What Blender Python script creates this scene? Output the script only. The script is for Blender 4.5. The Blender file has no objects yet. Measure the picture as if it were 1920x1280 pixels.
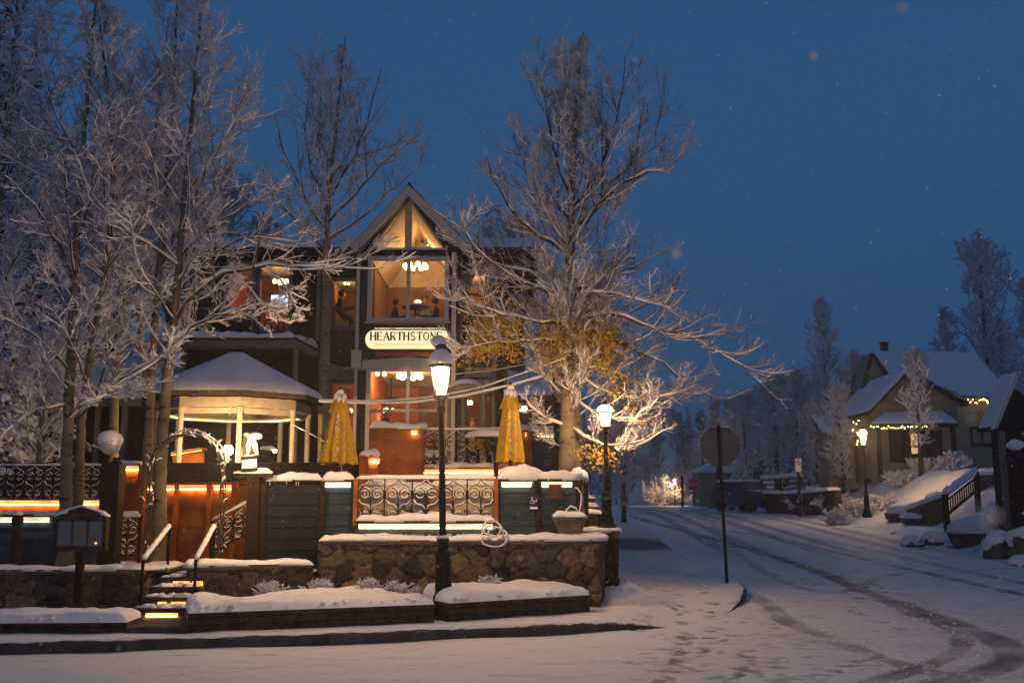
import bpy, math, random
import numpy as np
from mathutils import Vector
R = math.radians
C = bpy.context.scene.collection
S = bpy.context.scene

# ------------------------------------------------------------ camera
CZ = 1.70
PITCH = R(8.83)
F = 1867.0
cd = bpy.data.cameras.new('camera'); cam = bpy.data.objects.new('camera', cd); C.objects.link(cam)
cam.location = (0, 0, CZ); cam.rotation_euler = (R(90) + PITCH, 0, 0)
cd.sensor_width = 36; cd.lens = 35; cd.clip_end = 2000; cd.clip_start = 0.05
S.camera = cam
cd.dof.use_dof = True; cd.dof.focus_distance = 17; cd.dof.aperture_fstop = 2.2
# ------------------------------------------------------------ sky
w = bpy.data.worlds.new('World'); S.world = w; w.use_nodes = True
nt = w.node_tree; nt.nodes.clear()
wo = nt.nodes.new('ShaderNodeOutputWorld'); bg = nt.nodes.new('ShaderNodeBackground'); bg2 = nt.nodes.new('ShaderNodeBackground')
sky = nt.nodes.new('ShaderNodeTexSky'); sky.sky_type = 'NISHITA'; sky.sun_disc = False
sky.sun_elevation = R(-3); sky.sun_rotation = R(200)
add = nt.nodes.new('ShaderNodeAddShader')
bg.inputs['Strength'].default_value = 0.06
geo = nt.nodes.new('ShaderNodeTexCoord'); sep = nt.nodes.new('ShaderNodeSeparateXYZ'); rmp = nt.nodes.new('ShaderNodeValToRGB')
nt.links.new(geo.outputs['Generated'], sep.inputs[0]); nt.links.new(sep.outputs['Z'], rmp.inputs[0])
rmp.color_ramp.elements[0].position = 0.0; rmp.color_ramp.elements[0].color = (0.027, 0.086, 0.190, 1)
rmp.color_ramp.elements[1].position = 0.5; rmp.color_ramp.elements[1].color = (0.020, 0.080, 0.205, 1)
e = rmp.color_ramp.elements.new(0.16); e.color = (0.024, 0.088, 0.208, 1)
e = rmp.color_ramp.elements.new(.8); e.color = (0.034, 0.066, 0.132, 1)
e = rmp.color_ramp.elements.new(1.0); e.color = (0.042, 0.078, 0.148, 1)
nt.links.new(sky.outputs[0], bg.inputs[0]); nt.links.new(rmp.outputs[0], bg2.inputs[0]); bg2.inputs['Strength'].default_value = 1.0
nt.links.new(bg.outputs[0], add.inputs[0]); nt.links.new(bg2.outputs[0], add.inputs[1]); nt.links.new(add.outputs[0], wo.inputs[0])
# weak broad glow of the town behind the camera under the snow clouds
sd = bpy.data.lights.new('sun', 'SUN'); sun = bpy.data.objects.new('sun', sd); C.objects.link(sun)
sd.energy = 0.03; sd.angle = R(50); sd.color = (1.0, 0.66, 0.58)
sun.rotation_euler = (R(52), 0, R(-20)); sun.location = (0, -20, 30)
S.view_settings.view_transform = 'Standard'; S.view_settings.look = 'None'
S.view_settings.exposure = 0; S.view_settings.gamma = 1
S.render.engine = 'CYCLES'
S.cycles.use_denoising = True
S.cycles.max_bounces = 6; S.cycles.diffuse_bounces = 3; S.cycles.glossy_bounces = 2; S.cycles.transparent_max_bounces = 12
S.cycles.volume_bounces = 0; S.cycles.sample_clamp_indirect = 4; S.cycles.caustics_reflective = False; S.cycles.caustics_refractive = False
HAZE = True
# ------------------------------------------------------------ pixel helpers (photo pixels to world points at a real depth)
cp, sp = math.cos(PITCH), math.sin(PITCH)
def P(px, py, Y):
    u = (px - 960) / F; v = (640 - py) / F
    dy = cp - v * sp; dz = sp + v * cp
    k = Y / dy
    return Vector((u * k, Y, CZ + dz * k))
def ss(a, b, x):
    t = np.clip((np.asarray(x, float) - a) / (b - a), 0, 1); return t * t * (3 - 2 * t)
def Xl(Y): return 2.75 + .06 * Y
def Xr(Y): return 10.65 + .077 * Y
def T(X, Y):
    d = np.asarray(X, float) - Xr(np.asarray(Y, float))
    return .8 * ss(18, 60, Y) + .3 * ss(0, 1.2, d) + 2.0 * ss(1.9, 6.0, d) * ss(31, 38, Y) + .5 * ss(1.5, 4, d) * (1 - ss(31, 36, Y))
def G(px, py, z=0.0):
    u = (px - 960) / F; v = (640 - py) / F
    dy = cp - v * sp; dz = sp + v * cp
    zz = z; p = None
    for _ in range(12):
        k = min((CZ - zz) / max(-dz, 1e-4), 400); p = Vector((u * k, dy * k, zz)); zz = z + float(T(p.x, p.y)) if z is not None else 0
    return p
def rp(x0, y0, x1, y1, Y):
    """rectangle in photo pixels on the vertical plane Y -> x0,x1,z0,z1"""
    ym = (y0 + y1) / 2; xm = (x0 + x1) / 2
    return P(x0, ym, Y).x, P(x1, ym, Y).x, P(xm, y1, Y).z, P(xm, y0, Y).z
# ------------------------------------------------------------ materials
M = {}
def mat(name, col, rough=.75, metal=0, noise=0, nscale=8, bump=0, bscale=30, emit=None, estr=0, spec=.15, col2=None):
    m = bpy.data.materials.new(name); m.use_nodes = True; n = m.node_tree; b = n.nodes['Principled BSDF']
    b.inputs['Roughness'].default_value = rough; b.inputs['Metallic'].default_value = metal; b.inputs['Specular IOR Level'].default_value = spec
    b.inputs['Base Color'].default_value = (*col, 1)
    tc = n.nodes.new('ShaderNodeTexCoord')
    if noise or col2:
        t = n.nodes.new('ShaderNodeTexNoise'); t.inputs['Scale'].default_value = nscale; t.inputs['Detail'].default_value = 6
        r = n.nodes.new('ShaderNodeValToRGB'); n.links.new(tc.outputs['Object'], t.inputs['Vector']); n.links.new(t.outputs['Fac'], r.inputs[0])
        c2 = col2 or tuple(min(1, c * (1 + noise)) for c in col); c1 = col if col2 else tuple(c * (1 - noise) for c in col)
        r.color_ramp.elements[0].position = .35; r.color_ramp.elements[0].color = (*c1, 1)
        r.color_ramp.elements[1].position = .65; r.color_ramp.elements[1].color = (*c2, 1)
        n.links.new(r.outputs[0], b.inputs['Base Color'])
    if bump:
        t2 = n.nodes.new('ShaderNodeTexNoise'); t2.inputs['Scale'].default_value = bscale; t2.inputs['Detail'].default_value = 5
        bp = n.nodes.new('ShaderNodeBump'); bp.inputs['Strength'].default_value = bump; bp.inputs['Distance'].default_value = .03
        n.links.new(tc.outputs['Object'], t2.inputs['Vector']); n.links.new(t2.outputs['Fac'], bp.inputs['Height']); n.links.new(bp.outputs[0], b.inputs['Normal'])
    if emit:
        b.inputs['Emission Color'].default_value = (*emit, 1); b.inputs['Emission Strength'].default_value = estr
    M[name] = m; return m
mat('snow', (.80, .81, .84), .85, noise=.04, nscale=3, bump=.35, bscale=14, spec=.2)
mat('tree_snow', (.57, .58, .63), .9, spec=.1, col2=(.76, .77, .81), nscale=2.2)
mat('black_iron', (.012, .012, .013), .45, .3, bump=.15, bscale=60)
mat('wrought_iron', (.03, .022, .018), .6, .4, noise=.4, nscale=40)
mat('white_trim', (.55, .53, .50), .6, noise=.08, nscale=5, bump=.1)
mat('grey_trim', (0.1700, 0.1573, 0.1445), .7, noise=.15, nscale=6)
mat('navy_wood', (0.0096, 0.0108, 0.0204), .6, noise=.3, nscale=5)
mat('rust_metal', (.22, .062, .015), .6, .1, nscale=3.5, bump=.35, bscale=18, col2=(.40, .135, .032))
mat('interior', (.62, .38, .17), .8, noise=.08, nscale=2)
mat('interior_tan', (.26, .14, .06), .8, noise=.12, nscale=2)
mat('interior_orange', (.60, .20, .06), .8, noise=.15, nscale=2)
mat('interior_dark', (.06, .035, .025), .7, noise=.3, nscale=3)
mat('cream', (0.6000, 0.5200, 0.3800), .8, noise=.1, nscale=3)
mat('timber', (0.0600, 0.0450, 0.0330), .85, noise=.45, nscale=9, bump=.6, bscale=30)
mat('dark_wood', (0.0225, 0.0140, 0.0100), .7, noise=.4, nscale=10, bump=.3)
mat('concrete', (0.0700, 0.0644, 0.0595), .9, noise=.3, nscale=6, bump=.5, bscale=40)
mat('cap_stone', (0.1320, 0.1020, 0.0780), .85, noise=.25, nscale=6, bump=.4)
mat('gold_cloth', (.52, .31, .02), .8, noise=.12, nscale=6, bump=.2)
mat('sign_back', (.075, .09, .115), .5, .6, noise=.08, nscale=4)
mat('leaf_gold', (.40, .27, .03), .7, noise=.35, nscale=6)
mat('leaf_dark', (.035, .035, .015), .8, noise=.3, nscale=9)
mat('needle', (.02, .035, .022), .8, noise=.3, nscale=9)
mat('shingle', (0.0350, 0.0280, 0.0245), .9, noise=.4, nscale=12, bump=.8, bscale=20)
mat('cloth_dark', (.03, .02, .03), .9, noise=.2)
mat('cloth_grey', (.12, .11, .12), .9, noise=.2)
mat('skin', (.45, .25, .16), .6)
mat('hair', (.06, .035, .02), .8)
mat('rubber', (.015, .015, .015), .8)
mat('car_paint', (.07, .08, .10), .3, .4)
mat('car_glass', (.02, .025, .03), .1, 0)
mat('stone_dark', (0.0540, 0.0450, 0.0360), .9, noise=.4, nscale=3, bump=.8, bscale=9)
mat('sign_red', (.45, .02, .02), .5); mat('sign_white', (.75, .75, .75), .5); mat('sign_blue', (.02, .05, .16), .5)
mat('red_board', (.36, .05, .025), .5, noise=.1)
mat('brown_letter', (.10, .05, .02), .6)
mat('sign_face', (.80, .72, .55), .6, noise=.03, emit=(1, .78, .44), estr=1.15)
mat('plaque', (.10, .05, .03), .5, .5)
mat('pink_cloth', (.30, .2, .18), .8)
WARM = (1.0, .62, .26); AMB = (1.0, .42, .10); WHT = (1.0, .78, .50)
mat('bulb_small', (1, .9, .8), .4, emit=(1, .60, .22), estr=9)
mat('led_amber', (1, .8, .5), .4, emit=(1, .34, .07), estr=1.9)
mat('led_white', (1, .8, .5), .4, emit=(1, .74, .42), estr=1.15)
mat('led_step', (1, .8, .5), .4, emit=(1, .34, .07), estr=2.2)
mat('led_tape', (1, .8, .5), .4, emit=(1, .42, .10), estr=85)
mat('led_tape_white', (1, .8, .5), .4, emit=(1, .74, .42), estr=22)
mat('led_soft', (1, .8, .5), .4, emit=(1, .66, .30), estr=2.4)
mat('fairy', (1, .8, .4), .4, emit=(1, .72, .22), estr=14)
mat('tv', (.3, .5, .9), .4, emit=(.5, .65, 1), estr=2.6)
mat('curtain_lit', (.8, .6, .35), .7, emit=(1, .55, .2), estr=.35)

def branch_mat(name, dark, light, snowthr):
    m = mat(name, dark, .9, col2=light, nscale=5, bump=.4, bscale=30, spec=.1); n = m.node_tree; b = n.nodes['Principled BSDF']
    g = n.nodes.new('ShaderNodeNewGeometry'); s = n.nodes.new('ShaderNodeSeparateXYZ'); n.links.new(g.outputs['True Normal'], s.inputs[0])
    t = n.nodes.new('ShaderNodeTexNoise'); t.inputs['Scale'].default_value = 3; tc = n.nodes.new('ShaderNodeTexCoord'); n.links.new(tc.outputs['Object'], t.inputs['Vector'])
    a = n.nodes.new('ShaderNodeMath'); a.operation = 'MULTIPLY_ADD'; n.links.new(t.outputs['Fac'], a.inputs[0]); a.inputs[1].default_value = 1.2; n.links.new(s.outputs['Z'], a.inputs[2])
    c = n.nodes.new('ShaderNodeMath'); c.operation = 'GREATER_THAN'; n.links.new(a.outputs[0], c.inputs[0]); c.inputs[1].default_value = snowthr + .6
    mx = n.nodes.new('ShaderNodeMixRGB'); n.links.new(c.outputs[0], mx.inputs[0])
    src = b.inputs['Base Color'].links[0].from_socket; n.links.new(src, mx.inputs[1]); mx.inputs[2].default_value = (.78, .79, .82, 1); n.links.new(mx.outputs[0], b.inputs['Base Color'])
    return m
branch_mat('branch', (.045, .033, .027), (.10, .078, .06), .75)
branch_mat('rock', (.05, .042, .037), (.14, .12, .10), .35)
branch_mat('shrub_twig', (.035, .028, .022), (.09, .07, .05), .1)
def aspen():
    m = mat('aspen_bark', (.13, .115, .08), .85, col2=(.21, .185, .125), nscale=3, bump=.3, bscale=20); n = m.node_tree; b = n.nodes['Principled BSDF']
    tc = n.nodes.new('ShaderNodeTexCoord'); mp = n.nodes.new('ShaderNodeMapping'); mp.inputs['Scale'].default_value = (3, 3, 9)
    v = n.nodes.new('ShaderNodeTexNoise'); v.inputs['Scale'].default_value = 1.8; v.inputs['Detail'].default_value = 3
    n.links.new(tc.outputs['Object'], mp.inputs[0]); n.links.new(mp.outputs[0], v.inputs['Vector'])
    r = n.nodes.new('ShaderNodeValToRGB'); r.color_ramp.elements[0].position = .60; r.color_ramp.elements[1].position = .68; n.links.new(v.outputs['Fac'], r.inputs[0])
    mx = n.nodes.new('ShaderNodeMixRGB'); n.links.new(r.outputs[0], mx.inputs[0]); n.links.new(b.inputs['Base Color'].links[0].from_socket, mx.inputs[1])
    mx.inputs[2].default_value = (.035, .03, .025, 1); n.links.new(mx.outputs[0], b.inputs['Base Color'])
aspen()
def siding(name, c1, c2, pitch, rough=.65):
    """painted lap boards: board lines every `pitch` metres of height"""
    m = mat(name, c1, rough, col2=c2, nscale=2.5); n = m.node_tree; b = n.nodes['Principled BSDF']
    g = n.nodes.new('ShaderNodeNewGeometry'); s = n.nodes.new('ShaderNodeSeparateXYZ'); n.links.new(g.outputs['Position'], s.inputs[0])
    d = n.nodes.new('ShaderNodeMath'); d.operation = 'DIVIDE'; n.links.new(s.outputs['Z'], d.inputs[0]); d.inputs[1].default_value = pitch
    f = n.nodes.new('ShaderNodeMath'); f.operation = 'FRACT'; n.links.new(d.outputs[0], f.inputs[0])
    bp = n.nodes.new('ShaderNodeBump'); bp.inputs['Strength'].default_value = 1; bp.inputs['Distance'].default_value = .02; bp.invert = True
    n.links.new(f.outputs[0], bp.inputs['Height']); n.links.new(bp.outputs[0], b.inputs['Normal'])
siding('siding_navy', (.009, .008, .010), (.020, .016, .017), .14)
siding('siding_cream', (.24, .215, .14), (.31, .27, .18), .14)
siding('siding_dark', (.015, .010, .008), (.025, .018, .013), .2)
mat('blue_board', (0.0263, 0.0488, 0.0713), .45, .3, noise=.25, nscale=3, bump=.1, bscale=12)
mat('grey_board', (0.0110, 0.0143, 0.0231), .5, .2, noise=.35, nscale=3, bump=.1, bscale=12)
def glass():
    m = bpy.data.materials.new('window_glass'); m.use_nodes = True; n = m.node_tree; n.nodes.clear()
    o = n.nodes.new('ShaderNodeOutputMaterial'); t = n.nodes.new('ShaderNodeBsdfTransparent'); g = n.nodes.new('ShaderNodeBsdfGlossy'); g.inputs['Roughness'].default_value = .05
    f = n.nodes.new('ShaderNodeFresnel'); f.inputs['IOR'].default_value = 1.45; mx = n.nodes.new('ShaderNodeMixShader'); t.inputs[0].default_value = (.93, .93, .92, 1)
    n.links.new(f.outputs[0], mx.inputs[0]); n.links.new(t.outputs[0], mx.inputs[1]); n.links.new(g.outputs[0], mx.inputs[2]); n.links.new(mx.outputs[0], o.inputs[0])
    M['window_glass'] = m
glass()
for nm_ in ('led_amber', 'led_white', 'led_soft', 'led_step'):
    n = M[nm_].node_tree; b = n.nodes['Principled BSDF']; tc = n.nodes.new('ShaderNodeTexCoord'); t = n.nodes.new('ShaderNodeTexNoise'); t.inputs['Scale'].default_value = 3.2; t.inputs['Detail'].default_value = 4; mr = n.nodes.new('ShaderNodeMapRange'); e0 = b.inputs['Emission Strength'].default_value
    mr.inputs[1].default_value = .36; mr.inputs[2].default_value = .58; mr.inputs[3].default_value = e0 * .35; mr.inputs[4].default_value = e0 * 1.15; n.links.new(tc.outputs['Object'], t.inputs['Vector']); n.links.new(t.outputs['Fac'], mr.inputs[0]); n.links.new(mr.outputs[0], b.inputs['Emission Strength'])
def glow_glass(name, col, strength):
    """lit glass: sends out light and lets the lamp inside shine through"""
    m = bpy.data.materials.new(name); m.use_nodes = True; n = m.node_tree; n.nodes.clear()
    o = n.nodes.new('ShaderNodeOutputMaterial'); t = n.nodes.new('ShaderNodeBsdfTransparent'); e = n.nodes.new('ShaderNodeEmission'); e.inputs[0].default_value = (*col, 1); e.inputs[1].default_value = strength
    a = n.nodes.new('ShaderNodeAddShader'); n.links.new(t.outputs[0], a.inputs[0]); n.links.new(e.outputs[0], a.inputs[1]); n.links.new(a.outputs[0], o.inputs[0]); M[name] = m
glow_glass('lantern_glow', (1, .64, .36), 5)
glow_glass('bulb', (1, .60, .26), 7); glow_glass('flood', (1, .62, .27), 130)
def attr_mat(name, c_lo, c_hi, attr, rough_lo, rough_hi, nscale=10, bump=.3, bscale=20, amt=.5):
    """colour follows a per-vertex wear value (0 = fresh snow, 1 = wet asphalt) broken up by noise"""
    m = bpy.data.materials.new(name); m.use_nodes = True; n = m.node_tree; b = n.nodes['Principled BSDF']
    a = n.nodes.new('ShaderNodeAttribute'); a.attribute_name = attr
    tc = n.nodes.new('ShaderNodeTexCoord'); t = n.nodes.new('ShaderNodeTexNoise'); t.inputs['Scale'].default_value = nscale; t.inputs['Detail'].default_value = 8; t.inputs['Roughness'].default_value = .7
    n.links.new(tc.outputs['Object'], t.inputs['Vector'])
    sb = n.nodes.new('ShaderNodeMath'); sb.operation = 'SUBTRACT'; n.links.new(t.outputs['Fac'], sb.inputs[0]); sb.inputs[1].default_value = .5
    mu = n.nodes.new('ShaderNodeMath'); mu.operation = 'MULTIPLY_ADD'; n.links.new(sb.outputs[0], mu.inputs[0]); mu.inputs[1].default_value = amt * 2
    n.links.new(a.outputs['Fac'], mu.inputs[2])
    r = n.nodes.new('ShaderNodeValToRGB'); n.links.new(mu.outputs[0], r.inputs[0])
    r.color_ramp.elements[0].position = .12; r.color_ramp.elements[0].color = (*c_lo, 1)
    r.color_ramp.elements[1].position = .95; r.color_ramp.elements[1].color = (*c_hi, 1)
    k = r.color_ramp.elements.new(.5); k.color = tuple((x * .42 + y * .58) for x, y in zip(c_lo, c_hi)) + (1,)
    n.links.new(r.outputs[0], b.inputs['Base Color'])
    b.inputs['Roughness'].default_value = rough_lo; b.inputs['Specular IOR Level'].default_value = .25
    t2 = n.nodes.new('ShaderNodeTexNoise'); t2.inputs['Scale'].default_value = bscale; t2.inputs['Detail'].default_value = 6; n.links.new(tc.outputs['Object'], t2.inputs['Vector'])
    bp = n.nodes.new('ShaderNodeBump'); bp.inputs['Strength'].default_value = bump; bp.inputs['Distance'].default_value = .03; n.links.new(t2.outputs['Fac'], bp.inputs['Height']); n.links.new(bp.outputs[0], b.inputs['Normal'])
    M[name] = m
attr_mat('road_snow', (.72, .73, .76), (.07, .065, .062), 'wear', .7, .4)
def col_attr_mat():
    m = mat('field_stone', (.2, .2, .2), .9, bump=.5, bscale=25); n = m.node_tree; b = n.nodes['Principled BSDF']
    a = n.nodes.new('ShaderNodeAttribute'); a.attribute_name = 'stone'; tc = n.nodes.new('ShaderNodeTexCoord')
    t = n.nodes.new('ShaderNodeTexNoise'); t.inputs['Scale'].default_value = 14; t.inputs['Detail'].default_value = 6; n.links.new(tc.outputs['Object'], t.inputs['Vector'])
    mr = n.nodes.new('ShaderNodeMapRange'); mr.inputs[1].default_value = .3; mr.inputs[2].default_value = .7; mr.inputs[3].default_value = .55; mr.inputs[4].default_value = 1.25; n.links.new(t.outputs['Fac'], mr.inputs[0])
    mx = n.nodes.new('ShaderNodeVectorMath'); mx.operation = 'SCALE'; n.links.new(a.outputs['Color'], mx.inputs[0]); n.links.new(mr.outputs[0], mx.inputs['Scale'])
    n.links.new(mx.outputs[0], b.inputs['Base Color'])
col_attr_mat()
# ------------------------------------------------------------ object helpers
def wloc(o):
    v = Vector((0, 0, 0))
    while o is not None: v += o.location; o = o.parent
    return v
def tag(o, label=None, cat=None, group=None, kind=None):
    if label: o['label'] = label
    if cat: o['category'] = cat
    if group: o['group'] = group
    if kind: o['kind'] = kind
    return o
def thing(name, label, cat, loc, group=None):
    o = bpy.data.objects.new(name, None); o.empty_display_size = .1; C.objects.link(o); o.location = loc
    return tag(o, label, cat, group)
def npmesh(name, V, Fq, material, parent=None, smooth=False, loc=None, fvar=None):
    V = np.asarray(V, np.float64).reshape(-1, 3)
    off = np.array(wloc(parent)) if parent is not None else (np.array(loc) if loc is not None else (np.array([V[:, 0].mean(), V[:, 1].mean(), V[:, 2].min()])))
    me = bpy.data.meshes.new(name); V2 = (V - off).astype(np.float32)
    me.vertices.add(len(V2)); me.vertices.foreach_set('co', V2.ravel())
    if fvar is None:
        Fq = np.asarray(Fq, np.int32); n, k = Fq.shape
        me.loops.add(n * k); me.loops.foreach_set('vertex_index', Fq.ravel()); me.polygons.add(n)
        me.polygons.foreach_set('loop_start', np.arange(0, n * k, k, dtype=np.int32)); me.polygons.foreach_set('loop_total', np.full(n, k, np.int32))
    else:
        idx = np.concatenate([np.asarray(f, np.int32) for f in fvar]); tot = np.array([len(f) for f in fvar], np.int32); st = np.concatenate([[0], np.cumsum(tot)[:-1]]).astype(np.int32)
        me.loops.add(len(idx)); me.loops.foreach_set('vertex_index', idx); me.polygons.add(len(tot)); me.polygons.foreach_set('loop_start', st); me.polygons.foreach_set('loop_total', tot); n = len(tot)
    me.polygons.foreach_set('use_smooth', np.full(n, bool(smooth)))
    me.update(calc_edges=True); me.validate()
    me.materials.append(M[material] if isinstance(material, str) else material)
    o = bpy.data.objects.new(name, me); C.objects.link(o)
    if parent is not None: o.parent = parent
    else: o.location = off
    return o
class MB:
    def __init__(s): s.v = []; s.f = []
    def addm(s, V, Fs):
        b = len(s.v); s.v.extend([tuple(q) for q in V]); s.f.extend([tuple(i + b for i in f) for f in Fs]); return s
    def box(s, x0, x1, y0, y1, z0, z1):
        V = [(x, y, z) for z in (z0, z1) for y in (y0, y1) for x in (x0, x1)]
        return s.addm(V, [(0, 2, 3, 1), (4, 5, 7, 6), (0, 1, 5, 4), (2, 6, 7, 3), (0, 4, 6, 2), (1, 3, 7, 5)])
    def obox(s, a, b, wd, ht):
        """bar from a to b, width wd sideways, ht vertical"""
        a = Vector(a); b = Vector(b); d = (b - a).normalized(); up = Vector((0, 0, 1))
        if abs(d.z) > .95: up = Vector((0, 1, 0))
        sd_ = d.cross(up).normalized() * wd / 2; u = sd_.cross(d).normalized() * ht / 2
        V = [p + i * sd_ + j * u for p in (a, b) for j in (-1, 1) for i in (-1, 1)]
        return s.addm(V, [(0, 1, 3, 2), (4, 6, 7, 5), (0, 4, 5, 1), (2, 3, 7, 6), (0, 2, 6, 4), (1, 5, 7, 3)])
    def tube(s, pts, rad, k=6, cap=True):
        pts = [Vector(p) for p in pts]; n = len(pts); rad = rad if hasattr(rad, '__len__') else [rad] * n
        V = []; ref = None
        for i, p in enumerate(pts):
            t = (pts[min(i + 1, n - 1)] - pts[max(i - 1, 0)]).normalized()
            if ref is None: ref = t.orthogonal().normalized()
            ref = (ref - t * ref.dot(t)); ref = ref.normalized() if ref.length > 1e-6 else t.orthogonal().normalized()
            b = t.cross(ref)
            V += [p + rad[i] * (math.cos(2 * math.pi * j / k) * ref + math.sin(2 * math.pi * j / k) * b) for j in range(k)]
        Fs = [(i * k + j, i * k + (j + 1) % k, (i + 1) * k + (j + 1) % k, (i + 1) * k + j) for i in range(n - 1) for j in range(k)]
        if cap: Fs += [tuple(range(k))[::-1], tuple((n - 1) * k + j for j in range(k))]
        return s.addm(V, Fs)
    def lathe(s, c, prof, k=16, ph=0, cap=True):
        V = [(c[0] + r * math.cos(2 * math.pi * j / k + ph), c[1] + r * math.sin(2 * math.pi * j / k + ph), c[2] + z) for r, z in prof for j in range(k)]
        n = len(prof); Fs = [(i * k + j, i * k + (j + 1) % k, (i + 1) * k + (j + 1) % k, (i + 1) * k + j) for i in range(n - 1) for j in range(k)]
        if cap: Fs += [tuple(range(k))[::-1], tuple((n - 1) * k + j for j in range(k))]
        return s.addm(V, Fs)
    def prism(s, poly, y0, y1):
        """poly of (x,z) extruded from y0 to y1"""
        n = len(poly); V = [(x, y0, z) for x, z in poly] + [(x, y1, z) for x, z in poly]
        return s.addm(V, [tuple(range(n)), tuple(range(n, 2 * n))[::-1]] + [(i, i + n, (i + 1) % n + n, (i + 1) % n) for i in range(n)])
    def slab(s, poly, z0, z1):
        n = len(poly); V = [(x, y, z0) for x, y in poly] + [(x, y, z1) for x, y in poly]
        return s.addm(V, [tuple(range(n))[::-1], tuple(range(n, 2 * n))] + [(i, (i + 1) % n, (i + 1) % n + n, i + n) for i in range(n)])
    def quad(s, a, b, c, d): return s.addm([a, b, c, d], [(0, 1, 2, 3)])
    def blob(s, c, rx, ry, rz, rng, k=10, rough=.12, half=False):
        rings = 7; V = []; ph = [rng.uniform(0, 6.28) for _ in range(4)]
        for i in range(rings + 1):
            th = math.pi * (i / rings) * (.5 if half else 1)
            for j in range(k):
                a = 2 * math.pi * j / k
                q = 1 + rough * (math.sin(2 * a + ph[0] + th * 2) + math.sin(3 * a + ph[1] - th * 3) * .6 + math.sin(5 * th + ph[2]) * .4)
                V.append((c[0] + rx * math.sin(th) * math.cos(a) * q, c[1] + ry * math.sin(th) * math.sin(a) * q, c[2] + rz * math.cos(th) * (1 + .3 * (q - 1))))
        Fs = [(i * k + j, (i + 1) * k + j, (i + 1) * k + (j + 1) % k, i * k + (j + 1) % k) for i in range(rings) for j in range(k)]
        Fs.append(tuple(rings * k + j for j in range(k)))
        return s.addm(V, Fs)
    def build(s, name, material, parent=None, smooth=False, loc=None):
        return npmesh(name, s.v, None, material, parent, smooth, loc, fvar=s.f)
def copy_tree(o, parent=None, loc=None):
    c = o.copy(); C.objects.link(c)
    if parent is not None: c.parent = parent
    if loc is not None: c.location = loc
    for ch in list(o.children): copy_tree(ch, c)
    return c
def light(name, loc, energy, color, radius=.1, parent=None):
    l = bpy.data.lights.new(name, 'POINT'); l.energy = energy; l.color = color; l.shadow_soft_size = radius
    o = bpy.data.objects.new(name, l); C.objects.link(o); o.location = Vector(loc) - (wloc(parent) if parent else Vector((0, 0, 0)))
    if parent: o.parent = parent
    return o
def snow_strip(name, path, wd, th, seed, parent=None, mat_='snow', over=.02, rough=1.0, k=9):
    """lumpy snow lying along a path; path z is the surface it lies on"""
    rng = np.random.default_rng(seed); path = [Vector(p) for p in path]
    L = [0]
    for a, b in zip(path, path[1:]): L.append(L[-1] + (b - a).length)
    n = max(6, int(L[-1] / .07)); V = []
    ph = rng.uniform(0, 6.28, 8)
    for i in range(n + 1):
        s_ = L[-1] * i / n; q = 0
        while q < len(L) - 2 and s_ > L[q + 1]: q += 1
        t = (s_ - L[q]) / max(L[q + 1] - L[q], 1e-6); p = path[q].lerp(path[q + 1], t); d = (path[q + 1] - path[q]).normalized()
        sd_ = Vector((d.y, -d.x, 0)).normalized()
        e = min(1, min(i, n - i) / n * L[-1] / (th * 1.3) + .001); e = math.sqrt(1 - (1 - e) ** 2)
        hgt = th * e * (1 + rough * (.22 * math.sin(s_ * 2.1 + ph[0]) + .16 * math.sin(s_ * 5.3 + ph[1]) + .10 * math.sin(s_ * 13 + ph[2]) + .07 * math.sin(s_ * 29 + ph[6])))
        ww = (wd / 2 + over) * (1 + .10 * rough * math.sin(s_ * 4 + ph[3]) * .6)
        off = (.35 * over + .004) * (math.sin(s_ * 7 + ph[4]) + .6 * math.sin(s_ * 23 + ph[7]))
        for j in range(k + 1):
            a = math.pi * j / k; c_ = math.cos(a); s2 = math.sin(a)
            x = (ww * (abs(c_) ** .55) * (1 if c_ > 0 else -1)) + off
            z = hgt * (s2 ** .6) - (.02 * (1 - s2))
            V.append(p + sd_ * x + Vector((0, 0, z + .012 * rough * math.sin(x * 19 + s_ * 11 + ph[5]) * s2)))
    kk = k + 1; Fs = [(i * kk + j, (i + 1) * kk + j, (i + 1) * kk + j + 1, i * kk + j + 1) for i in range(n) for j in range(k)]
    Fs += [tuple(range(kk)), tuple(n * kk + j for j in range(kk))[::-1]] + [(i * kk, i * kk + k, (i + 1) * kk + k, (i + 1) * kk) for i in range(n)]
    return npmesh(name, V, None, mat_, parent, True, fvar=Fs)
def noise2(x, y, seed=0, oct=4):
    """cheap smooth sum-of-sines noise"""
    rng = np.random.default_rng(seed); out = 0; a = 1; f = 1
    for _ in range(oct):
        for _ in range(3):
            th = rng.uniform(0, 6.28); out = out + a * np.sin((x * math.cos(th) + y * math.sin(th)) * f * rng.uniform(.7, 1.3) + rng.uniform(0, 6.28))
        a *= .5; f *= 2.1
    return out / 3

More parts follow.
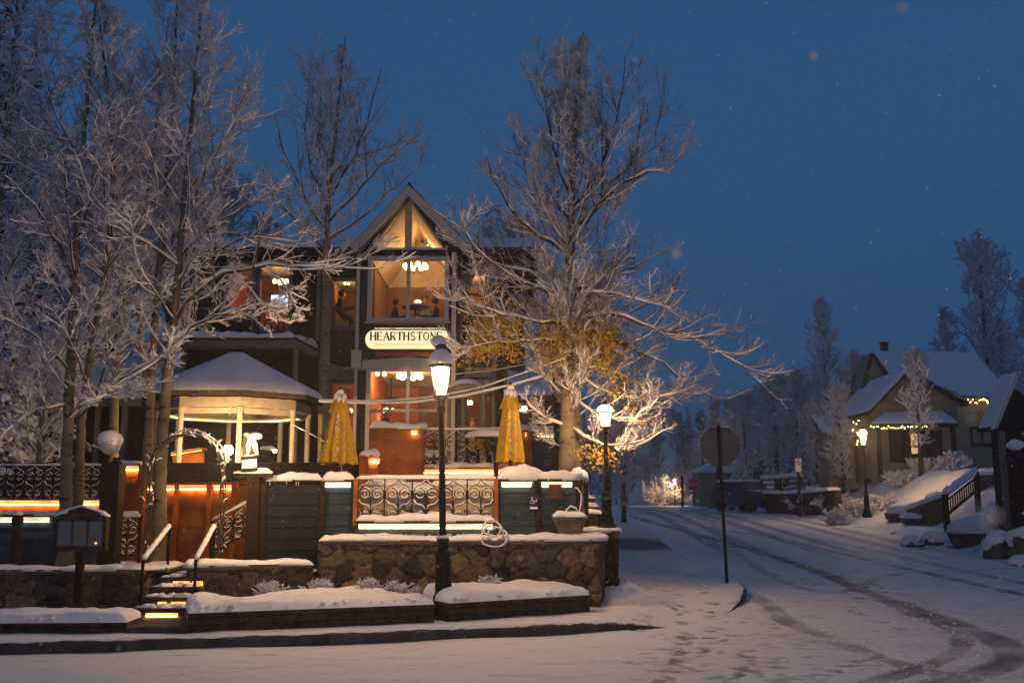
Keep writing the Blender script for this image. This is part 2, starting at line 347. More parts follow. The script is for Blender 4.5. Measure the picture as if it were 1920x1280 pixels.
# ============================================================ GROUND
def grid_mesh(name, xs, ys, zf, material, mask=None, attr=None, kind='structure'):
    X, Y = np.meshgrid(xs, ys); Z = zf(X, Y); V = np.stack([X, Y, Z], -1).reshape(-1, 3)
    nx, ny = len(xs), len(ys); i, j = np.meshgrid(np.arange(nx - 1), np.arange(ny - 1)); a = (j * nx + i)
    q = np.stack([a, a + 1, a + nx + 1, a + nx], -1).reshape(-1, 4)
    A = attr(X, Y).ravel() if attr else None
    if mask is not None:
        mc = mask((X[:-1, :-1] + X[1:, 1:]) / 2, (Y[:-1, :-1] + Y[1:, 1:]) / 2).ravel(); q = q[mc]
        used = np.unique(q); re_ = np.full(len(V), -1); re_[used] = np.arange(len(used)); q = re_[q]; V = V[used]
        if A is not None: A = A[used]
    o = npmesh(name, V, q, material, smooth=True, loc=(0, 0, 0)); tag(o, kind=kind)
    if A is not None:
        at = o.data.attributes.new('wear', 'FLOAT', 'POINT'); at.data.foreach_set('value', A.astype(np.float32))
    return o
def gz(X, Y):
    z = T(X, Y); d = X - Xr(Y)
    z = z - .07 * (d < .25) + (.07 * noise2(X * 1.6, Y * 1.6, 3) + .10 * np.maximum(0, noise2(X * 3.1, Y * 3.1, 5))) * ss(.6, 2.2, d) * (Y < 70) - .3 * ss(90, 200, Y)
    return z
def lines(a, b, fine0, fine1, st, grow):
    out = [fine0]; 
    while out[-1] < fine1: out.append(out[-1] + st)
    s_ = st
    while out[-1] < b: s_ *= grow; out.append(out[-1] + s_)
    s_ = st; lo = [fine0]
    while lo[-1] > a: s_ *= grow; lo.append(lo[-1] - s_)
    return np.array(lo[::-1][:-1] + out)
grid_mesh('ground', lines(-250, 280, 11, 28, .12, 1.12), lines(-90, 340, 24, 52, .16, 1.12), gz, 'snow')
# tyre tracks and footprints: where traffic wore the snow away
def gpl(pts): return np.array([G(x, y)[:2] for x, y in pts])
tracks = [
    (gpl([(1180, 958), (1320, 975), (1450, 1003), (1600, 1043), (1760, 1078), (1935, 1118)]), .20, .75),
    (gpl([(1240, 956), (1400, 980), (1550, 1012), (1700, 1046), (1940, 1097)]), .22, .6),
    (gpl([(1310, 957), (1480, 978), (1650, 1003), (1800, 1030), (1950, 1060)]), .18, .5),
    (gpl([(1150, 962), (1300, 995), (1420, 1032), (1540, 1072), (1640, 1115), (1740, 1150), (1820, 1178), (1885, 1205), (1905, 1235), (1850, 1262), (1700, 1300)]), .26, .95),
    (gpl([(1390, 1020), (1510, 1062), (1620, 1110), (1700, 1146), (1770, 1172), (1808, 1195), (1800, 1222), (1740, 1250), (1600, 1290)]), .17, .72),
    (gpl([(1410, 1112), (1450, 1140), (1480, 1170), (1560, 1195), (1620, 1222), (1690, 1248), (1750, 1262), (1880, 1300)]), .20, .62),
    (gpl([(1190, 985), (1290, 1022), (1400, 1062), (1480, 1092)]), .15, .3),
]
spots = []
rng = random.Random(5)
def fp(px, py, n=1, st=.9, sx=14, sy=10):
    for _ in range(n):
        g = G(px + rng.uniform(-sx, sx), py + rng.uniform(-sy, sy)); spots.append((g.x, g.y, rng.uniform(0, 3.14), rng.uniform(.10, .15), rng.uniform(.045, .065), st * rng.uniform(.6, 1)))
for a, b, n in [((1150, 1015), (1260, 1120), 10), ((1260, 1120), (1290, 1200), 12), ((1290, 1200), (1240, 1290), 14), ((1290, 1080), (1345, 1150), 10), ((1345, 1150), (1310, 1230), 8),
                ((1495, 1085), (1600, 1140), 9), ((1600, 1140), (1680, 1180), 7), ((1630, 1110), (1760, 1150), 10), ((1660, 1215), (1570, 1270), 6), ((1560, 1080), (1640, 1060), 6), ((1420, 1240), (1330, 1290), 8), ((1360, 1180), (1400, 1250), 6)]:
    for i in range(n):
        t = (i + .5) / n; fp(a[0] + (b[0] - a[0]) * t, a[1] + (b[1] - a[1]) * t, 1, .75, 12, 7)
for _ in range(150): fp(rng.uniform(1180, 1560), rng.uniform(1100, 1285), 1, .45, 0, 0)
for _ in range(26): fp(rng.gauss(1625, 22), rng.gauss(1108, 10), 1, 1, 4, 4)
# thin wind-blown scuffs
streaks = []
for _ in range(120):
    px = rng.uniform(0, 1700); py = rng.uniform(1180, 1285); g = G(px, py); streaks.append((g.x, g.y, rng.uniform(-.12, .12), rng.uniform(.12, .5), .018, rng.uniform(.25, .6)))
def seg_d(X, Y, pl):
    d = np.full(X.shape, 1e9)
    for a, b in zip(pl, pl[1:]):
        ab = b - a; t = np.clip(((X - a[0]) * ab[0] + (Y - a[1]) * ab[1]) / (ab @ ab), 0, 1)
        d = np.minimum(d, np.hypot(X - a[0] - t * ab[0], Y - a[1] - t * ab[1]))
    return d
def smooth_pl(p):
    for _ in range(3):
        q = [p[0]]
        for a, b in zip(p, p[1:]): q += [a * .75 + b * .25, a * .25 + b * .75]
        p = np.array(q + [p[-1]])
    return p
tracks = [(smooth_pl(p), a, b) for p, a, b in tracks]
_cache = {}
def wear(X, Y):
    key = X.shape
    if key in _cache: return _cache[key]
    W = np.zeros(X.shape)
    for pl, hw, st in tracks:
        d = seg_d(X, Y, pl); wob = hw * (1 + .25 * noise2(X * 3, Y * 3, 7, 2))
        W = np.maximum(W, .9 * st * (1 - ss(wob * .45, wob * 1.1, d)) * (.75 + .3 * noise2(X * 4, Y * 4, 8, 3)))
        W = np.maximum(W, st * .22 * (1 - ss(hw * 2, hw * 4, d)))
    # packed band of the carriageway, thinner snow
    W = np.maximum(W, .20 * ss(0, 1.2, X - Xl(Y)) * (1 - ss(-1.5, 0, X - Xr(Y))) * (.7 + .5 * noise2(X * .9 - Y * .05, Y * .22, 9, 3)))
    # far part of the road: ruts run along it
    u = (X - Xl(Y)); far = ss(20, 34, Y) * (u > .3) * (X < Xr(Y))
    W = np.maximum(W, far * .5 * (1 - ss(.15, .4, np.abs(np.abs(((u - 1.2) % 2.6) - .9) - .5) + .1 * noise2(X, Y * .2, 4, 2))))
    W = W + .06 * noise2(X * 5, Y * 5, 12, 3) * (W > .05)
    for x, y, a, l, wd, st in spots + streaks:
        m = (np.abs(X - x) < .7) & (np.abs(Y - y) < .7)
        if not m.any(): continue
        dx = X[m] - x; dy = Y[m] - y; c_, s_ = math.cos(a), math.sin(a)
        q = ((dx * c_ + dy * s_) / l) ** 2 + ((-dx * s_ + dy * c_) / wd) ** 2
        W[m] = np.maximum(W[m], st * (1 - ss(.5, 1.5, q)))
    W = np.clip(W, 0, 1); _cache[key] = W; return W
def rz(X, Y): return T(X, Y) + .006 + .012 * noise2(X * 2.2, Y * 2.2, 21, 4) - .028 * wear(X, Y) + .004 - .3 * ss(90, 200, Y)
xs = lines(-16, 60, -5.5, 10.5, .045, 1.09); ys = np.concatenate([np.arange(-30, 6.5, .8), np.arange(6.5, 17.5, .045)]); yy = [ys[-1] + .05]
while yy[-1] < 170: yy.append(yy[-1] + .05 + .006 * (yy[-1] - 17))
ys = np.concatenate([ys, yy])
grid_mesh('road', xs, ys, rz, 'road_snow', mask=lambda X, Y: (X < Xr(Y) + .3) & ((X > Xl(Y) - 1.0) | (Y < 18)), attr=wear)
cb = MB(); rgc = random.Random(31)
for i in range(900):
    pl, hw, st_ = tracks[rgc.choice((0, 1, 3, 3, 3, 4, 5))]; j = rgc.randrange(len(pl) - 1); u_c = rgc.random(); x = pl[j][0] * (1 - u_c) + pl[j + 1][0] * u_c + rgc.choice((-1, 1)) * hw * rgc.uniform(.9, 1.5); y = pl[j][1] * (1 - u_c) + pl[j + 1][1] * u_c + rgc.uniform(-.1, .1)
    if y > 30 or y < 8: continue
    q = rgc.uniform(.004, .015); cb.blob((x, y, float(T(x, y)) + .008), q * 1.4, q, q * .7, rgc, 6, .3)
tag(cb.build('slush', 'snow', None, True), 'crumbs of slush thrown up beside the tyre tracks', 'slush', kind='stuff')
# sidewalk: raised 15 cm behind the kerb, dipping to a ramp at the corner
Bp = [(-900, 1262, 1), (-300, 1240, 1), (0, 1229, 1), (300, 1221, 1), (600, 1211, 1), (850, 1200, 1), (1050, 1191, 1), (1150, 1185, .9), (1215, 1181, .55), (1260, 1177, .08), (1330, 1163, .05), (1370, 1148, .2), (1392, 1132, .9), (1400, 1118, 1), (1390, 1106, 1), (1360, 1088, 1), (1325, 1067, 1)]
Bw = [(G(x, y).x, G(x, y).y, h) for x, y, h in Bp] 
y0 = Bw[-1][1]
for Y in (20, 24, 30, 40, 55, 75, 100): Bw.append((Xl(Y) if Y > 22 else (Xl(Y) * .5 + .5 * (Bw[-1][0] + .1)), Y, 1 if Y < 60 else .6))
Cp = [(-900, 1150), (-300, 1150), (0, 1150), (300, 1150), (600, 1150), (850, 1142), (1050, 1135), (1080, 1130), (1100, 1128), (1110, 1120), (1120, 1110), (1128, 1100), (1130, 1090), (1130, 1080), (1130, 1070), (1128, 1060), (1125, 1050)]
Cw = [(G(x, y, .15).x, G(x, y, .15).y) for x, y in Cp] + [(Xl(Y) - 2.6, Y) for Y in (20, 24, 30, 40, 55, 75, 100)]
def resample(p, m):
    p = np.array(p, float); out = []
    for a, b, in zip(p, p[1:]):
        for t in np.arange(m) / m: out.append(a * (1 - t) + b * t)
    out.append(p[-1]); out = np.array(out)
    for _ in range(m): out[1:-1] = (out[:-2] + 2 * out[1:-1] + out[2:]) / 4
    return out
Bs = resample(Bw, 22); Cs = resample(Cw, 22)
us = np.concatenate([[0, .006, .015, .03, .05], np.linspace(.07, 1, 60)])
V = []; W = []
for b, c in zip(Bs, Cs):
    x = b[0] + (c[0] - b[0]) * us; y = b[1] + (c[1] - b[1]) * us; h = b[2] + (1 - b[2]) * ss(.1, .55, us)
    dist = us * math.hypot(c[0] - b[0], c[1] - b[1]); V.append(np.stack([x, y, h * 0 + T(x, y) + .165 * h * (0.78 + .22 * ss(0, .06, dist)) - .01], -1))
V = np.array(V); X_, Y_ = V[..., 0], V[..., 1]
Ws = np.zeros(X_.shape)
for x, y, a, l, wd, st in spots + streaks:
    m = (np.abs(X_ - x) < .6) & (np.abs(Y_ - y) < .6)
    if m.any():
        dx = X_[m] - x; dy = Y_[m] - y; c_, s_ = math.cos(a), math.sin(a); q = ((dx * c_ + dy * s_) / l) ** 2 + ((-dx * s_ + dy * c_) / wd) ** 2
        Ws[m] = np.maximum(Ws[m], .95 * st * (1 - ss(.5, 1.5, q)))
pd = G(1190, 1018, .15); Ws = np.maximum(Ws, .85 * (1 - ss(.5, 1.6, np.hypot((X_ - pd.x) / 1.1, (Y_ - pd.y) / 2.6))))
Ws = np.maximum(Ws, .08 + .06 * noise2(X_ * 2, Y_ * 2, 31, 4))
V[..., 2] += .010 * noise2(X_ * 2.5, Y_ * 2.5, 17, 4) - .03 * Ws
n_, k_ = V.shape[:2]; i, j = np.meshgrid(np.arange(n_ - 1), np.arange(k_ - 1), indexing='ij'); a = i * k_ + j
o = npmesh('sidewalk', V.reshape(-1, 3), np.stack([a, a + k_, a + k_ + 1, a + 1], -1).reshape(-1, 4), 'road_snow', smooth=True, loc=(0, 0, 0)); tag(o, kind='structure')
o.data.attributes.new('wear', 'FLOAT', 'POINT').data.foreach_set('value', Ws.ravel().astype(np.float32))
V = []
for q, (b, c) in enumerate(zip(Bs, Cs)):
    d = np.array([c[0] - b[0], c[1] - b[1]]); d /= np.linalg.norm(d); z = float(T(b[0], b[1])); h = .150 * b[2]
    w1 = .006 * math.sin(q * .5) + .004 * math.sin(q * 1.7)
    for off, zz in ((-.02, -.06), (-.018, h * .5 - .02), (-.012 + w1, h - .035), (.02 + w1, h - .018 + w1), (.3, h - .03)): V.append((b[0] + d[0] * off, b[1] + d[1] * off, z + zz))
k_ = 5; n_ = len(Bs); Fs = [(i * k_ + j, (i + 1) * k_ + j, (i + 1) * k_ + j + 1, i * k_ + j + 1) for i in range(n_ - 1) for j in range(k_ - 1)]
tag(npmesh('kerb', V, Fs, 'concrete', smooth=True, loc=(0, 0, 0)), kind='structure')
# wooded hills fading away behind the town
def hz(X, Y):
    return -2 + 30 * ss(110, 330, Y) * (.75 + .12 * noise2(X * .02, Y * .02, 41, 3)) + 8 * ss(60, 300, np.abs(X - 20)) * ss(90, 300, Y)
grid_mesh('hills', np.arange(-250, 290, 9.), np.arange(110, 370, 9.), hz, 'shrub_twig')

# ============================================================ STONE WALLS AND TERRACES
def tslab(name, poly, z0, z1, m='concrete'):
    o = MB().slab(poly, z0, z1).build(name, 'stone_dark'); c = MB().addm([(x, y, z1 + .004) for x, y in poly], [tuple(range(len(poly)))]).build('snow_cover', m, o); return tag(o, kind='structure')
def stone_face(path, z0, z1, seed, thick=.35, cell=.2, depth=.045, tint=(1, 1, 1)):
    """vertices/faces/colours of a rubble wall standing on a plan path; front is to the right of the path direction seen from the camera"""
    rng = np.random.default_rng(seed); path = [np.array(p, float) for p in path]; Ls = [np.linalg.norm(b - a) for a, b in zip(path, path[1:])]; L = sum(Ls)
    st = .024; ns = int(L / st) + 1; nz = int((z1 - z0) / st) + 1
    s_ = np.linspace(0, L, ns); z = np.linspace(z0, z1, nz); SS, ZZ = np.meshgrid(s_, z)
    pts = []; gx = int(L / cell) + 3; gy = int((z1 - z0) / (cell * .72)) + 3
    for i in range(-1, gx):
        for j in range(-1, gy):
            if rng.random() < .16: continue
            pts.append(((i + .5 * (j % 2) + rng.uniform(-.38, .38)) * cell, z0 + (j + rng.uniform(-.38, .38)) * cell * .72))
    pts = np.array(pts); wx = SS + .02 * np.sin(ZZ * 31 + SS * 17); wz = ZZ + .02 * np.sin(SS * 23 - ZZ * 9)
    sc = rng.uniform(.85, 1.2, len(pts))
    D = np.sqrt(((wx[..., None] - pts[:, 0]) ) ** 2 + ((wz[..., None] - pts[:, 1]) * 1.25) ** 2) * sc
    idx = np.argsort(D, -1)[..., :2]; d1 = np.take_along_axis(D, idx[..., :1], -1)[..., 0]; d2 = np.take_along_axis(D, idx[..., 1:2], -1)[..., 0]
    e = ss(.0, .03, d2 - d1); lift = rng.uniform(.25, 1, len(pts))[idx[..., 0]]
    Hh = depth * e * lift + .006 * noise2(SS * 18, ZZ * 18, seed, 3) * e
    base = np.array([(.20, .16, .115), (.26, .20, .13), (.15, .125, .10), (.30, .24, .16), (.11, .10, .09), (.22, .15, .10)]) * np.array(tint)
    col = base[rng.integers(0, len(base), len(pts))] * rng.uniform(.36, .85, (len(pts), 1)); cc = col[idx[..., 0]] * e[..., None] + np.array([.035, .028, .022]) * (1 - e[..., None])
    cum = np.concatenate([[0], np.cumsum(Ls)]); X = np.interp(s_, cum, [p[0] for p in path]); Y = np.interp(s_, cum, [p[1] for p in path])
    q = np.clip(np.searchsorted(cum, s_, 'right') - 1, 0, len(Ls) - 1); dx = np.array([(b - a)[0] / l for a, b, l in zip(path, path[1:], Ls)])[q]; dy = np.array([(b - a)[1] / l for a, b, l in zip(path, path[1:], Ls)])[q]
    nx_, ny_ = dy, -dx
    V = np.stack([X + nx_ * Hh, Y + ny_ * Hh, ZZ], -1).reshape(-1, 3)
    i, j = np.meshgrid(np.arange(ns - 1), np.arange(nz - 1)); a = j * ns + i; q4 = np.stack([a, a + 1, a + ns + 1, a + ns], -1).reshape(-1, 4)
    # plain back and top so that the wall has its thickness
    bV = []; 
    for p, k in zip(path, range(len(path))):
        d = (path[min(k + 1, len(path) - 1)] - path[max(k - 1, 0)]); d = d / np.linalg.norm(d); n_ = np.array([d[1], -d[0]])
        for off in (-.004, -thick):
            for zz in (z0, z1 - .003): bV.append((p[0] + n_[0] * off, p[1] + n_[1] * off, zz))
    b0 = len(V); m_ = len(path); bf = []
    for k in range(m_ - 1):
        A_, B_ = b0 + 4 * k, b0 + 4 * k + 4
        bf += [(A_ + 2, B_ + 2, B_ + 3, A_ + 3), (A_ + 1, A_ + 3, B_ + 3, B_ + 1)]
    bf += [(b0, b0 + 2, b0 + 3, b0 + 1), (b0 + 4 * m_ - 4, b0 + 4 * m_ - 3, b0 + 4 * m_ - 1, b0 + 4 * m_ - 2)]
    V = np.concatenate([V, bV]); cols = np.concatenate([cc.reshape(-1, 3), np.full((len(bV), 3), .1)])
    return V, np.concatenate([q4, np.array(bf)]), cols
def stone_wall(label, path, z0, z1, seed, thick=.35, parent=None, name='stone_wall', cap=.06, snow=.06, cell=.25, tint=(1, 1, 1), capover=.05):
    th = parent or thing(name, label, 'wall', (path[0][0], path[0][1], z0))
    V, q, c = stone_face(path, z0, z1 - cap, seed, thick, cell, tint=tint)
    o = npmesh('masonry', V, q, 'field_stone', th, True); at = o.data.attributes.new('stone', 'FLOAT_COLOR', 'POINT'); at.data.foreach_set('color', np.concatenate([c, np.ones((len(c), 1))], 1).ravel().astype(np.float32))
    mid = []
    for k, p in enumerate(path):
        d = np.array(path[min(k + 1, len(path) - 1)], float) - np.array(path[max(k - 1, 0)], float); d /= np.linalg.norm(d); mid.append((p[0] - d[1] * thick / 2, p[1] + d[0] * thick / 2))
    if cap:
        mb = MB()
        for k, (a, b) in enumerate(zip(mid, mid[1:])):
            L = math.dist(a, b); n = max(1, int(L / .9))
            for t in range(n):
                p = [a[0] + (b[0] - a[0]) * (t + .006) / n, a[1] + (b[1] - a[1]) * (t + .006) / n]; q2 = [a[0] + (b[0] - a[0]) * (t + .994) / n, a[1] + (b[1] - a[1]) * (t + .994) / n]
                mb.obox((*p, z1 - cap / 2 + .003 * k), (*q2, z1 - cap / 2 + .003 * k), thick + 2 * capover, cap)
        mb.build('coping', 'cap_stone', th)
    if snow: snow_strip('snow_cap', [(m_[0], m_[1], z1) for m_ in mid], thick + .08, snow, seed, th)
    return th
YW = 14.45
wl, wr = P(597, 1060, YW).x, P(1118, 1060, YW + .1).x
ztop = P(850, 1012, YW - .05).z
stone_wall('long waist-high rubble stone wall with smooth snow on its coping, behind the front lamp', [(wl, YW), (wr, YW + .1), (wr + .25, YW + 1.6)], .1, ztop, 11, thick=.4)
x0_ = P(372, 1100, 14.2).x
zl = P(480, 1056, 14.2).z
stone_wall('lower stone wall between the lit steps and the taller wall', [(x0_, 13.75), (x0_ + .03, 13.70), (wl - .02, 14.2)], .1, zl, 12, thick=.35)
xs0 = P(275, 1100, 13.7).x; zl2 = P(140, 1068, 13.6).z
stone_wall('low stone wall left of the lit steps, under the menu board', [(-12, 13.6), (xs0, 13.7), (xs0 + .04, 15.0)], .1, zl2, 13, thick=.35, snow=.04)
# terraces behind the walls
lz, pz, uz = zl - .15, ztop - .08, 2.30
tslab('terrace_ground_lower', [(-14, 13.95), (xs0 - .1, 13.95), (xs0 - .1, 14.6), (x0_ + .2, 14.6), (x0_ + .2, 14.4), (wl - .1, 14.55), (wl - .1, 18.2), (-14, 18.2)], -.2, lz, 'snow')
tslab('terrace_ground_patio', [(wl - .1 + .003, YW + .38), (wr - .2, YW + .45), (wr + .3, YW + 4.9), (wl - .1 + .003, YW + 4.9)], -.2, pz, 'snow')
tslab('terrace_ground_upper', [(-14, 18.2), (wl - .2, 18.2), (wl - .2, YW + 4.9), (1.3, YW + 4.9), (2.0, 34), (-24, 34), (-24, 24)], -.2, uz, 'snow')
# timber-edged planting beds at the pavement
def bed(label, a, b, ra, rb, depth, seed, n=3, h=.25, shr=0):
    """a,b: photo pixels of the front foot of the bed"""
    A = G(*a, .15); B = G(*b, .15); A.z = B.z = .14
    th = thing('planting_bed', label, 'planter', A, 'timber-edged beds at the pavement')
    rng = random.Random(seed); d = (B - A).normalized(); nrm = Vector((-d.y, d.x, 0)); hh = h / n
    for k in range(n):
        mb = MB(); L = (B - A).length; cuts = [0] + sorted(rng.uniform(.2, .8) for _ in range(1)) + [1]
        for c0, c1 in zip(cuts, cuts[1:]):
            p = A + d * (L * c0 + .006) + nrm * (.08 + rng.uniform(-.008, .008)); q = A + d * (L * c1 - .006) + nrm * (.08 + rng.uniform(-.008, .008)); z = .14 + hh * (k + .5)
            mb.obox((p.x, p.y, z), (q.x, q.y, z), .15, hh - .008)
        for E, sgn in ((A, 1), (B, -1)):
            p = E + d * (.075 * sgn) + nrm * .17; q = E + d * (.075 * sgn) + nrm * depth; mb.obox((p.x, p.y, .14 + hh * (k + .5)), (q.x, q.y, .14 + hh * (k + .5)), .13, hh - .01)
        mb.build('timber', 'timber', th)
    # snow-covered soil, humped
    V = []; n1, n2 = 200, 26; L = (B - A).length
    for i in range(n1 + 1):
        for j in range(n2 + 1):
            s_ = L * i / n1; t = (depth + .02) * j / n2; p = A + d * s_ + nrm * t
            e = min(1, min(i, n1 - i) / 8) * min(1, (j + .0) / 2.0 if j < 2 else 1); e = e ** .5 if e > 0 else 0
            z = .14 + h + .06 * e + ra * .6 * (1 + math.sin(s_ * 2.7 + seed) + .5 * math.sin(s_ * 6.1 + 2 * seed)) * ss(0, .6, t / depth) * e + (.030 * float(noise2(s_ * 3.5, t * 4, seed, 3)) + .022 * max(0, float(noise2(s_ * 11, t * 11, seed + 5, 3)))) * e + rb * j / n2 * e
            o_ = -.03 * (j == 0); V.append((p.x + nrm.x * o_, p.y + nrm.y * o_, z - (.02 if e == 0 else 0)))
    Fs = [(i * (n2 + 1) + j, (i + 1) * (n2 + 1) + j, (i + 1) * (n2 + 1) + j + 1, i * (n2 + 1) + j + 1) for i in range(n1) for j in range(n2)]
    npmesh('snow_cover', V, Fs, 'snow', th, True)
    cb = MB()
    for i in range(int(L * 12)):
        s_ = rng.uniform(.05, L - .05); t = rng.uniform(-.02, .07); p = A + d * s_ + nrm * t; q = rng.uniform(.008, .030); cb.blob((p.x, p.y, .14 + h + (.05 if t > .06 else .03) + (ra * .5 if t > .2 else 0) + rng.uniform(-.01, .01)), q * 1.3, q, q * .8, rng, 6, .25)
    o = cb.build('snow_crumbs', 'snow', th, True); o['kind'] = 'stuff'
    return th, A, B, nrm, d
bedL = bed('timber-edged planting bed heaped with snow, left of the front lamp', (350, 1186), (815, 1166), .07, .0, 1.0, 3)
bedR = bed('timber-edged planting bed rising to the wall corner, right of the front lamp', (842, 1166), (1106, 1147), .03, .06, .75, 6, h=.26)
bedF = bed('long low timber edge with a thin line of snow, left of the steps', (-260, 1190), (238, 1186), .02, .02, .5, 9, n=2, h=.15)
# the flight of steps with lit strips under the noses
sx0, sx1 = P(278, 1110, 13.3).x, P(368, 1110, 13.3).x
st = thing('entry_steps', 'short flight of stone steps with amber lights glowing under the treads', 'steps', ((sx0 + sx1) / 2, 12.5, .15))
g0 = G(235, 1187, .15); g1 = G(352, 1187, .15)
MB().box(g0.x, g1.x, g0.y, 13.0, .1, .22).build('landing', 'concrete', st)
nst = 4; rise = (lz - .22) / nst
for k in range(nst):
    y = 12.75 + .32 * k; z = .22 + rise * (k + 1)
    MB().box(sx0, sx1, y, y + (.34 if k < nst - 1 else 1.3), .1 + .001 * k, z - .05).build('riser', 'timber', st)
    MB().box(sx0 - .002 * k - .004, sx1 + .002 * k + .004, y - .05, y + .29 if k < nst - 1 else y + 1.3, z - .047, z).build('tread', 'timber', st)
    if k in (0, 1, 3):
        for a_, b_ in (((.30, .93),) if k in (0, 3) else ((.35, .52), (.62, .95))):
            MB().box(sx0 + (sx1 - sx0) * a_, sx0 + (sx1 - sx0) * b_, y - .030, y - .012, z - .085, z - .050).build('step_light', 'led_step', st); MB().box(sx0 + (sx1 - sx0) * a_, sx0 + (sx1 - sx0) * b_, y - .026, y - .016, z - .093, z - .087).build('light_tape', 'led_tape', st)
    rr = random.Random(k); mb = MB()
    for q in range(26): mb.blob((rr.uniform(sx0 + .04, sx1 - .04), y + .1 + rr.uniform(0, .12), z - .01), rr.uniform(.04, .10), rr.uniform(.04, .09), rr.uniform(.025, .06), rr, 7)
    mb.build('snow_cover', 'snow', st, True)
def handrail(label, p0, p1, posts):
    th = thing('handrail', label, 'handrail', posts[0][0], 'snowy rails beside the steps')
    MB().tube([p0, p1], .022, 8).build('rail', 'black_iron', th)
    for a, b in posts: MB().tube([a, b], .020, 8).build('post', 'black_iron', th)
    d = (Vector(p1) - Vector(p0)).normalized(); up = Vector((0, 0, .030)); n = 24
    MB().tube([Vector(p0).lerp(Vector(p1), i / n) + up + Vector((0, 0, .006 * math.sin(i * 1.7))) for i in range(n + 1)], [.016] + [.034 + .004 * math.sin(i * 2.1) for i in range(n - 1)] + [.016], 8).build('snow_cap', 'snow', th, True)
a, b = P(268, 1052, 12.9), P(318, 988, 14.1)
handrail('snow-topped metal handrail slanting up on the left of the steps', a, b, [((a.x, a.y, .2), a), ((b.x, b.y, lz - .05), b)])
a, b = P(367, 1052, 13.2), P(402, 988, 14.3)
handrail('snow-topped metal handrail slanting up on the right of the steps', a, b, [((a.x, a.y, .3), a), ((b.x, b.y, lz - .05), b)])

# ------------------------------------------------------------ lap-board fences with light strips under their caps
def board_fence(label, path, z0, z1, m, strip=None, name='board_fence', pitch=.17, posts=True, snow=.07, thick=.06, seed=0, cat='fence', group=None, snowbits=None, stripspan=None, lamp='led_amber', capover=.05):
    th = thing(name, label, cat, (path[0][0], path[0][1], z0), group); mb = MB(); n = max(1, round((z1 - z0) / pitch)); hh = (z1 - z0) / n
    vertical = m == 'rust_metal'
    for a, b in zip(path, path[1:]):
        d = Vector((b[0] - a[0], b[1] - a[1], 0)).normalized(); nr = Vector((d.y, -d.x, 0))
        A, B = Vector((*a, 0)), Vector((*b, 0))
        # lap profile
        for k in range(n):
            zb, zt = z0 + hh * k, z0 + hh * (k + 1) - .004; o0, o1 = .022, .004
            V = [A + nr * (thick / 2 + o0) + Vector((0, 0, zb)), B + nr * (thick / 2 + o0) + Vector((0, 0, zb)), B + nr * (thick / 2 + o1) + Vector((0, 0, zt)), A + nr * (thick / 2 + o1) + Vector((0, 0, zt)),
                 A - nr * thick / 2 + Vector((0, 0, zb)), B - nr * thick / 2 + Vector((0, 0, zb)), B - nr * thick / 2 + Vector((0, 0, zt)), A - nr * thick / 2 + Vector((0, 0, zt))]
            mb.addm(V, [(0, 1, 2, 3), (5, 4, 7, 6), (0, 4, 5, 1), (3, 2, 6, 7), (0, 3, 7, 4), (1, 5, 6, 2)])
    mb.build('boards', m, th)
    capm = 'rust_metal' if vertical else 'dark_wood'; mb = MB()
    for k, (a, b) in enumerate(zip(path, path[1:])): mb.obox((*a, z1 + .018 + .002 * k), (*b, z1 + .018 + .002 * k), thick + 2 * capover + .04, .03)
    mb.build('cap_rail', capm, th)
    if posts:
        for k, p in enumerate(path):
            d = Vector((path[min(k + 1, len(path) - 1)][0] - path[max(k - 1, 0)][0], path[min(k + 1, len(path) - 1)][1] - path[max(k - 1, 0)][1], 0)).normalized(); nr = Vector((d.y, -d.x, 0)) * (thick / 2 + .03)
            MB().box(p[0] - .04 + nr.x, p[0] + .04 + nr.x, p[1] - .03 + nr.y, p[1] + .03 + nr.y, z0, z1 + .001).build('post', capm if not vertical else 'rust_metal', th)
    if strip:
        for (a, b) in (strip if isinstance(strip, list) else list(zip(path, path[1:]))):
            d = Vector((b[0] - a[0], b[1] - a[1], 0)); L = d.length; d.normalize(); nr = Vector((d.y, -d.x, 0)) * (thick / 2 + .042)
            MB().obox((a[0] + d.x * .05 + nr.x, a[1] + d.y * .05 + nr.y, z1 - .034), (b[0] - d.x * .05 + nr.x, b[1] - d.y * .05 + nr.y, z1 - .034), .014, .052).build('light_strip', lamp, th); n2 = Vector((d.y, -d.x, 0)) * (thick / 2 + .034); MB().obox((a[0] + d.x * .06 + n2.x, a[1] + d.y * .06 + n2.y, z1 - .073), (b[0] - d.x * .06 + n2.x, b[1] - d.y * .06 + n2.y, z1 - .073), .016, .008).build('light_tape', 'led_tape' if lamp == 'led_amber' else 'led_tape_white', th)
    if snow: snow_strip('snow_cap', [(p[0], p[1], z1 + .034) for p in path], thick + 2 * capover, snow, seed, th)
    rgi = random.Random(seed + 900); mb = MB()
    for a, b in zip(path, path[1:]):
        d = Vector((b[0] - a[0], b[1] - a[1], 0)); L = d.length; d.normalize(); nr = Vector((d.y, -d.x, 0)) * (thick / 2 + capover + .02)
        for q in range(int(L * 7)):
            if rgi.random() < .45: continue
            p = Vector((a[0], a[1], z1 + .006)) + d * rgi.uniform(.03, L - .03) + nr; ln = rgi.uniform(.015, .07); mb.tube([p, p - Vector((0, 0, ln * .6)), p - Vector((0, 0, ln))], [.006, .004, .001], 5)
    if mb.v: mb.build('icicles', 'snow', th)['kind'] = 'stuff'
    return th
def xy(px, py, Y): p = P(px, py, Y); return (p.x, p.y)
YF = 15.35
zb0, zb1 = P(700, 993, YF).z, P(640, 903, YF).z
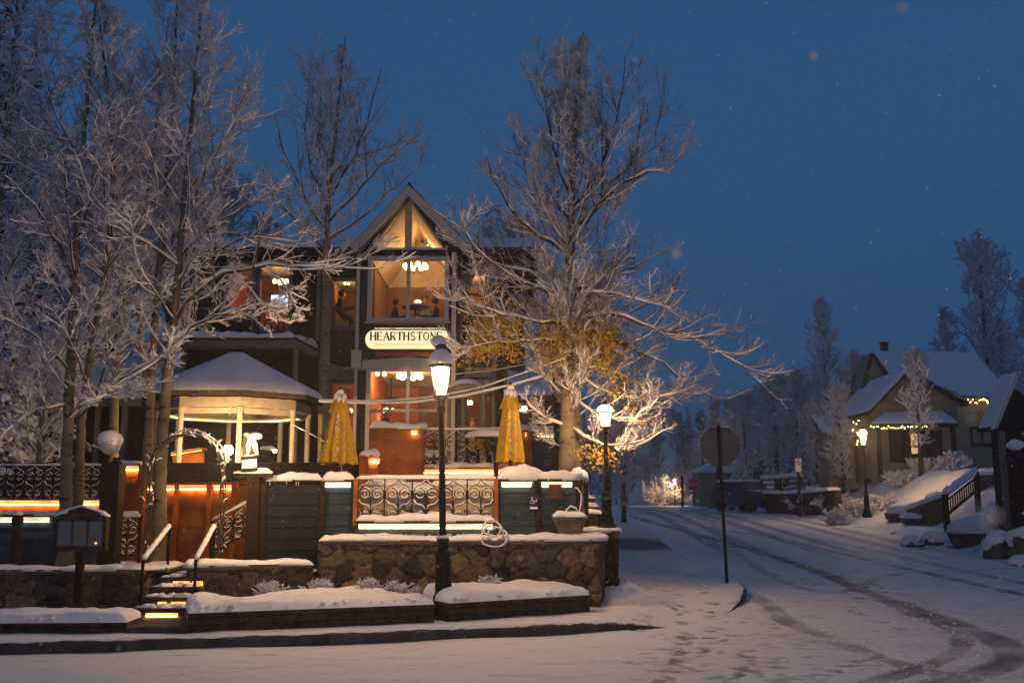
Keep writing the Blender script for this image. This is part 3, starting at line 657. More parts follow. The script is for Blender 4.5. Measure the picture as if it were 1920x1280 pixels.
board_fence('dark slate-blue board fence panel in shadow, between the orange fence and the pale-lit panel', [xy(492, 960, YF - .5), xy(600, 960, YF - .05)], lz - .05, zb1 - .01, 'grey_board', None, snow=.10, seed=5)
board_fence('blue board fence panel with a pale light under its cap, left of the scrolled railing', [xy(602, 960, YF), xy(664, 960, YF)], zb0 - .1, zb1, 'blue_board', True, lamp='led_white', snow=.15, seed=6)
bl = board_fence('wide blue board fence with thick wavy snow on top, right of the scrolled railing', [xy(932, 960, YF), xy(1008, 960, YF + .05), xy(1080, 960, YF + .1), xy(1092, 960, YF + 1.2)], zb0 - .1, P(1000, 902, YF).z, 'blue_board', [(xy(934, 960, YF), xy(1003, 960, YF)), (xy(1008, 960, YF + .05), xy(1078, 960, YF + .1))], lamp='led_white', snow=.17, seed=8)
# sill board with light under the scrolled railing
sf = board_fence('low blue ledge with a pale light strip under the wide scrolled railing', [xy(667, 985, YF - .04), xy(930, 985, YF - .04)], P(800, 1000, YF).z, P(800, 980, YF).z, 'blue_board', True, lamp='led_white', snow=.09, seed=9, pitch=.2, posts=False, name='ledge')
# ------------------------------------------------------------ scrolled ironwork
def spiral(cx, cz, r, turns, a0, sgn, n=22):
    return [(cx + r * (1 - .8 * t / n) * math.cos(a0 + sgn * turns * 2 * math.pi * t / n), cz + r * (1 - .8 * t / n) * math.sin(a0 + sgn * turns * 2 * math.pi * t / n)) for t in range(n + 1)]
def scroll_panel(mb, sb, x0, x1, z0, z1, Y, rad=.008, motif=None, slope=0):
    """rows of hearts, C-scrolls and spear points between two rails; slope = rise per metre along x"""
    Hh = z1 - z0; mw = motif or Hh * .62; n = max(1, round((x1 - x0) / mw)); w_ = (x1 - x0) / n
    def add(pts, snow=True):
        q = [(x, Y, z + slope * (x - x0)) for x, z in pts]; mb.tube(q, rad, 5)
        if snow: sb.tube([(x, y - .002, z + rad * 1.1) for x, y, z in q], [rad * 1.05 * (1 if abs(q[min(i + 1, len(q) - 1)][2] - q[max(i - 1, 0)][2]) < abs(q[min(i + 1, len(q) - 1)][0] - q[max(i - 1, 0)][0]) * 1.6 else .3) for i in range(len(q))], 5)
    for k in range(n):
        c = x0 + w_ * (k + .5); r = min(w_ * .23, Hh * .17)
        for s_ in (-1, 1):
            add(spiral(c + s_ * r * 1.02, z0 + Hh * .66, r, 1.4, math.pi / 2, s_))
            # ogee rising to a spear point
            add([(c + s_ * w_ * .46, z0 + Hh * .52), (c + s_ * w_ * .47, z0 + Hh * .70), (c + s_ * w_ * .36, z0 + Hh * .84), (c + s_ * w_ * .12, z0 + Hh * .90), (c, z0 + Hh * .995)])
            add([(c + s_ * w_ * .46, z0 + Hh * .52), (c + s_ * w_ * .34, z0 + Hh * .42), (c + s_ * w_ * .10, z0 + Hh * .38), (c, z0 + Hh * .22)])
            add(spiral(c + s_ * r * .9, z0 + Hh * .17, r * .85, 1.2, math.pi * (.5 - s_ * .5), -s_))
            add([(c + s_ * w_ * .08, z0), (c + s_ * w_ * .30, z0 + Hh * .10), (c + s_ * w_ * .44, z0 + Hh * .30)])
        add([(c, z0), (c, z0 + Hh * .6)], False)
    for k in range(n + 1):
        x = x0 + w_ * k; add([(x, z0), (x, z1)], False)
def scroll_railing(label, px0, px1, pyt, pyb, Y, rad=.009, motif=None, snow=.03, post=.02, name='scroll_railing', pyt1=None):
    a, b = P(px0, pyt, Y), P(px1, pyt, Y); zt = a.z; zb = P((px0 + px1) / 2, pyb, Y).z
    slope = (P(px1, pyt1, Y).z - zt) / (b.x - a.x) if pyt1 else 0
    th = thing(name, label, 'railing', ((a.x + b.x) / 2, Y, zb), 'scrolled iron railings')
    mb, sb = MB(), MB(); scroll_panel(mb, sb, a.x + .02, b.x - .02, zb, zt - .01, Y, rad, motif, slope)
    mb.build('scrollwork', 'wrought_iron', th); sb.build('snow_dusting', 'snow', th)
    zt1 = zt + slope * (b.x - a.x); mb = MB().obox((a.x, Y, zt), (b.x, Y, zt1), .04, .025); mb.obox((a.x, Y, zb), (b.x, Y, zb + slope * (b.x - a.x)), .03, .02); mb.build('rail', 'wrought_iron', th)
    for x in (a.x, b.x): MB().box(x - post, x + post, Y - post, Y + post, zb - .12, zt + slope * (x - a.x) + .015).build('post', 'wrought_iron', th)
    if snow: snow_strip('snow_cap', [(a.x, Y, zt + .013), (b.x, Y, zt1 + .013)], .045, snow, abs(int(px0)), th, rough=.5, over=.008)
    return th
rg = scroll_railing('wide scrolled iron railing in front of the snowy patio tables', 668, 930, 897, 979, YF, .010, snow=.045)
for px in (667, 931):
    r_ = rp(px - 4, 897, px + 3, 985, YF - .06); MB().box(r_[0], r_[1], YF - .10, YF - .03, r_[2], r_[3]).build('end_board', 'rust_metal', rg)
# ------------------------------------------------------------ upper terrace: amber-lit walls
zu0 = pz - .05
def amb(label, path, z1, Y=None, **k): return board_fence(label, path, zu0, z1, 'rust_metal', name='terrace_wall', cat='wall', pitch=.2, **k)
YU = 19.2
zr = P(800, 879, YU).z
amb('long low rust-coloured terrace wall with an amber light strip, right of the umbrella gap', [xy(790, 880, YU), xy(986, 880, YU)], zr, seed=21, snow=.07, posts=False, strip=True)
bx = amb('tall rust-coloured bin wall with a rounded snow cap and a small amber light at its corner', [xy(692, 850, YU - .35), xy(792, 850, YU - .35), xy(793, 850, YU + .6)], P(740, 806, YU - .35).z, seed=22, snow=.12, posts=False, strip=[(xy(766, 850, YU - .35), xy(788, 850, YU - .35))])
amb('short stepped rust-coloured wall with a slanting amber light, left of the bin wall', [xy(674, 870, YU - 1.6), xy(686, 870, YU - 1.6), xy(705, 870, YU - .8)], P(690, 858, YU - 1.3).z, seed=23, snow=.13, posts=False, strip=[(xy(687, 870, YU - 1.6), xy(704, 870, YU - .8))])
amb('rust-coloured wall end with a warm light strip, behind the right-hand umbrella', [xy(940, 850, YU - .4), xy(997, 850, YU - .3)], P(970, 810, YU - .3).z, seed=24, snow=.12, posts=False, strip=[(xy(978, 850, YU - .35), xy(990, 850, YU - .32))])
board_fence('short blue board fence with a cream light strip, beside the leaning black pole', [xy(999, 850, YU - .3), xy(1040, 850, YU), xy(1042, 850, YU + 1)], zu0, P(1020, 812, YU).z, 'blue_board', [(xy(1000, 850, YU - .3), xy(1038, 850, YU))], name='board_fence', lamp='led_white', snow=.08, seed=25, posts=False)
scroll_railing('snow-lined scrolled railing on the upper terrace before the glazed bay', 792, 960, 805, 872, YU + .15, .009, snow=.03)
# left terraces
board_fence('curved rust-coloured fence with an amber strip under its cap, behind the arch', [xy(278, 980, 16.6), xy(335, 980, 16.0), xy(395, 980, 15.7), xy(440, 980, 15.6), xy(492, 980, 15.6)], lz - .05, P(400, 908, 15.8).z, 'rust_metal', [(xy(278, 980, 16.6), xy(335, 980, 16.0)), (xy(335, 980, 16.0), xy(393, 980, 15.7)), (xy(397, 980, 15.7), xy(440, 980, 15.6)), (xy(474, 980, 15.6), xy(491, 980, 15.6))], snow=0, seed=26, pitch=.3)
board_fence('rust-coloured gate post wall with an amber strip, beside the globe lamp post', [xy(220, 930, 17.3), xy(266, 930, 17.2)], lz - .05, P(240, 873, 17.3).z, 'rust_metal', True, snow=.06, seed=27, pitch=.3)
board_fence('long rust-coloured terrace wall with an amber strip, below the left scrolled railing', [xy(-260, 950, 17.0), xy(193, 950, 17.0)], lz, P(100, 937, 17.0).z, 'rust_metal', True, snow=0, seed=28, pitch=.25, posts=False)
board_fence('low blue board fence with a cool white strip, behind the menu board', [xy(-260, 1010, 15.3), xy(100, 1010, 15.3), xy(190, 1010, 15.5)], lz - .05, P(60, 968, 15.3).z, 'blue_board', [(xy(-260, 1010, 15.3), xy(100, 1010, 15.3)), (xy(100, 1010, 15.3), xy(188, 1010, 15.5))], lamp='led_white', snow=.05, seed=29, posts=False)
board_fence('small rust-coloured wall piece lit amber behind the left scrolled railing', [xy(-80, 910, 19.5), xy(-10, 910, 19.5)], uz - .2, P(50, 885, 19.5).z, 'rust_metal', True, snow=.05, seed=30, posts=False)
board_fence('short amber-lit wall piece behind the first birch trunks', [xy(36, 910, 19.5), xy(70, 910, 19.5)], uz - .2, P(50, 888, 19.5).z, 'rust_metal', True, snow=.05, seed=31, posts=False)
scroll_railing('scrolled iron railing of the far left terrace, over the long amber strip', -60, 192, 872, 934, 17.4, .009, snow=.02)
scroll_railing('short scrolled railing beside the arch, in front of the rust wall', 217, 264, 968, 1040, 15.6, .010, snow=.07)
scroll_railing('scrolled stair railing climbing to the right behind the sign post', 398, 478, 975, 1035, 15.2, .009, snow=.03, pyt1=935)

# ============================================================ THE RESTAURANT BUILDING
YB, YM = 26.0, 27.3          # bay front, main wall front
B0 = P(765, 870, YB)
bld = thing('restaurant_building', 'tall dark clapboard house with a steep glazed gable and lit windows', 'building', (B0.x, YM, uz))
def wall_holes(name, m, px0, px1, pyt, pyb, Y, holes, parent, thick=.18):
    x0, x1, z0, z1 = rp(px0, pyt, px1, pyb, Y); z0 = P((px0 + px1) / 2, pyb, Y).z; hs = [rp(*h, Y) for h in holes]
    xs = sorted({x0, x1} | {v for h in hs for v in h[:2]}); zs = sorted({z0, z1} | {v for h in hs for v in h[2:]}); mb = MB()
    xs = [v for v in xs if x0 <= v <= x1]; zs = [v for v in zs if z0 <= v <= z1]
    for a, b in zip(xs, xs[1:]):
        run = None
        for c, d in zip(zs, zs[1:]):
            solid = not any(h[0] - 1e-6 <= a and b <= h[1] + 1e-6 and h[2] - 1e-6 <= c and d <= h[3] + 1e-6 for h in hs)
            if solid: run = (run[0], d) if run else (c, d)
            if (not solid) and run: mb.box(a, b, Y, Y + thick, *run); run = None
        if run: mb.box(a, b, Y, Y + thick, *run)
    return mb.build(name, m, parent)
def window(px0, py0, px1, py1, Y, parent=bld, fw=.06, mull=(), bars=(), m='white_trim', depth=.10, sill=True, glass_=True, name='window', label=None):
    x0, x1, z0, z1 = rp(px0, py0, px1, py1, Y); mb = MB(); e = .05
    mb.box(x0 - .02, x0 + fw, Y - e, Y + depth, z0 + fw, z1 - fw); mb.box(x1 - fw, x1 + .02, Y - e, Y + depth, z0 + fw, z1 - fw)
    mb.box(x0 - .03, x1 + .03, Y - e - .003, Y + depth, z1 - fw, z1 + .02); mb.box(x0 - .03, x1 + .03, Y - e - .003, Y + depth, z0 - .02, z0 + fw)
    for u in mull: xm = x0 + (x1 - x0) * u; mb.box(xm - fw * .55, xm + fw * .55, Y - e + .004, Y + depth, z0 + fw, z1 - fw)
    for u in bars: zm = z1 + (z0 - z1) * u; mb.box(x0 + fw, x1 - fw, Y - e + .008, Y + depth - .01, zm - fw * .4, zm + fw * .4)
    f = mb.build(name, m, parent)
    if label: f['label'] = label
    if glass_: MB().quad((x0 + fw, Y + .05, z0 + fw), (x1 - fw, Y + .05, z0 + fw), (x1 - fw, Y + .05, z1 - fw), (x0 + fw, Y + .05, z1 - fw)).build('pane', 'window_glass', f)
    if sill: MB().box(x0 - .06, x1 + .06, Y - .12, Y - .004, z0 - .07, z0 - .021).build('sill', m, f)
    return x0, x1, z0, z1
def room(px0, py0, px1, py1, Y, depth, m='interior', parent=bld, floor_m='interior_dark', side=None, ceil=None):
    x0, x1, z0, z1 = rp(px0, py0, px1, py1, Y); y0, y1 = Y + .2, Y + depth; t = .06
    MB().box(x0, x1, y1, y1 + t, z0, z1).build('room_back', m, parent)
    MB().box(x0 - t, x0, y0, y1, z0, z1).box(x1, x1 + t, y0, y1, z0, z1).build('room_sides', side or m, parent)
    MB().box(x0, x1, y0, y1, z1, z1 + t).build('room_ceiling', ceil or 'cream', parent)
    MB().box(x0, x1, y0, y1, z0 - t, z0).build('room_floor', floor_m, parent)
    return x0, x1, y0, y1, z0, z1
# --- main walls, left block and right block
UL = [(424, 492, 476, 596), (484, 492, 546, 618), (620, 522, 670, 616)]
LLs = [(372, 770, 396, 842), (618, 716, 668, 822)]
wall_holes('wall', 'siding_navy', 345, 686, 472, 900, YM, UL + [(618, 716, 668, 822)], bld)
wall_holes('wall', 'siding_navy', 846, 985, 474, 890, YM, [(872, 510, 924, 580), (872, 740, 922, 806)], bld)
# side wall of the left block and back
x0, x1, z0, z1 = rp(345, 472, 985, 890, YM)
MB().box(x0, x0 + .18, YM + .181, YM + 7, uz - .2, z1 - .02).box(x1 - .18, x1, YM + .181, YM + 7, uz - .2, z1 - .02).box(x0 + .181, x1 - .181, YM + 6.8, YM + 7, uz - .2, z1 - .02).build('wall', 'siding_navy', bld)
zeave = z1; bx0, bx1 = x0, x1
# main roof: ridge parallel to the front, snow on it
rid = zeave + 1.15
mb = MB().prism([(0, 0)], 0, 0) if False else MB()
ga, gb = P(676, 472, YB).x, P(857, 472, YB).x
for (a, b) in ((bx0 - .5, ga - .02), (gb + .02, bx1 + .5)):
    V = [(a, YM - .5, zeave - .02), (b, YM - .5, zeave - .02), (b, YM + 3.5, rid), (a, YM + 3.5, rid), (b, YM + 7.5, zeave - .02), (a, YM + 7.5, zeave - .02)]
    V += [(x, y, z - .14) for x, y, z in V]
    mb.addm(V, [(0, 1, 2, 3), (3, 2, 4, 5), (6, 9, 8, 7), (9, 11, 10, 8), (0, 6, 7, 1), (5, 4, 10, 11), (0, 3, 9, 6), (3, 5, 11, 9), (1, 7, 8, 2), (2, 8, 10, 4)])
mb.addm([(ga - .02, YM + 3.5, rid), (gb + .02, YM + 3.5, rid), (gb + .02, YM + 7.5, zeave - .02), (ga - .02, YM + 7.5, zeave - .02)], [(0, 1, 2, 3)])
roof = mb.build('roof', 'shingle', bld)
# snow quilt on the front slope
def quilt(name, a, b, c, d, th, parent, seed=1, nu=36, nv=14, m='snow'):
    a, b, c, d = map(Vector, (a, b, c, d)); V = []
    for i in range(nu + 1):
        for j in range(nv + 1):
            u, v = i / nu, j / nv; p = a.lerp(b, u).lerp(d.lerp(c, u), v); e = min(1, min(u, 1 - u) * nu / 1.5, min(v, 1 - v) * nv / 1.5); e = math.sqrt(max(0, 1 - (1 - e) ** 2))
            V.append(p + Vector((0, 0, th * e * (1 + .3 * float(noise2(p.x * 1.1, (p.y + p.z) * 1.1, seed, 4)) + .15 * float(noise2(p.x * 5, (p.y + p.z) * 5, seed, 2))) + .012)))
    Fs = [(i * (nv + 1) + j, (i + 1) * (nv + 1) + j, (i + 1) * (nv + 1) + j + 1, i * (nv + 1) + j + 1) for i in range(nu) for j in range(nv)]
    return npmesh(name, V, Fs, m, parent, True)
for a, b in ((bx0 - .48, ga - .04), (gb + .04, bx1 + .48)): quilt('snow_cover', (a, YM - .48, zeave), (b, YM - .48, zeave), (b, YM + 3.5, rid + .01), (a, YM + 3.5, rid + .01), .16, roof, 4, 40, 16)
MB().box(bx0 - .5, ga - .02, YM - .56, YM - .503, zeave - .26, zeave - .03).box(gb + .02, bx1 + .5, YM - .56, YM - .503, zeave - .26, zeave - .03).build('fascia', 'navy_wood', bld)
# --- glazed bay
wall_holes('bay_wall', 'navy_wood', 676, 857, 472, 900, YB, [(691, 482, 840, 602), (687, 690, 842, 850)], bld, .2)
bxa, bxb, _, zbt = rp(676, 472, 857, 900, YB)
MB().box(bxa, bxa + .15, YB + .201, YM - .003, uz - .2, zbt).box(bxb - .15, bxb, YB + .201, YM - .003, uz - .2, zbt).build('bay_side', 'siding_navy', bld)
ap = P(765, 369, YB); bl_, br_ = P(694, 469, YB), P(836, 469, YB); xm = (bl_.x + br_.x) / 2
roofap = P(766, 345, YB - .55); rl, rr_ = P(655, 462, YB - .55), P(884, 463, YB - .55)
# triangular gable windows
def tri_frame(p, q, r, wd, y0, y1):
    pts = [Vector((v[0], 0, v[1])) for v in (p, q, r)]; cen = sum(pts, Vector()) / 3; mb = MB(); inn = []
    n = 3
    for i in range(n):
        a, b, c = pts[i - 1], pts[i], pts[(i + 1) % n]; d1 = (a - b).normalized(); d2 = (c - b).normalized(); bis = (d1 + d2).normalized(); s_ = math.sin(d1.angle(d2) / 2); inn.append(b + bis * wd / s_)
    for i in range(n):
        j = (i + 1) % n; quadp = [pts[i], pts[j], inn[j], inn[i]]; mb.prism([(v.x, v.z) for v in quadp], y0, y1)
    return mb, inn
for sgn, e in ((-1, bl_), (1, br_)):
    xc = xm + sgn * .035
    mb, inn = tri_frame((xc, bl_.z), (e.x, bl_.z), (xc, ap.z - .06), .055, YB - .05, YB + .1)
    f = mb.build('gable_window', 'white_trim', bld)
    MB().addm([(v.x, YB + .05, v.z) for v in inn], [(0, 1, 2)]).build('pane', 'window_glass', f)
MB().box(xm - .034, xm + .034, YB - .07, YB + .1, bl_.z, ap.z - .05).build('mullion', 'white_trim', bld)
MB().box(bxa, bxb, YB - .03, YB + .195, zbt + .001, bl_.z).build('beam', 'navy_wood', bld)
# gable wall strip between glass and rake
sl = (ap.z - bl_.z) / (ap.x - bl_.x)
def gable_strip(xe, side):
    A = (xe, bl_.z); Bq = (xm, ap.z)
    out_ = (bxa if side < 0 else bxb, bl_.z)
    return MB().prism([A, out_, (xm, ap.z + .42), Bq] if side < 0 else [A, Bq, (xm, ap.z + .42), out_], YB - .01, YB + .19)
gable_strip(bl_.x, -1).build('gable_strip', 'navy_wood', bld); gable_strip(br_.x, 1).build('gable_strip', 'navy_wood', bld)
# gable roof slabs with broad white rakes
def rake(side):
    e = rl if side < 0 else rr_; th_ = .13; y0, y1 = YB - .55, YM + 3.2
    a = Vector((roofap.x, 0, roofap.z)); b = Vector((e.x, 0, e.z)); d = (b - a).normalized(); n_ = Vector((-d.z, 0, d.x)) * (1 if side < 0 else -1)
    if n_.z < 0: n_ = -n_
    q = [a, b, b - n_ * th_, a - Vector((0, 0, th_ / abs(n_.z)))]
    if side > 0: q = [q[0], q[3], q[2], q[1]]
    r = MB().prism([(v.x, v.z) for v in q], y0, y1).build('gable_roof', 'shingle', bld)
    # barge board, moulding
    w1 = .20
    poly = [a - Vector((0, 0, .03)), b - n_ * .03, b - n_ * w1, a - Vector((0, 0, .03 + (w1 - .03) / abs(n_.z)))]
    if side > 0: poly = [poly[0], poly[3], poly[2], poly[1]]
    MB().prism([(v.x, v.z) for v in poly], y0 - .05, y0 - .003).build('barge_board', 'white_trim', bld)
    poly = [a - Vector((0, 0, .03 + (w1 - .03) / abs(n_.z))), b - n_ * w1, b - n_ * (w1 + .045), a - Vector((0, 0, .03 + (w1 + .015) / abs(n_.z)))]
    if side > 0: poly = [poly[0], poly[3], poly[2], poly[1]]
    MB().prism([(v.x, v.z) for v in poly], y0 - .09, y0 - .02).build('rake_moulding', 'white_trim', bld)
    # soffit box closing towards the wall
    poly = [a - Vector((0, 0, .15 / abs(n_.z))), b - n_ * .15, b - n_ * .19, a - Vector((0, 0, .19 / abs(n_.z)))]
    if side > 0: poly = [poly[0], poly[3], poly[2], poly[1]]
    MB().prism([(v.x, v.z) for v in poly], y0 - .002, YB - .02).build('soffit', 'grey_trim', bld)
    o = n_ * .012; A, B_ = a + o, b + o
    c = [(B_.x, y0 + .08, B_.z), (B_.x, y1, B_.z), (A.x, y1, A.z), (A.x, y0 + .08, A.z)]
    q = quilt('snow_cover', *c, .07, r, 8 + side, 20, 20)
rake(-1); rake(1)
# --- rooms behind the glass
r1 = room(688, 478, 843, 606, YB, 4.2, 'interior_tan', floor_m='interior_dark')
bld_children = [c for c in bld.children if c.name.startswith('room_ceiling')]
# upper room is open to the gable: sloping cream ceiling instead of a flat one
for c in bld_children: bpy.data.objects.remove(c, do_unlink=True)
zc = r1[5]
MB().prism([(r1[0] - .02, zc), (xm, ap.z - .03), (xm, ap.z - .10), (r1[0] + .04, zc)], YB + .2, YB + 4.2).prism([(r1[1] + .02, zc), (r1[1] - .04, zc), (xm, ap.z - .10), (xm, ap.z - .03)], YB + .2, YB + 4.2).build('gable_ceiling', 'cream', bld)
MB().prism([(r1[0], zc + .001), (r1[1], zc + .001), (xm, ap.z - .06)], r1[3], r1[3] + .05).build('gable_back', 'cream', bld)
va = P(735, 452, YB + 4); vb = P(835, 452, YB + 4); vc = P(785, 436, YB + 4)
MB().prism([(va.x, va.z), (vb.x, vb.z), (vc.x, vc.z)], r1[3] - .05, r1[3] - .002).build('roof_truss', 'interior_dark', bld)
MB().box(r1[0] + .02, r1[1] - .02, r1[3] - .05, r1[3] - .003, r1[4], r1[4] + (r1[5] - r1[4]) * .42).build('wainscot', 'interior_dark', bld)
MB().box(r1[0] + .02, r1[1] - .02, r1[3] - .07, r1[3] - .003, r1[4] + (r1[5] - r1[4]) * .42, r1[4] + (r1[5] - r1[4]) * .46).build('picture_rail', 'dark_wood', bld)
r2 = room(686, 686, 843, 852, YB, 4.6, 'interior_tan', side='interior_orange', floor_m='interior_dark')
MB().box(r2[0] + .02, r2[0] + .95, r2[3] - .08, r2[3] - .003, r2[4], r2[5] - .1).build('partition', 'interior_orange', bld)
MB().box(r2[0] + 1.7, r2[1] - .02, r2[3] - .5, r2[3] - .42, r2[4], r2[4] + 1.5).build('partition', 'interior_orange', bld)
r3 = room(420, 486, 550, 618, YM, 3.6, 'interior_orange', side='interior_orange')
r4 = room(616, 516, 672, 618, YM, 2.5, 'interior', side='interior')
r5 = room(866, 504, 928, 584, YM, 2.5, 'interior')
r6 = room(612, 712, 671, 826, YM, 2.5, 'interior_orange', side='interior_orange')
r7 = room(866, 736, 926, 810, YM, 2.8, 'interior_orange', side='interior_orange')
# --- windows
window(691, 482, 840, 602, YB, mull=(.5,), fw=.085)
window(687, 690, 842, 850, YB, mull=(.5,), bars=(.5,), fw=.085)
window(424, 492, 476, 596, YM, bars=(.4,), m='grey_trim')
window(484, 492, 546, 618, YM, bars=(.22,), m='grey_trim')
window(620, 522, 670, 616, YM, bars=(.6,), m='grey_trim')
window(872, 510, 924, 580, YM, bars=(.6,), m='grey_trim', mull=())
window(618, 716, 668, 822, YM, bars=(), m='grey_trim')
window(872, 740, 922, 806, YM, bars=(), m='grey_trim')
# lit arched curtains in the right-hand upper window
x0, x1, z0, z1 = rp(876, 512, 920, 578, YM + .25)
for s_ in (-1, 1):
    xc = (x0 + x1) / 2; e = x0 if s_ < 0 else x1; V = []
    for i in range(13):
        t = i / 12; z = z1 - (z1 - z0) * t; inner = xc + (e - xc) * (.25 + .7 * math.sin(min(1, t * 1.25) * math.pi / 2)); 
        for j in range(9): u = j / 8; V.append((inner + (e - inner) * u, YM + .3 + .02 * math.sin(u * 22), z))
    npmesh('curtain', V, [(i * 9 + j, i * 9 + j + 1, (i + 1) * 9 + j + 1, (i + 1) * 9 + j) for i in range(12) for j in range(8)], 'pink_cloth', bld, True)
# corner boards, downpipes, storey bands
def vbar(px, pyt, pyb, Y, wd, m='grey_trim', name='corner_board', d=.07):
    a = P(px, pyt, Y); b = P(px, pyb, Y); return MB().box(a.x - wd / 2, a.x + wd / 2, Y - d, Y - .004, b.z, a.z).build(name, m, bld)
vbar(674, 466, 890, YB, .085, 'white_trim', 'downpipe', .1)
vbar(852, 474, 890, YB, .11, 'white_trim'); vbar(676, 640, 890, YB, .05, 'navy_wood'); vbar(866, 476, 640, YM, .06); vbar(927, 476, 720, YM, .12); vbar(600, 486, 640, YM, .10)
vbar(350, 480, 630, YM, .12); vbar(480, 486, 632, YM, .10, 'grey_trim')
x0, x1, z0, z1 = rp(846, 474, 985, 500, YM); MB().box(x0, x1, YM - .05, YM - .005, z1 - .16, z1 - .02).build('frieze_board', 'grey_trim', bld)
x0, x1, z0, z1 = rp(680, 674, 850, 692, YB); mb = MB().prism([(x0, z0), (x1, z0), (x1, z1 - .04), ((x0 + x1) / 2, z1 + .06), (x0, z1 - .04)], YB - .10, YB - .055); mb.build('door_header', 'white_trim', bld)
x0, x1, z0, z1 = rp(614, 688, 672, 712, YM); MB().box(x0, x1, YM - .10, YM - .005, z0, z1).build('window_header', 'grey_trim', bld)
x0, x1, z0, z1 = rp(866, 712, 928, 738, YM); MB().box(x0, x1, YM - .10, YM - .005, z0, z1).build('window_header', 'grey_trim', bld)
x0, x1, z0, z1 = rp(872, 690, 930, 706, YM); MB().box(x0, x1, YM - .12, YM - .005, z0, z1).build('storey_band', 'grey_trim', bld)
# columns of the right-hand veranda
for px, yt, wd in ((868, 736, .16), (860, 760, .09), (905, 730, .12), (948, 700, .10), (926, 690, .12)):
    a = P(px, yt, YB + .3); b = P(px, 880, YB + .3); MB().lathe((a.x, YB + .3, uz), [(wd * .75, 0), (wd * .75, .12), (wd * .5, .16), (wd * .5, a.z - uz - .1), (wd * .7, a.z - uz)], 10).build('veranda_column', 'grey_trim', bld)
# arched snowy canopy over the veranda door
x0, x1, z0, z1 = rp(838, 714, 912, 738, YB - .6); xc = (x0 + x1) / 2; V = []; nn = 16
cn = thing('awning', 'rounded canopy loaded with snow right of the front lamp head', 'canopy', (xc, YB - .2, z0 - .2))
mb = MB(); prof = [(xc + (x1 - x0) / 2 * math.cos(math.pi * i / nn), z0 - .05 + .26 * math.sin(math.pi * i / nn)) for i in range(nn + 1)]; mb.prism(prof[::-1], YB - .9, YB - .06); mb.build('frame', 'grey_trim', cn)
V = []; n1 = 18; n2 = 8
for i in range(n1 + 1):
    for j in range(n2 + 1):
        a = math.pi * i / n1; e = min(1, min(j, n2 - j) / 2) ** .5 if 0 < j < n2 else 0; V.append((xc + (x1 - x0) / 2 * 1.04 * math.cos(a), YB - .95 + .9 * j / n2, z0 - .04 + (.27 + .14 * e) * math.sin(a)))
npmesh('snow_cover', V, [(i * 9 + j, i * 9 + j + 1, (i + 1) * 9 + j + 1, (i + 1) * 9 + j) for i in range(n1) for j in range(n2)], 'snow', cn, True)
for px in (842, 908): a = P(px, 738, YB - .8); MB().lathe((a.x, YB - .8, uz), [(.05, 0), (.05, a.z - uz)], 8).build('post', 'grey_trim', cn)
# junction box and cable on the wall
a, b = P(661, 658, YB - .05), P(678, 691, YB - .05)
MB().box(a.x, b.x, YB - .25, YB - .101, b.z, a.z).build('meter_box', 'white_trim', bld)
# --- left veranda roof on posts, under the upper windows
vr = thing('veranda', 'snow-edged veranda roof on white posts, behind the round pavilion', 'veranda', (P(450, 700, 24.8).x, 24.8, uz))
x0, x1, z0, z1 = rp(340, 628, 556, 640, 24.4); xr, _, _, _ = rp(598, 640, 600, 642, 26.2)
poly = [(x0 - .3, 24.3), (x1, 24.3), (xr, 26.0), (xr, YM - .005), (x0 - .3, YM - .005)]
MB().slab(poly, z0, z0 + .10).build('roof_deck', 'shingle', vr)
MB().slab([(a[0], a[1]) for a in [(x0 - .33, 24.27), (x1 + .02, 24.27), (xr + .03, 25.98), (xr - .06, 26.0), (x1 - .03, 24.36), (x0 - .33, 24.36)]], z0 - .14, z0 - .003).build('fascia', 'grey_trim', vr)
snow_strip('snow_cap', [(x0 - .3, 24.5, z0 + .1), (x1 - .05, 24.5, z0 + .1)], .5, .13, 41, vr); snow_strip('snow_cap', [(x1 - .1, 24.5, z0 + .1), (xr - .2, 26.0, z0 + .1)], .45, .12, 42, vr)
a = P(340, 652, 24.6); MB().obox((x0 - .3, 24.6, a.z), (x1, 24.6, a.z), .05, .05).obox((x1, 24.6, a.z), (xr - .1, 26.1, a.z), .05, .05).build('beam', 'grey_trim', vr)
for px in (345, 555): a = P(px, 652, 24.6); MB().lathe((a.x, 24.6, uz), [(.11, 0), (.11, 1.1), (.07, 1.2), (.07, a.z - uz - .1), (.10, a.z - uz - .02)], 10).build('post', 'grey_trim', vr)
for px in (415, 470, 510): a, b = P(px, 640, 24.6), P(px, 652, 24.6); MB().box(a.x - .03, a.x + .03, 24.57, 24.62, b.z + .03, z0 - .005).build('bracket', 'grey_trim', vr)
# balcony rail above it
a, b = P(350, 578, 24.9), P(590, 578, 24.9); rl_ = thing('balcony_rail', 'thin balcony rail across the dark upper windows on the left', 'railing', (a.x, 24.9, z0 + .1))
MB().obox(a, b, .04, .04).build('rail', 'grey_trim', rl_)
for i in range(22): x = a.x + (b.x - a.x) * i / 21; MB().box(x - .012, x + .012, 24.89, 24.91, z0 + .1, a.z - .021).build('baluster', 'black_iron', rl_)
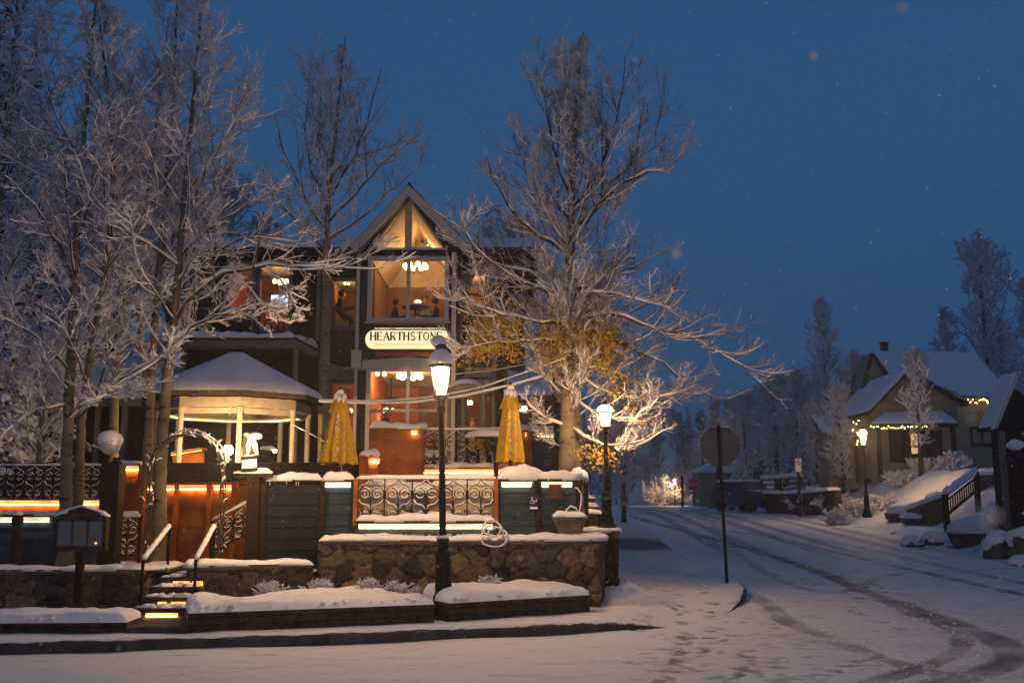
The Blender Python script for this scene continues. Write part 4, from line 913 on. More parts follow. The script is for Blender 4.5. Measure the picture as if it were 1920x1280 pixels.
# right-hand single-storey wing
wg = thing('side_wing', 'low dark wing with a pitched snowy roof, behind the right-hand umbrella', 'building', (P(1000, 800, 25).x, 25, uz - .1))
def wpx(px, py, Y=25.0): p = P(px, py, Y); return (p.x, p.z)
wall_holes('wall', 'siding_dark', 962, 1052, 742, 890, 25.0, [(966, 756, 1004, 800)], wg)
a, b = P(950, 742, 24.7), P(1056, 742, 24.7); zt = P(990, 742, 24.7).z; zrg = P(975, 688, 26.5).z
V = [(a.x, 24.6, zt), (b.x, 24.6, zt - .0), (b.x + .1, 27.2, zrg - .6), (a.x, 27.2, zrg), (a.x, 24.6, zt - .12), (b.x, 24.6, zt - .12), (b.x + .1, 27.2, zrg - .72), (a.x, 27.2, zrg - .12)]
MB().addm(V, [(0, 1, 2, 3), (4, 7, 6, 5), (0, 4, 5, 1), (0, 3, 7, 4), (1, 5, 6, 2), (2, 6, 7, 3)]).build('roof', 'shingle', wg)
quilt('snow_cover', V[0], V[1], V[2], V[3], .07, wg, 12, 20, 14)
room(964, 752, 1006, 804, 25.0, 2, 'interior_dark', parent=wg, ceil='interior_dark')
window(966, 756, 1004, 800, 25.0, parent=wg, m='grey_trim')
# ------------------------------------------------------------ things in the rooms
def glow_bulb(mb, c, r): mb.lathe((c[0], c[1], c[2] - r), [(r * .5, 0), (r * .95, r * .5), (r, r), (r * .8, r * 1.6), (r * .3, r * 2)], 8)
def chandelier(label, c, rad, n, energy, parent=None, br=.06, drop=.5, col=(1, .54, .21)):
    th = thing('chandelier', label, 'chandelier', c, 'lamps lit inside the restaurant')
    c = Vector(c); fb = MB(); fb.tube([c + Vector((0, 0, drop)), c + Vector((0, 0, -.05))], .012, 6); bb = MB()
    for k in range(n):
        a = 2 * math.pi * k / n + .3; e = c + Vector((math.cos(a) * rad, math.sin(a) * rad, .02)); m_ = c + Vector((math.cos(a) * rad * .6, math.sin(a) * rad * .6, -.10)); fb.tube([c, m_, e], .008, 5); bl2 = MB()
        glow_bulb(bl2, (e.x, e.y, e.z + br), br); bl2.build('bulb', 'bulb', th)
    fb.build('frame', 'dark_wood', th); light('room_light', c + Vector((0, -.05, -.25)), energy, col, .15, th)
    return th
c = P(779, 505, YB + 1.5); chandelier('bright many-armed chandelier behind the upper bay window, under the gable', c, .30, 8, 22, br=.07, drop=.9)
c = P(800, 462, YB + 2.6); chandelier('lamp added high in the gable window to brighten its cream ceiling', c, .03, 1, 48, br=.02, drop=.9, col=(1, .5, .17))  # extra room light, added to brighten the dim gable ceiling
c = P(714, 706, YB + 1.2); chandelier('small lit lamp behind the left pane of the lower bay window', c, .10, 2, 10, br=.06, drop=.25)
c = P(768, 712, YB + 1.4); chandelier('chandelier shining behind the centre post of the lower bay window', c, .30, 6, 17, br=.075, drop=.3)
c = P(722, 773, YB + 2.6); chandelier('row of small lamps low in the lower bay window', c, .22, 4, 10, br=.05, drop=.9)
c = P(526, 533, YM + 1.0); chandelier('glaring triple lamp above the blue screen, upper left window', c, .16, 4, 14, br=.07, drop=.2, col=(1, .5, .2))
c = P(430, 540, YM + 1.2); chandelier('dim orange lamp at the left edge of the far upper left window', c, .12, 3, 7, br=.04, drop=.35, col=(1, .4, .12))
c = P(655, 775, YM + .7); chandelier('round wall lamp in the lower window beside the left umbrella', c, .03, 2, 7, br=.06, drop=.2, col=(1, .5, .2))
c = P(880, 760, YM + .7); chandelier('cone-shaped lamp in the lower window left of the right umbrella', c, .04, 2, 7, br=.06, drop=.2, col=(1, .5, .2))
c = P(900, 520, YM + 1.2); chandelier('small lamp behind the arched curtains, upper right window', c, .05, 2, 16, br=.05, drop=.1)
c = P(650, 535, YM + 1.0); chandelier('small lamp above the seated person in the upper window', c, .05, 2, 8, br=.03, drop=.1)
c = P(981, 772, 25.8); chandelier('pair of globe lamps in the low wing window', c, .04, 2, 5, br=.07, drop=.3)
c = P(710, 578, YB + 2.0)
# ceiling fan in lower room
cf = P(733, 748, YB + 2.2); fan = thing('ceiling_fan', 'ceiling fan in the lower bay room', 'fan', cf); MB().lathe(cf, [(.10, -.06), (.12, 0), (.05, .06), (.02, .08), (.02, .6)], 10).build('motor', 'dark_wood', fan)
for k in range(4):
    a = k * math.pi / 2 + .4; d = Vector((math.cos(a), math.sin(a), 0)); MB().obox(cf + d * .12, cf + d * .62, .13, .015).build('blade', 'dark_wood', fan)
# screen
a, b = P(508, 552, YM + .9), P(540, 577, YM + .9); tv = thing('television', 'bright blue-white screen hanging in the upper left window', 'television', (a.x, a.y, b.z)); MB().box(a.x, b.x, YM + .9, YM + .95, b.z, a.z).build('casing', 'rubber', tv)
MB().box(a.x + .015, b.x - .015, YM + .885, YM + .898, b.z + .02, a.z - .02).build('screen', 'tv', tv)
tag(MB().box(a.x + .1, a.x + .14, YM + 1.0, YM + 3.4, a.z - .1, a.z - .02).build('screen_bracket', 'dark_wood'), 'bracket holding the bright screen to the back wall', 'bracket')
def dining_table(label, c, r=.38, lamp=False):
    th = thing('dining_table', label, 'table', c, 'dining tables behind the windows')
    MB().lathe((c[0], c[1], c[2] + .72), [(r, 0), (r, .03)], 18).build('tabletop', 'pink_cloth', th); MB().lathe(c, [(.2, 0), (.18, .03), (.03, .06), (.03, .72)], 10).build('pedestal', 'dark_wood', th); return th
# people: one continuous skinned body each
def person(label, base, face=0.0, lean=0, shirt='cloth_dark', s=1.0, seated=True, arm=.3):
    """base = seat point (hips); face = heading of the chest about z, 0 looks along +x"""
    root = thing('person', label, 'person', base)
    J = {'hip': (0, 0, 0), 'waist': (.02 + lean * .3, 0, .22), 'chest': (.03 + lean, 0, .42), 'neck': (.03 + lean * 1.3, 0, .56), 'headb': (.05 + lean * 1.4, 0, .63), 'head': (.06 + lean * 1.45, 0, .72), 'crown': (.05 + lean * 1.45, 0, .80)}
    ed = [('hip', 'waist'), ('waist', 'chest'), ('chest', 'neck'), ('neck', 'headb'), ('headb', 'head'), ('head', 'crown')]; rd = {'hip': .16, 'waist': .14, 'chest': .165, 'neck': .06, 'headb': .075, 'head': .098, 'crown': .07}
    for sd_, q in ((1, 'l'), (-1, 'r')):
        J.update({'sh' + q: (.03 + lean, sd_ * .19, .48), 'el' + q: (.10 + lean, sd_ * .24, .22), 'wr' + q: (.30 + lean, sd_ * .16, .24 + arm * .2), 'ha' + q: (.37 + lean, sd_ * .13, .25 + arm * .25), 'kn' + q: (.42, sd_ * .12, .03), 'an' + q: (.45, sd_ * .12, -.38), 'to' + q: (.60, sd_ * .12, -.42)})
        ed += [('chest', 'sh' + q), ('sh' + q, 'el' + q), ('el' + q, 'wr' + q), ('wr' + q, 'ha' + q), ('hip', 'kn' + q), ('kn' + q, 'an' + q), ('an' + q, 'to' + q)]
        rd.update({'sh' + q: .065, 'el' + q: .05, 'wr' + q: .032, 'ha' + q: .04, 'kn' + q: .075, 'an' + q: .045, 'to' + q: .04})
        for f_ in range(5):
            a = (f_ - 2) * .25; n1 = 'f%d' % f_ + q; J[n1] = (.40 + lean + .06 * math.cos(a), sd_ * .13 + .05 * math.sin(a) * sd_, .24 + arm * .27 - .01 * abs(f_ - 2)); ed.append(('ha' + q, n1)); rd[n1] = .010
    names = list(J); me = bpy.data.meshes.new('body'); cs, sn = math.cos(face), math.sin(face)
    me.from_pydata([(J[k][0] * cs * s - J[k][1] * sn * s, J[k][0] * sn * s + J[k][1] * cs * s, J[k][2] * s) for k in names], [(names.index(a), names.index(b)) for a, b in ed], [])
    o = bpy.data.objects.new('body', me); C.objects.link(o); o.parent = root; me.materials.append(M[shirt])
    m = o.modifiers.new('s', 'SKIN')
    for k, sv in zip(names, me.skin_vertices[0].data): sv.radius = (rd[k] * s,) * 2; sv.use_root = (k == 'hip')
    m2 = o.modifiers.new('ss', 'SUBSURF'); m2.levels = m2.render_levels = 2
    dg = bpy.context.evaluated_depsgraph_get(); dg.update(); nm = bpy.data.meshes.new_from_object(o.evaluated_get(dg)); o.modifiers.clear(); o.data = nm
    nm.materials.clear(); nm.materials.append(M[shirt]); nm.materials.append(M['skin'])
    for p in nm.polygons: p.use_smooth = True; p.material_index = 1 if p.center.z > .565 * s else 0
    hd = Vector((J['head'][0] * cs * s, J['head'][0] * sn * s, J['head'][2] * s)); rg_ = random.Random(3); bp_ = Vector(base)
    MB().blob(bp_ + hd + Vector((-.025 * cs, -.025 * sn, .02)) * s, .108 * s, .108 * s, .115 * s, rg_, 12, .05).build('hair', 'hair', root, True)
    f = bp_ + hd + Vector((.095 * cs, .095 * sn, -.015)) * s; MB().tube([f + Vector((-.02 * cs, -.02 * sn, .035)) * s, f + Vector((.018 * cs, .018 * sn, -.01)) * s], [.008 * s, .016 * s], 6).build('nose', 'skin', root, True)
    e = bp_ + hd
    for sd_ in (-1, 1):
        q = e + Vector((.088 * cs - sd_ * .035 * sn, .088 * sn + sd_ * .035 * cs, .01)) * s; MB().blob(q, .012 * s, .012 * s, .009 * s, rg_, 6, 0).build('eye', 'rubber', root, True)
    return root
p_ = P(630, 596, YM + .9); person('bearded person in dark clothes at the upper window left of the bay', (p_.x, p_.y, p_.z), face=.1, lean=.08, arm=.2)
p_ = P(735, 612, YB + 1.5); person('person seated at table in the left half of the upper bay window', (p_.x, p_.y, p_.z), face=.2, lean=.05, s=.95)
p_ = P(822, 612, YB + 1.6); person('person seated at table in the right half of the upper bay window', (p_.x, p_.y, p_.z), face=3.0, lean=.05, shirt='cloth_grey')
p_ = P(796, 606, YB + 2.6); person('person seated further back near the middle of the upper bay window', (p_.x, p_.y, p_.z), face=-1.4, shirt='cloth_grey')
p_ = P(722, 838, YB + 2.2); person('person whose dark hair shows low in the lower bay window', (p_.x, p_.y, p_.z), face=-1.2)
p_ = P(886, 838, YM + 1.0); person('person whose dark head shows low in the lower right window', (p_.x, p_.y, p_.z), face=-1.6)
for lb, px, py, Y in (('table between the diners in the upper bay window', 778, 603, YB + 1.6), ):
    q = P(px, py, Y); dining_table(lb, (q.x, q.y, r1[4]))
q = P(783, 590, YB + 1.5); tl = thing('table_lamp', 'small glowing lamp on the table in the upper bay window', 'lamp', (q.x, q.y, r1[4] + .75)); MB().lathe((q.x, q.y, r1[4] + .75), [(.05, 0), (.015, .02), (.015, .12)], 8).build('base', 'dark_wood', tl); MB().lathe((q.x, q.y, r1[4] + .86), [(.10, 0), (.09, .03), (.03, .07)], 10).build('shade', 'bulb_small', tl)

# ============================================================ SHOP SIGN over the bay door
sg = thing('shop_sign', 'lit oval sign reading HEARTHSTONE between two red strips over the bay door', 'sign', (P(763, 660, YB - .4).x, YB - .3, P(763, 662, YB - .3).z))
YS = YB - .30
x0, x1, z0, z1 = rp(683, 617, 845, 656, YS); rr2 = (z1 - z0) / 2; zc_ = (z0 + z1) / 2
def pill(x0, x1, z0, z1, r, n=8):
    pts = []
    for cx, cz, a0 in ((x1 - r, z0 + r, -90), (x1 - r, z1 - r, 0), (x0 + r, z1 - r, 90), (x0 + r, z0 + r, 180)):
        for i in range(n + 1): a = R(a0 + 90 * i / n); pts.append((cx + r * math.cos(a), cz + r * math.sin(a)))
    return pts
MB().prism(pill(x0, x1, z0, z1, rr2 * .85), YS, YS + .08).build('rim', 'brown_letter', sg)
MB().prism(pill(x0 + .03, x1 - .03, z0 + .03, z1 - .03, rr2 * .8), YS - .012, YS - .002).build('face', 'sign_face', sg)
for py0, py1 in ((607, 613), (660, 667)):
    q = rp(704, py0, 832, py1, YS); MB().box(q[0], q[1], YS + .01, YS + .09, q[2], q[3]).build('red_strip', 'red_board', sg)
q = rp(700, 612, 838, 616, YS); MB().box(q[0], q[1], YS - .14, YS - .06, q[2], q[3]).build('lamp_bar', 'dark_wood', sg); MB().box(q[0] + .05, q[1] - .05, YS - .12, YS - .08, q[2] - .015, q[2] - .002).build('lamp_tube', 'led_white', sg)
for px in (698, 829): a, b = P(px, 605, YS), P(px, 668, YS); MB().tube([(a.x, YS + .1, a.z), (a.x, YS + .1, b.z)], .02, 6).build('bracket', 'black_iron', sg)
MB().lathe((x0 - .05, YS + .04, zc_ - .07), [(.03, 0), (.06, .05), (.06, .1), (.03, .14)], 8).build('scroll_end', 'cap_stone', sg)
# serif capitals built from strokes; unit cell 1 x 1.4
GL = {'H': ([(.12, 0, .12, 1.4), (.88, 0, .88, 1.4)], [(.12, .72, .88, .72)]), 'E': ([(.15, 0, .15, 1.4)], [(.15, 0.03, .85, 0.03), (.15, .72, .7, .72), (.15, 1.37, .85, 1.37), (.85, 0, .85, .3), (.85, 1.1, .85, 1.4)]),
      'A': ([(.95, 0, .5, 1.4)], [(.05, 0, .5, 1.4), (.25, .5, .76, .5)]), 'T': ([(.5, 0, .5, 1.4)], [(.02, 1.37, .98, 1.37), (.02, 1.1, .02, 1.4), (.98, 1.1, .98, 1.4)]), 'N': ([(.15, 1.4, .85, 0)], [(.15, 0, .15, 1.4), (.85, 0, .85, 1.4)])}
def arc(cx, cz, rx, rz_, a0, a1, n=9): return [(cx + rx * math.cos(R(a0 + (a1 - a0) * i / n)), cz + rz_ * math.sin(R(a0 + (a1 - a0) * i / n))) for i in range(n + 1)]
def letter(ch, x, z, u, y, mat_='brown_letter', parent=sg, bold=1.0):
    mb = MB(); tk, tn = .17 * u * bold, .075 * u * bold; lay = [0]
    def stroke(pts, wd):
        for a, b in zip(pts, pts[1:]):
            A = Vector((x + a[0] * u, y - lay[0] * .0006, z + a[1] * u)); B_ = Vector((x + b[0] * u, y - lay[0] * .0006, z + b[1] * u)); lay[0] += 1; d = (B_ - A).normalized(); n_ = Vector((-d.z, 0, d.x)) * wd / 2
            mb.addm([A + n_, B_ + n_, B_ - n_, A - n_, A + n_ + Vector((0, .012, 0)), B_ + n_ + Vector((0, .012, 0)), B_ - n_ + Vector((0, .012, 0)), A - n_ + Vector((0, .012, 0))], [(0, 1, 2, 3), (4, 7, 6, 5), (0, 4, 5, 1), (2, 6, 7, 3), (0, 3, 7, 4), (1, 5, 6, 2)])
    if ch in GL:
        for s_ in GL[ch][0]: stroke([s_[:2], s_[2:]], tk)
        for s_ in GL[ch][1]: stroke([s_[:2], s_[2:]], tn)
        if ch in 'HEATN':
            fe = {'H': [(.12, 0), (.88, 0), (.12, 1.4), (.88, 1.4)], 'E': [], 'A': [(.05, 0), (.95, 0)], 'T': [(.5, 0)], 'N': [(.15, 0), (.15, 1.4), (.85, 1.4)]}[ch]
            for fx, fz in fe: stroke([(fx - .16, fz), (fx + .16, fz)], tn * .8)
    elif ch == 'O': stroke(arc(.5, .7, .42, .66, 0, 360, 16), (tk + tn) / 2)
    elif ch == 'S': stroke(arc(.5, 1.05, .34, .33, 30, 250, 8) + arc(.5, .37, .36, .35, 80, -150, 8), (tk + tn) / 2)
    elif ch == 'R': stroke([(.15, 0), (.15, 1.4)], tk); stroke([(.15, 1.37), (.5, 1.37)] + arc(.5, 1.04, .34, .33, 90, -90, 7) + [(.15, .70)], tn); stroke([(.45, .7), (.92, 0)], tk); stroke([(.0, 0), (.3, 0)], tn * .8)
    elif ch == 'P': stroke([(.15, 0), (.15, 1.4)], tk); stroke([(.15, 1.37), (.5, 1.37)] + arc(.5, 1.04, .34, .33, 90, -90, 7) + [(.15, .70)], tn)
    return mb.build('letter', mat_, parent)
word = 'HEARTHSTONE'; ax, bx_ = P(694, 640, YS).x, P(831, 640, YS).x; adv = (bx_ - ax) / len(word); u = adv / 1.12; zz = zc_ - .02
for i, ch in enumerate(word): letter(ch, ax + adv * i, zz, u * (1.0), YS - .025, bold=1.75)
mb = MB(); rs = random.Random(2)
for i in range(15):
    x = ax + .12 + i * .122; mb.tube([(x, YS - .02, zz - .13), (x + .03, YS - .02, zz - .09 + rs.uniform(0, .03)), (x + .06, YS - .02, zz - .135), (x + .1, YS - .02, zz - .11)], .007, 4)
mb.build('script_line', 'brown_letter', sg)

# ============================================================ ROUND PAVILION (gazebo)
YG = 21.0; gc = P(440, 760, YG)
gz_ = thing('gazebo', 'eight-sided white pavilion with a pointed snowy roof and a light ring under the eaves', 'pavilion', (gc.x, YG, pz))
def ngon(r, z, ph=R(22.5 - 3), n=8): return [(gc.x + r * math.cos(ph + 2 * math.pi * k / n), YG + r * math.sin(ph + 2 * math.pi * k / n), z) for k in range(n)]
RE = 1.86; ze = P(440, 729, YG - 1.72).z - .02; za = P(440, 658, YG).z - .1
# roof shell
V = ngon(RE, ze) + ngon(RE - .02, ze - .10) + [(gc.x, YG, za)]
MB().addm(V, [(k, (k + 1) % 8, 16) for k in range(8)] + [(k + 8, (k + 1) % 8 + 8, (k + 1) % 8, k) for k in range(8)]).build('roof', 'shingle', gz_)
V = []; nr = 26; na = 96; rgn = np.random.default_rng(2)
for i in range(nr + 1):
    t = i / nr
    for j in range(na):
        a = 2 * math.pi * j / na; aa = ((a - R(22.5 - 3)) % (math.pi / 4)) - math.pi / 8; rr_o = RE * math.cos(math.pi / 8) / math.cos(aa); r = rr_o * t * 1.012; e = min(1, (1 - t) * nr / 2.2); e = math.sqrt(1 - (1 - e) ** 2)
        z = za + (ze - za) * t + .13 * e * (1 + .12 * float(noise2(r * math.cos(a) * 2, r * math.sin(a) * 2, 5, 3))) + .03 * (1 - abs(aa) / (math.pi / 8)) * t * 0
        V.append((gc.x + r * math.cos(a), YG + r * math.sin(a), z - .06 * (t < .04)))
npmesh('snow_cover', V, [(i * na + j, (i + 1) * na + j, (i + 1) * na + (j + 1) % na, i * na + (j + 1) % na) for i in range(nr) for j in range(na)], 'snow', gz_, True)
def ring(r0, r1, z0, z1, m, name):
    a, b, c, d = ngon(r0, z0), ngon(r1, z0), ngon(r1, z1), ngon(r0, z1); V = a + b + c + d; Fs = []
    for k in range(8):
        j = (k + 1) % 8; Fs += [(k, j, 8 + j, 8 + k), (8 + k, 8 + j, 16 + j, 16 + k), (16 + k, 16 + j, 24 + j, 24 + k), (24 + k, 24 + j, j, k)]
    return MB().addm(V, Fs).build(name, m, gz_)
RB = 1.58
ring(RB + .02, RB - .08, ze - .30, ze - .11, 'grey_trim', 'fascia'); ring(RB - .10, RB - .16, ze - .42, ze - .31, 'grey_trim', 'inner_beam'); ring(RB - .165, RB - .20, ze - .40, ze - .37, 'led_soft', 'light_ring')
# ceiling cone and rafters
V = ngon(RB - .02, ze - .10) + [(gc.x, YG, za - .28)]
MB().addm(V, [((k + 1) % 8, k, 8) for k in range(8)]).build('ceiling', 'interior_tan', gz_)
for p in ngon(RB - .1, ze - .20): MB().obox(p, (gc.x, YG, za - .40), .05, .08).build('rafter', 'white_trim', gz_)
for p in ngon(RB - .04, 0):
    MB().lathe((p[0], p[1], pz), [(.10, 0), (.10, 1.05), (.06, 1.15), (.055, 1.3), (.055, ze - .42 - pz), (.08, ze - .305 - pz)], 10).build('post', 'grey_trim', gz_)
MB().slab([(p[0], p[1]) for p in ngon(RB, 0)], pz - .2, pz + .004).build('floor', 'timber', gz_)
ps = ngon(RB - .04, 0)
for k in (2, 3, 0, 1):
    a, b = ps[k], ps[(k + 1) % 8]; MB().obox((a[0], a[1], pz + .85), (b[0], b[1], pz + .85), .05, .05).obox((a[0], a[1], pz + .5), (b[0], b[1], pz + .5), .03, .5).build('rail', 'timber', gz_)
tt = P(387, 846, YG - .2); am = thing('counter', 'amber-edged counter inside the pavilion', 'counter', (tt.x, YG - .2, pz)); a, b = P(326, 850, YG + .3), P(383, 843, YG + .3)
MB().obox((a.x, a.y, a.z), (b.x, b.y, b.z + .02), .4, .05).obox((a.x, a.y + .1, a.z - .45), (b.x, b.y + .1, b.z - .45), .1, .8).build('body', 'rust_metal', am); MB().obox((a.x, a.y - .17, a.z - .04), (b.x, b.y - .17, b.z - .02), .02, .022).build('light_strip', 'led_amber', am)
# ------------------------------------------------------------ floodlight and hanging signs by the gate
fl = P(428, 843, 18.4); ft = thing('floodlight', 'glaring bare floodlight shining by the pavilion', 'floodlight', (fl.x, fl.y, pz))
MB().lathe((fl.x, fl.y, pz), [(.03, 0), (.03, fl.z - pz - .1)], 8).build('post', 'black_iron', ft); MB().lathe((fl.x, fl.y, fl.z - .09), [(.04, 0), (.085, .04), (.09, .11), (.05, .17)], 10).build('lens', 'flood', ft); fo_ = light('flood_light', (fl.x, fl.y - .16, fl.z), 420, (1, .56, .20), .06, ft); fd_ = bpy.data.lights.new('flood_light', 'SPOT'); fd_.energy = 1100; fd_.color = (1, .56, .20); fd_.spot_size = R(150); fd_.spot_blend = .6; fd_.shadow_soft_size = .06; fo_.data = fd_; fo_.rotation_euler = (R(68), 0, R(8))
f2 = P(515, 845, 18.2); f2t = thing('spotlight', 'small spotlight on a snowy arm, right of the lit hanging sign', 'floodlight', (f2.x, f2.y, f2.z))
MB().tube([P(486, 843, 17.6), (f2.x - .02, f2.y, f2.z + .02)], .018, 6).build('arm', 'black_iron', f2t); MB().lathe((f2.x, f2.y, f2.z - .03), [(.02, 0), (.035, .03), (.02, .06)], 8).build('lens', 'flood', f2t); snow_strip('snow_cap', [P(488, 840, 17.6), (f2.x, f2.y, f2.z + .04)], .04, .04, 3, f2t, over=.005)
# dark post with hanging sign
p0 = P(478, 1045, 14.75); p1 = P(471, 835, 14.75)
sp_ = thing('sign_post', 'dark wooden post with snow on its bracket, beside the lower wall', 'post', (p0.x, 14.75, lz))
MB().box(p1.x - .02, p1.x + .16, 14.67, 14.84, lz, P(475, 880, 14.75).z).build('shaft', 'dark_wood', sp_); q = P(472, 890, 14.7)
MB().obox((q.x - .25, 14.7, q.z), (q.x + .3, 14.7, q.z), .08, .07).build('crossbar', 'dark_wood', sp_); snow_strip('snow_cap', [(q.x - .26, 14.7, q.z + .04), (q.x + .3, 14.7, q.z + .04)], .08, .05, 5, sp_)
hs = thing('hanging_sign', 'brightly lit small hanging sign with a dark peak shape, capped with snow', 'sign', (q.x, 14.6, q.z))
def hp(px, py): v = P(px, py, 14.62); return (v.x, v.z)
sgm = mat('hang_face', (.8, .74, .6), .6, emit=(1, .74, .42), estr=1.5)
MB().prism([hp(453, 858), hp(484, 852), hp(482, 832), hp(474, 816), hp(462, 813), hp(455, 828)][::-1], 14.60, 14.64).build('upper_board', 'hang_face', hs)
MB().prism([hp(455, 857), hp(464, 850), hp(462, 834), hp(466, 822), hp(459, 816), hp(455, 830)][::-1], 14.585, 14.597).build('peak_shape', 'cap_stone', hs)
MB().prism([hp(466, 854), hp(482, 850), hp(476, 845), hp(473, 832), hp(470, 845)][::-1], 14.585, 14.597).build('mark', 'brown_letter', hs)
for y0_, y1_ in ((856, 862), (878, 884)): MB().prism([hp(453, y0_), hp(453, y1_), hp(482, y1_ - 2), hp(482, y0_ - 2)], 14.59, 14.65).build('band', 'dark_wood', hs)
MB().prism([hp(454, 862), hp(454, 878), hp(481, 876), hp(481, 860)], 14.60, 14.64).build('lower_board', 'hang_face', hs)
v = P(458, 871, 14.59); mb = MB().tube([(v.x + .035 * math.cos(i * .5), 14.59, v.z + .035 * math.sin(i * .5)) for i in range(13)], .006, 5); mb.build('mark', 'sign_blue', hs)
mb = MB(); 
for i in range(4): v = P(465 + i * 4, 871, 14.59); mb.tube([(v.x - .01, 14.59, v.z - .02), (v.x, 14.59, v.z + .02), (v.x + .012, 14.59, v.z - .02)], .005, 4)
mb.build('lettering', 'sign_blue', hs)
v = P(478, 817, 14.65); MB().blob(v, .12, .09, .055, random.Random(4), 10).build('snow_cap', 'snow', hs, True); v = P(462, 815, 14.62); MB().blob(v, .05, .04, .035, random.Random(5), 8).build('snow_cap', 'snow', hs, True)
light('sign_light', P(462, 850, 13.9), 75, (1, .62, .28), .06, hs)
# ------------------------------------------------------------ arch of twisted vines
aw = thing('garden_arch', 'rustic arch of twisted twigs over the top of the lit steps', 'arch', P(340, 1045, 14.6))
aL, aR, aT = P(274, 1045, 14.55), P(412, 1045, 14.55), P(340, 815, 14.55); aw.location = ((aL.x + aR.x) / 2, 14.55, lz)
hw = (aR.x - aL.x) / 2; cx = (aL.x + aR.x) / 2; zsp = P(340, 880, 14.55).z; rg_ = random.Random(8)
def archline(off, dy, wob, rad, m, parent, name, k=5, top=0):
    pts = []
    for i in range(70):
        t = i / 69
        if t < .3: x, z = -hw, lz + (zsp - lz) * t / .3
        elif t > .7: x, z = hw, lz + (zsp - lz) * (1 - t) / .3
        else: a = math.pi * (1 - (t - .3) / .4); x, z = hw * math.cos(a), zsp + (aT.z - zsp + top) * math.sin(a)
        s_ = math.sin(i * .55 + off) * wob; pts.append((cx + x * (1 + s_ * .6 + .03 * math.sin(off)), 14.55 + dy + math.cos(i * .55 + off) * wob, z + .3 * s_))
    return pts
for k in range(5):
    pts = archline(k * 1.3, (k % 3 - 1) * .08, .040, .012, None, None, None); mb = MB().tube(pts, .009 + .003 * (k % 2), 5); mb.build('vine', 'timber', aw)
mb = MB(); sb = MB()
for i in range(130):
    pts = archline(rg_.uniform(0, 6), rg_.uniform(-.1, .1), .06, 0, 0, 0, 0); j = rg_.randrange(2, 66); p = Vector(pts[j]); d = Vector((rg_.uniform(-1, 1), rg_.uniform(-.6, .6), rg_.uniform(-.3, 1))) * .09
    mb.tube([p, p + d * .5 + Vector((0, 0, .02)), p + d], [.007, .005, .003], 4); 
    if p.z > zsp - .1 or i % 3 == 0: sb.tube([p + Vector((0, 0, .01)), p + d * .5 + Vector((0, 0, .032)), p + d + Vector((0, 0, .01))], [.009, .012, .006], 5)
pts = archline(0, 0, .02, 0, 0, 0, 0)[22:48]; sb.tube([Vector(p) + Vector((0, 0, .02)) for p in pts], .015, 6); pts = archline(2, .06, .03, 0, 0, 0, 0, top=.06)[24:46]; sb.tube([Vector(p) + Vector((0, 0, .02)) for p in pts], .012, 6)
mb.build('twigs', 'timber', aw)['kind'] = 'stuff'; sb.build('snow_dusting', 'snow', aw, True)['kind'] = 'stuff'
# ------------------------------------------------------------ menu board
mbd = thing('menu_board', 'glazed menu case with a small pediment on a dark post, left of the globe lamp', 'notice board', (P(160, 1075, 13.2).x, 13.2, .15))
q = rp(103, 968, 203, 1032, 13.2); MB().box(q[0], q[1], 13.16, 13.24, q[2], q[3]).build('case', 'dark_wood', mbd)
MB().box(q[0] + .04, q[1] - .04, 13.145, 13.158, q[2] + .04, q[3] - .04).build('paper', 'grey_trim', mbd)
for k in range(3):
    a = q[0] + .07 + k * (q[1] - q[0] - .1) / 3; b = a + (q[1] - q[0]) / 3 - .07; MB().box(a, b, 13.135, 13.144, q[2] + .07, q[3] - .06).build('menu_sheet', 'cream' if k == 1 else 'white_trim', mbd)
for a, b, c, d in ((q[0], q[1], q[3] - .035, q[3]), (q[0], q[1], q[2], q[2] + .035)): MB().box(a - .01, b + .01, 13.12, 13.161, c, d).build('frame', 'timber', mbd)
for a in (q[0], q[1] - .035): MB().box(a, a + .035, 13.122, 13.161, q[2] + .035, q[3] - .035).build('frame', 'timber', mbd)
MB().quad((q[0] + .035, 13.128, q[2] + .035), (q[1] - .035, 13.128, q[2] + .035), (q[1] - .035, 13.128, q[3] - .035), (q[0] + .035, 13.128, q[3] - .035)).build('glass', 'window_glass', mbd)
xc = (q[0] + q[1]) / 2; MB().prism([(q[0] + .02, q[3] + .003), (q[1] - .02, q[3] + .003), (q[1] - .12, q[3] + .06), (xc, q[3] + .13), (q[0] + .12, q[3] + .06)], 13.13, 13.25).build('pediment', 'timber', mbd)
v = MB().blob((xc + .22, 13.127, q[2] + .10), .016, .004, .012, random.Random(1), 8); v.build('case_lamp', 'led_step', mbd)
snow_strip('snow_cap', [(q[0], 13.19, q[3] + .02), (xc, 13.19, q[3] + .12), (q[1], 13.19, q[3] + .02)], .10, .035, 7, mbd, rough=.6, over=.01)
MB().box(xc - .045, xc + .045, 13.17, 13.25, .1, q[2] - .002).build('post', 'dark_wood', mbd)
# ------------------------------------------------------------ globe lamp post with a ball of snow
gp = P(206, 1050, 14.9); glp = thing('globe_lamp_post', 'thick dark post topped by an unlit globe under a ball of snow', 'lamp post', (gp.x, 14.9, lz)); q = rp(190, 870, 224, 1050, 14.9)
MB().box(q[0], q[1], 14.8, 15.05, lz - .1, q[3]).build('shaft', 'dark_wood', glp); zt = P(206, 832, 14.9)
MB().lathe((gp.x, 14.92, q[3]), [(.10, 0), (.06, .05), (.05, .10)], 10).build('collar', 'black_iron', glp); MB().blob((zt.x, 14.92, zt.z), .16, .16, .16, random.Random(3), 16, .03).build('globe', 'white_trim', glp, True); MB().blob((zt.x - .01, 14.92, zt.z + .05), .18, .17, .155, random.Random(6), 16, .07).build('snow_cap', 'snow', glp, True)
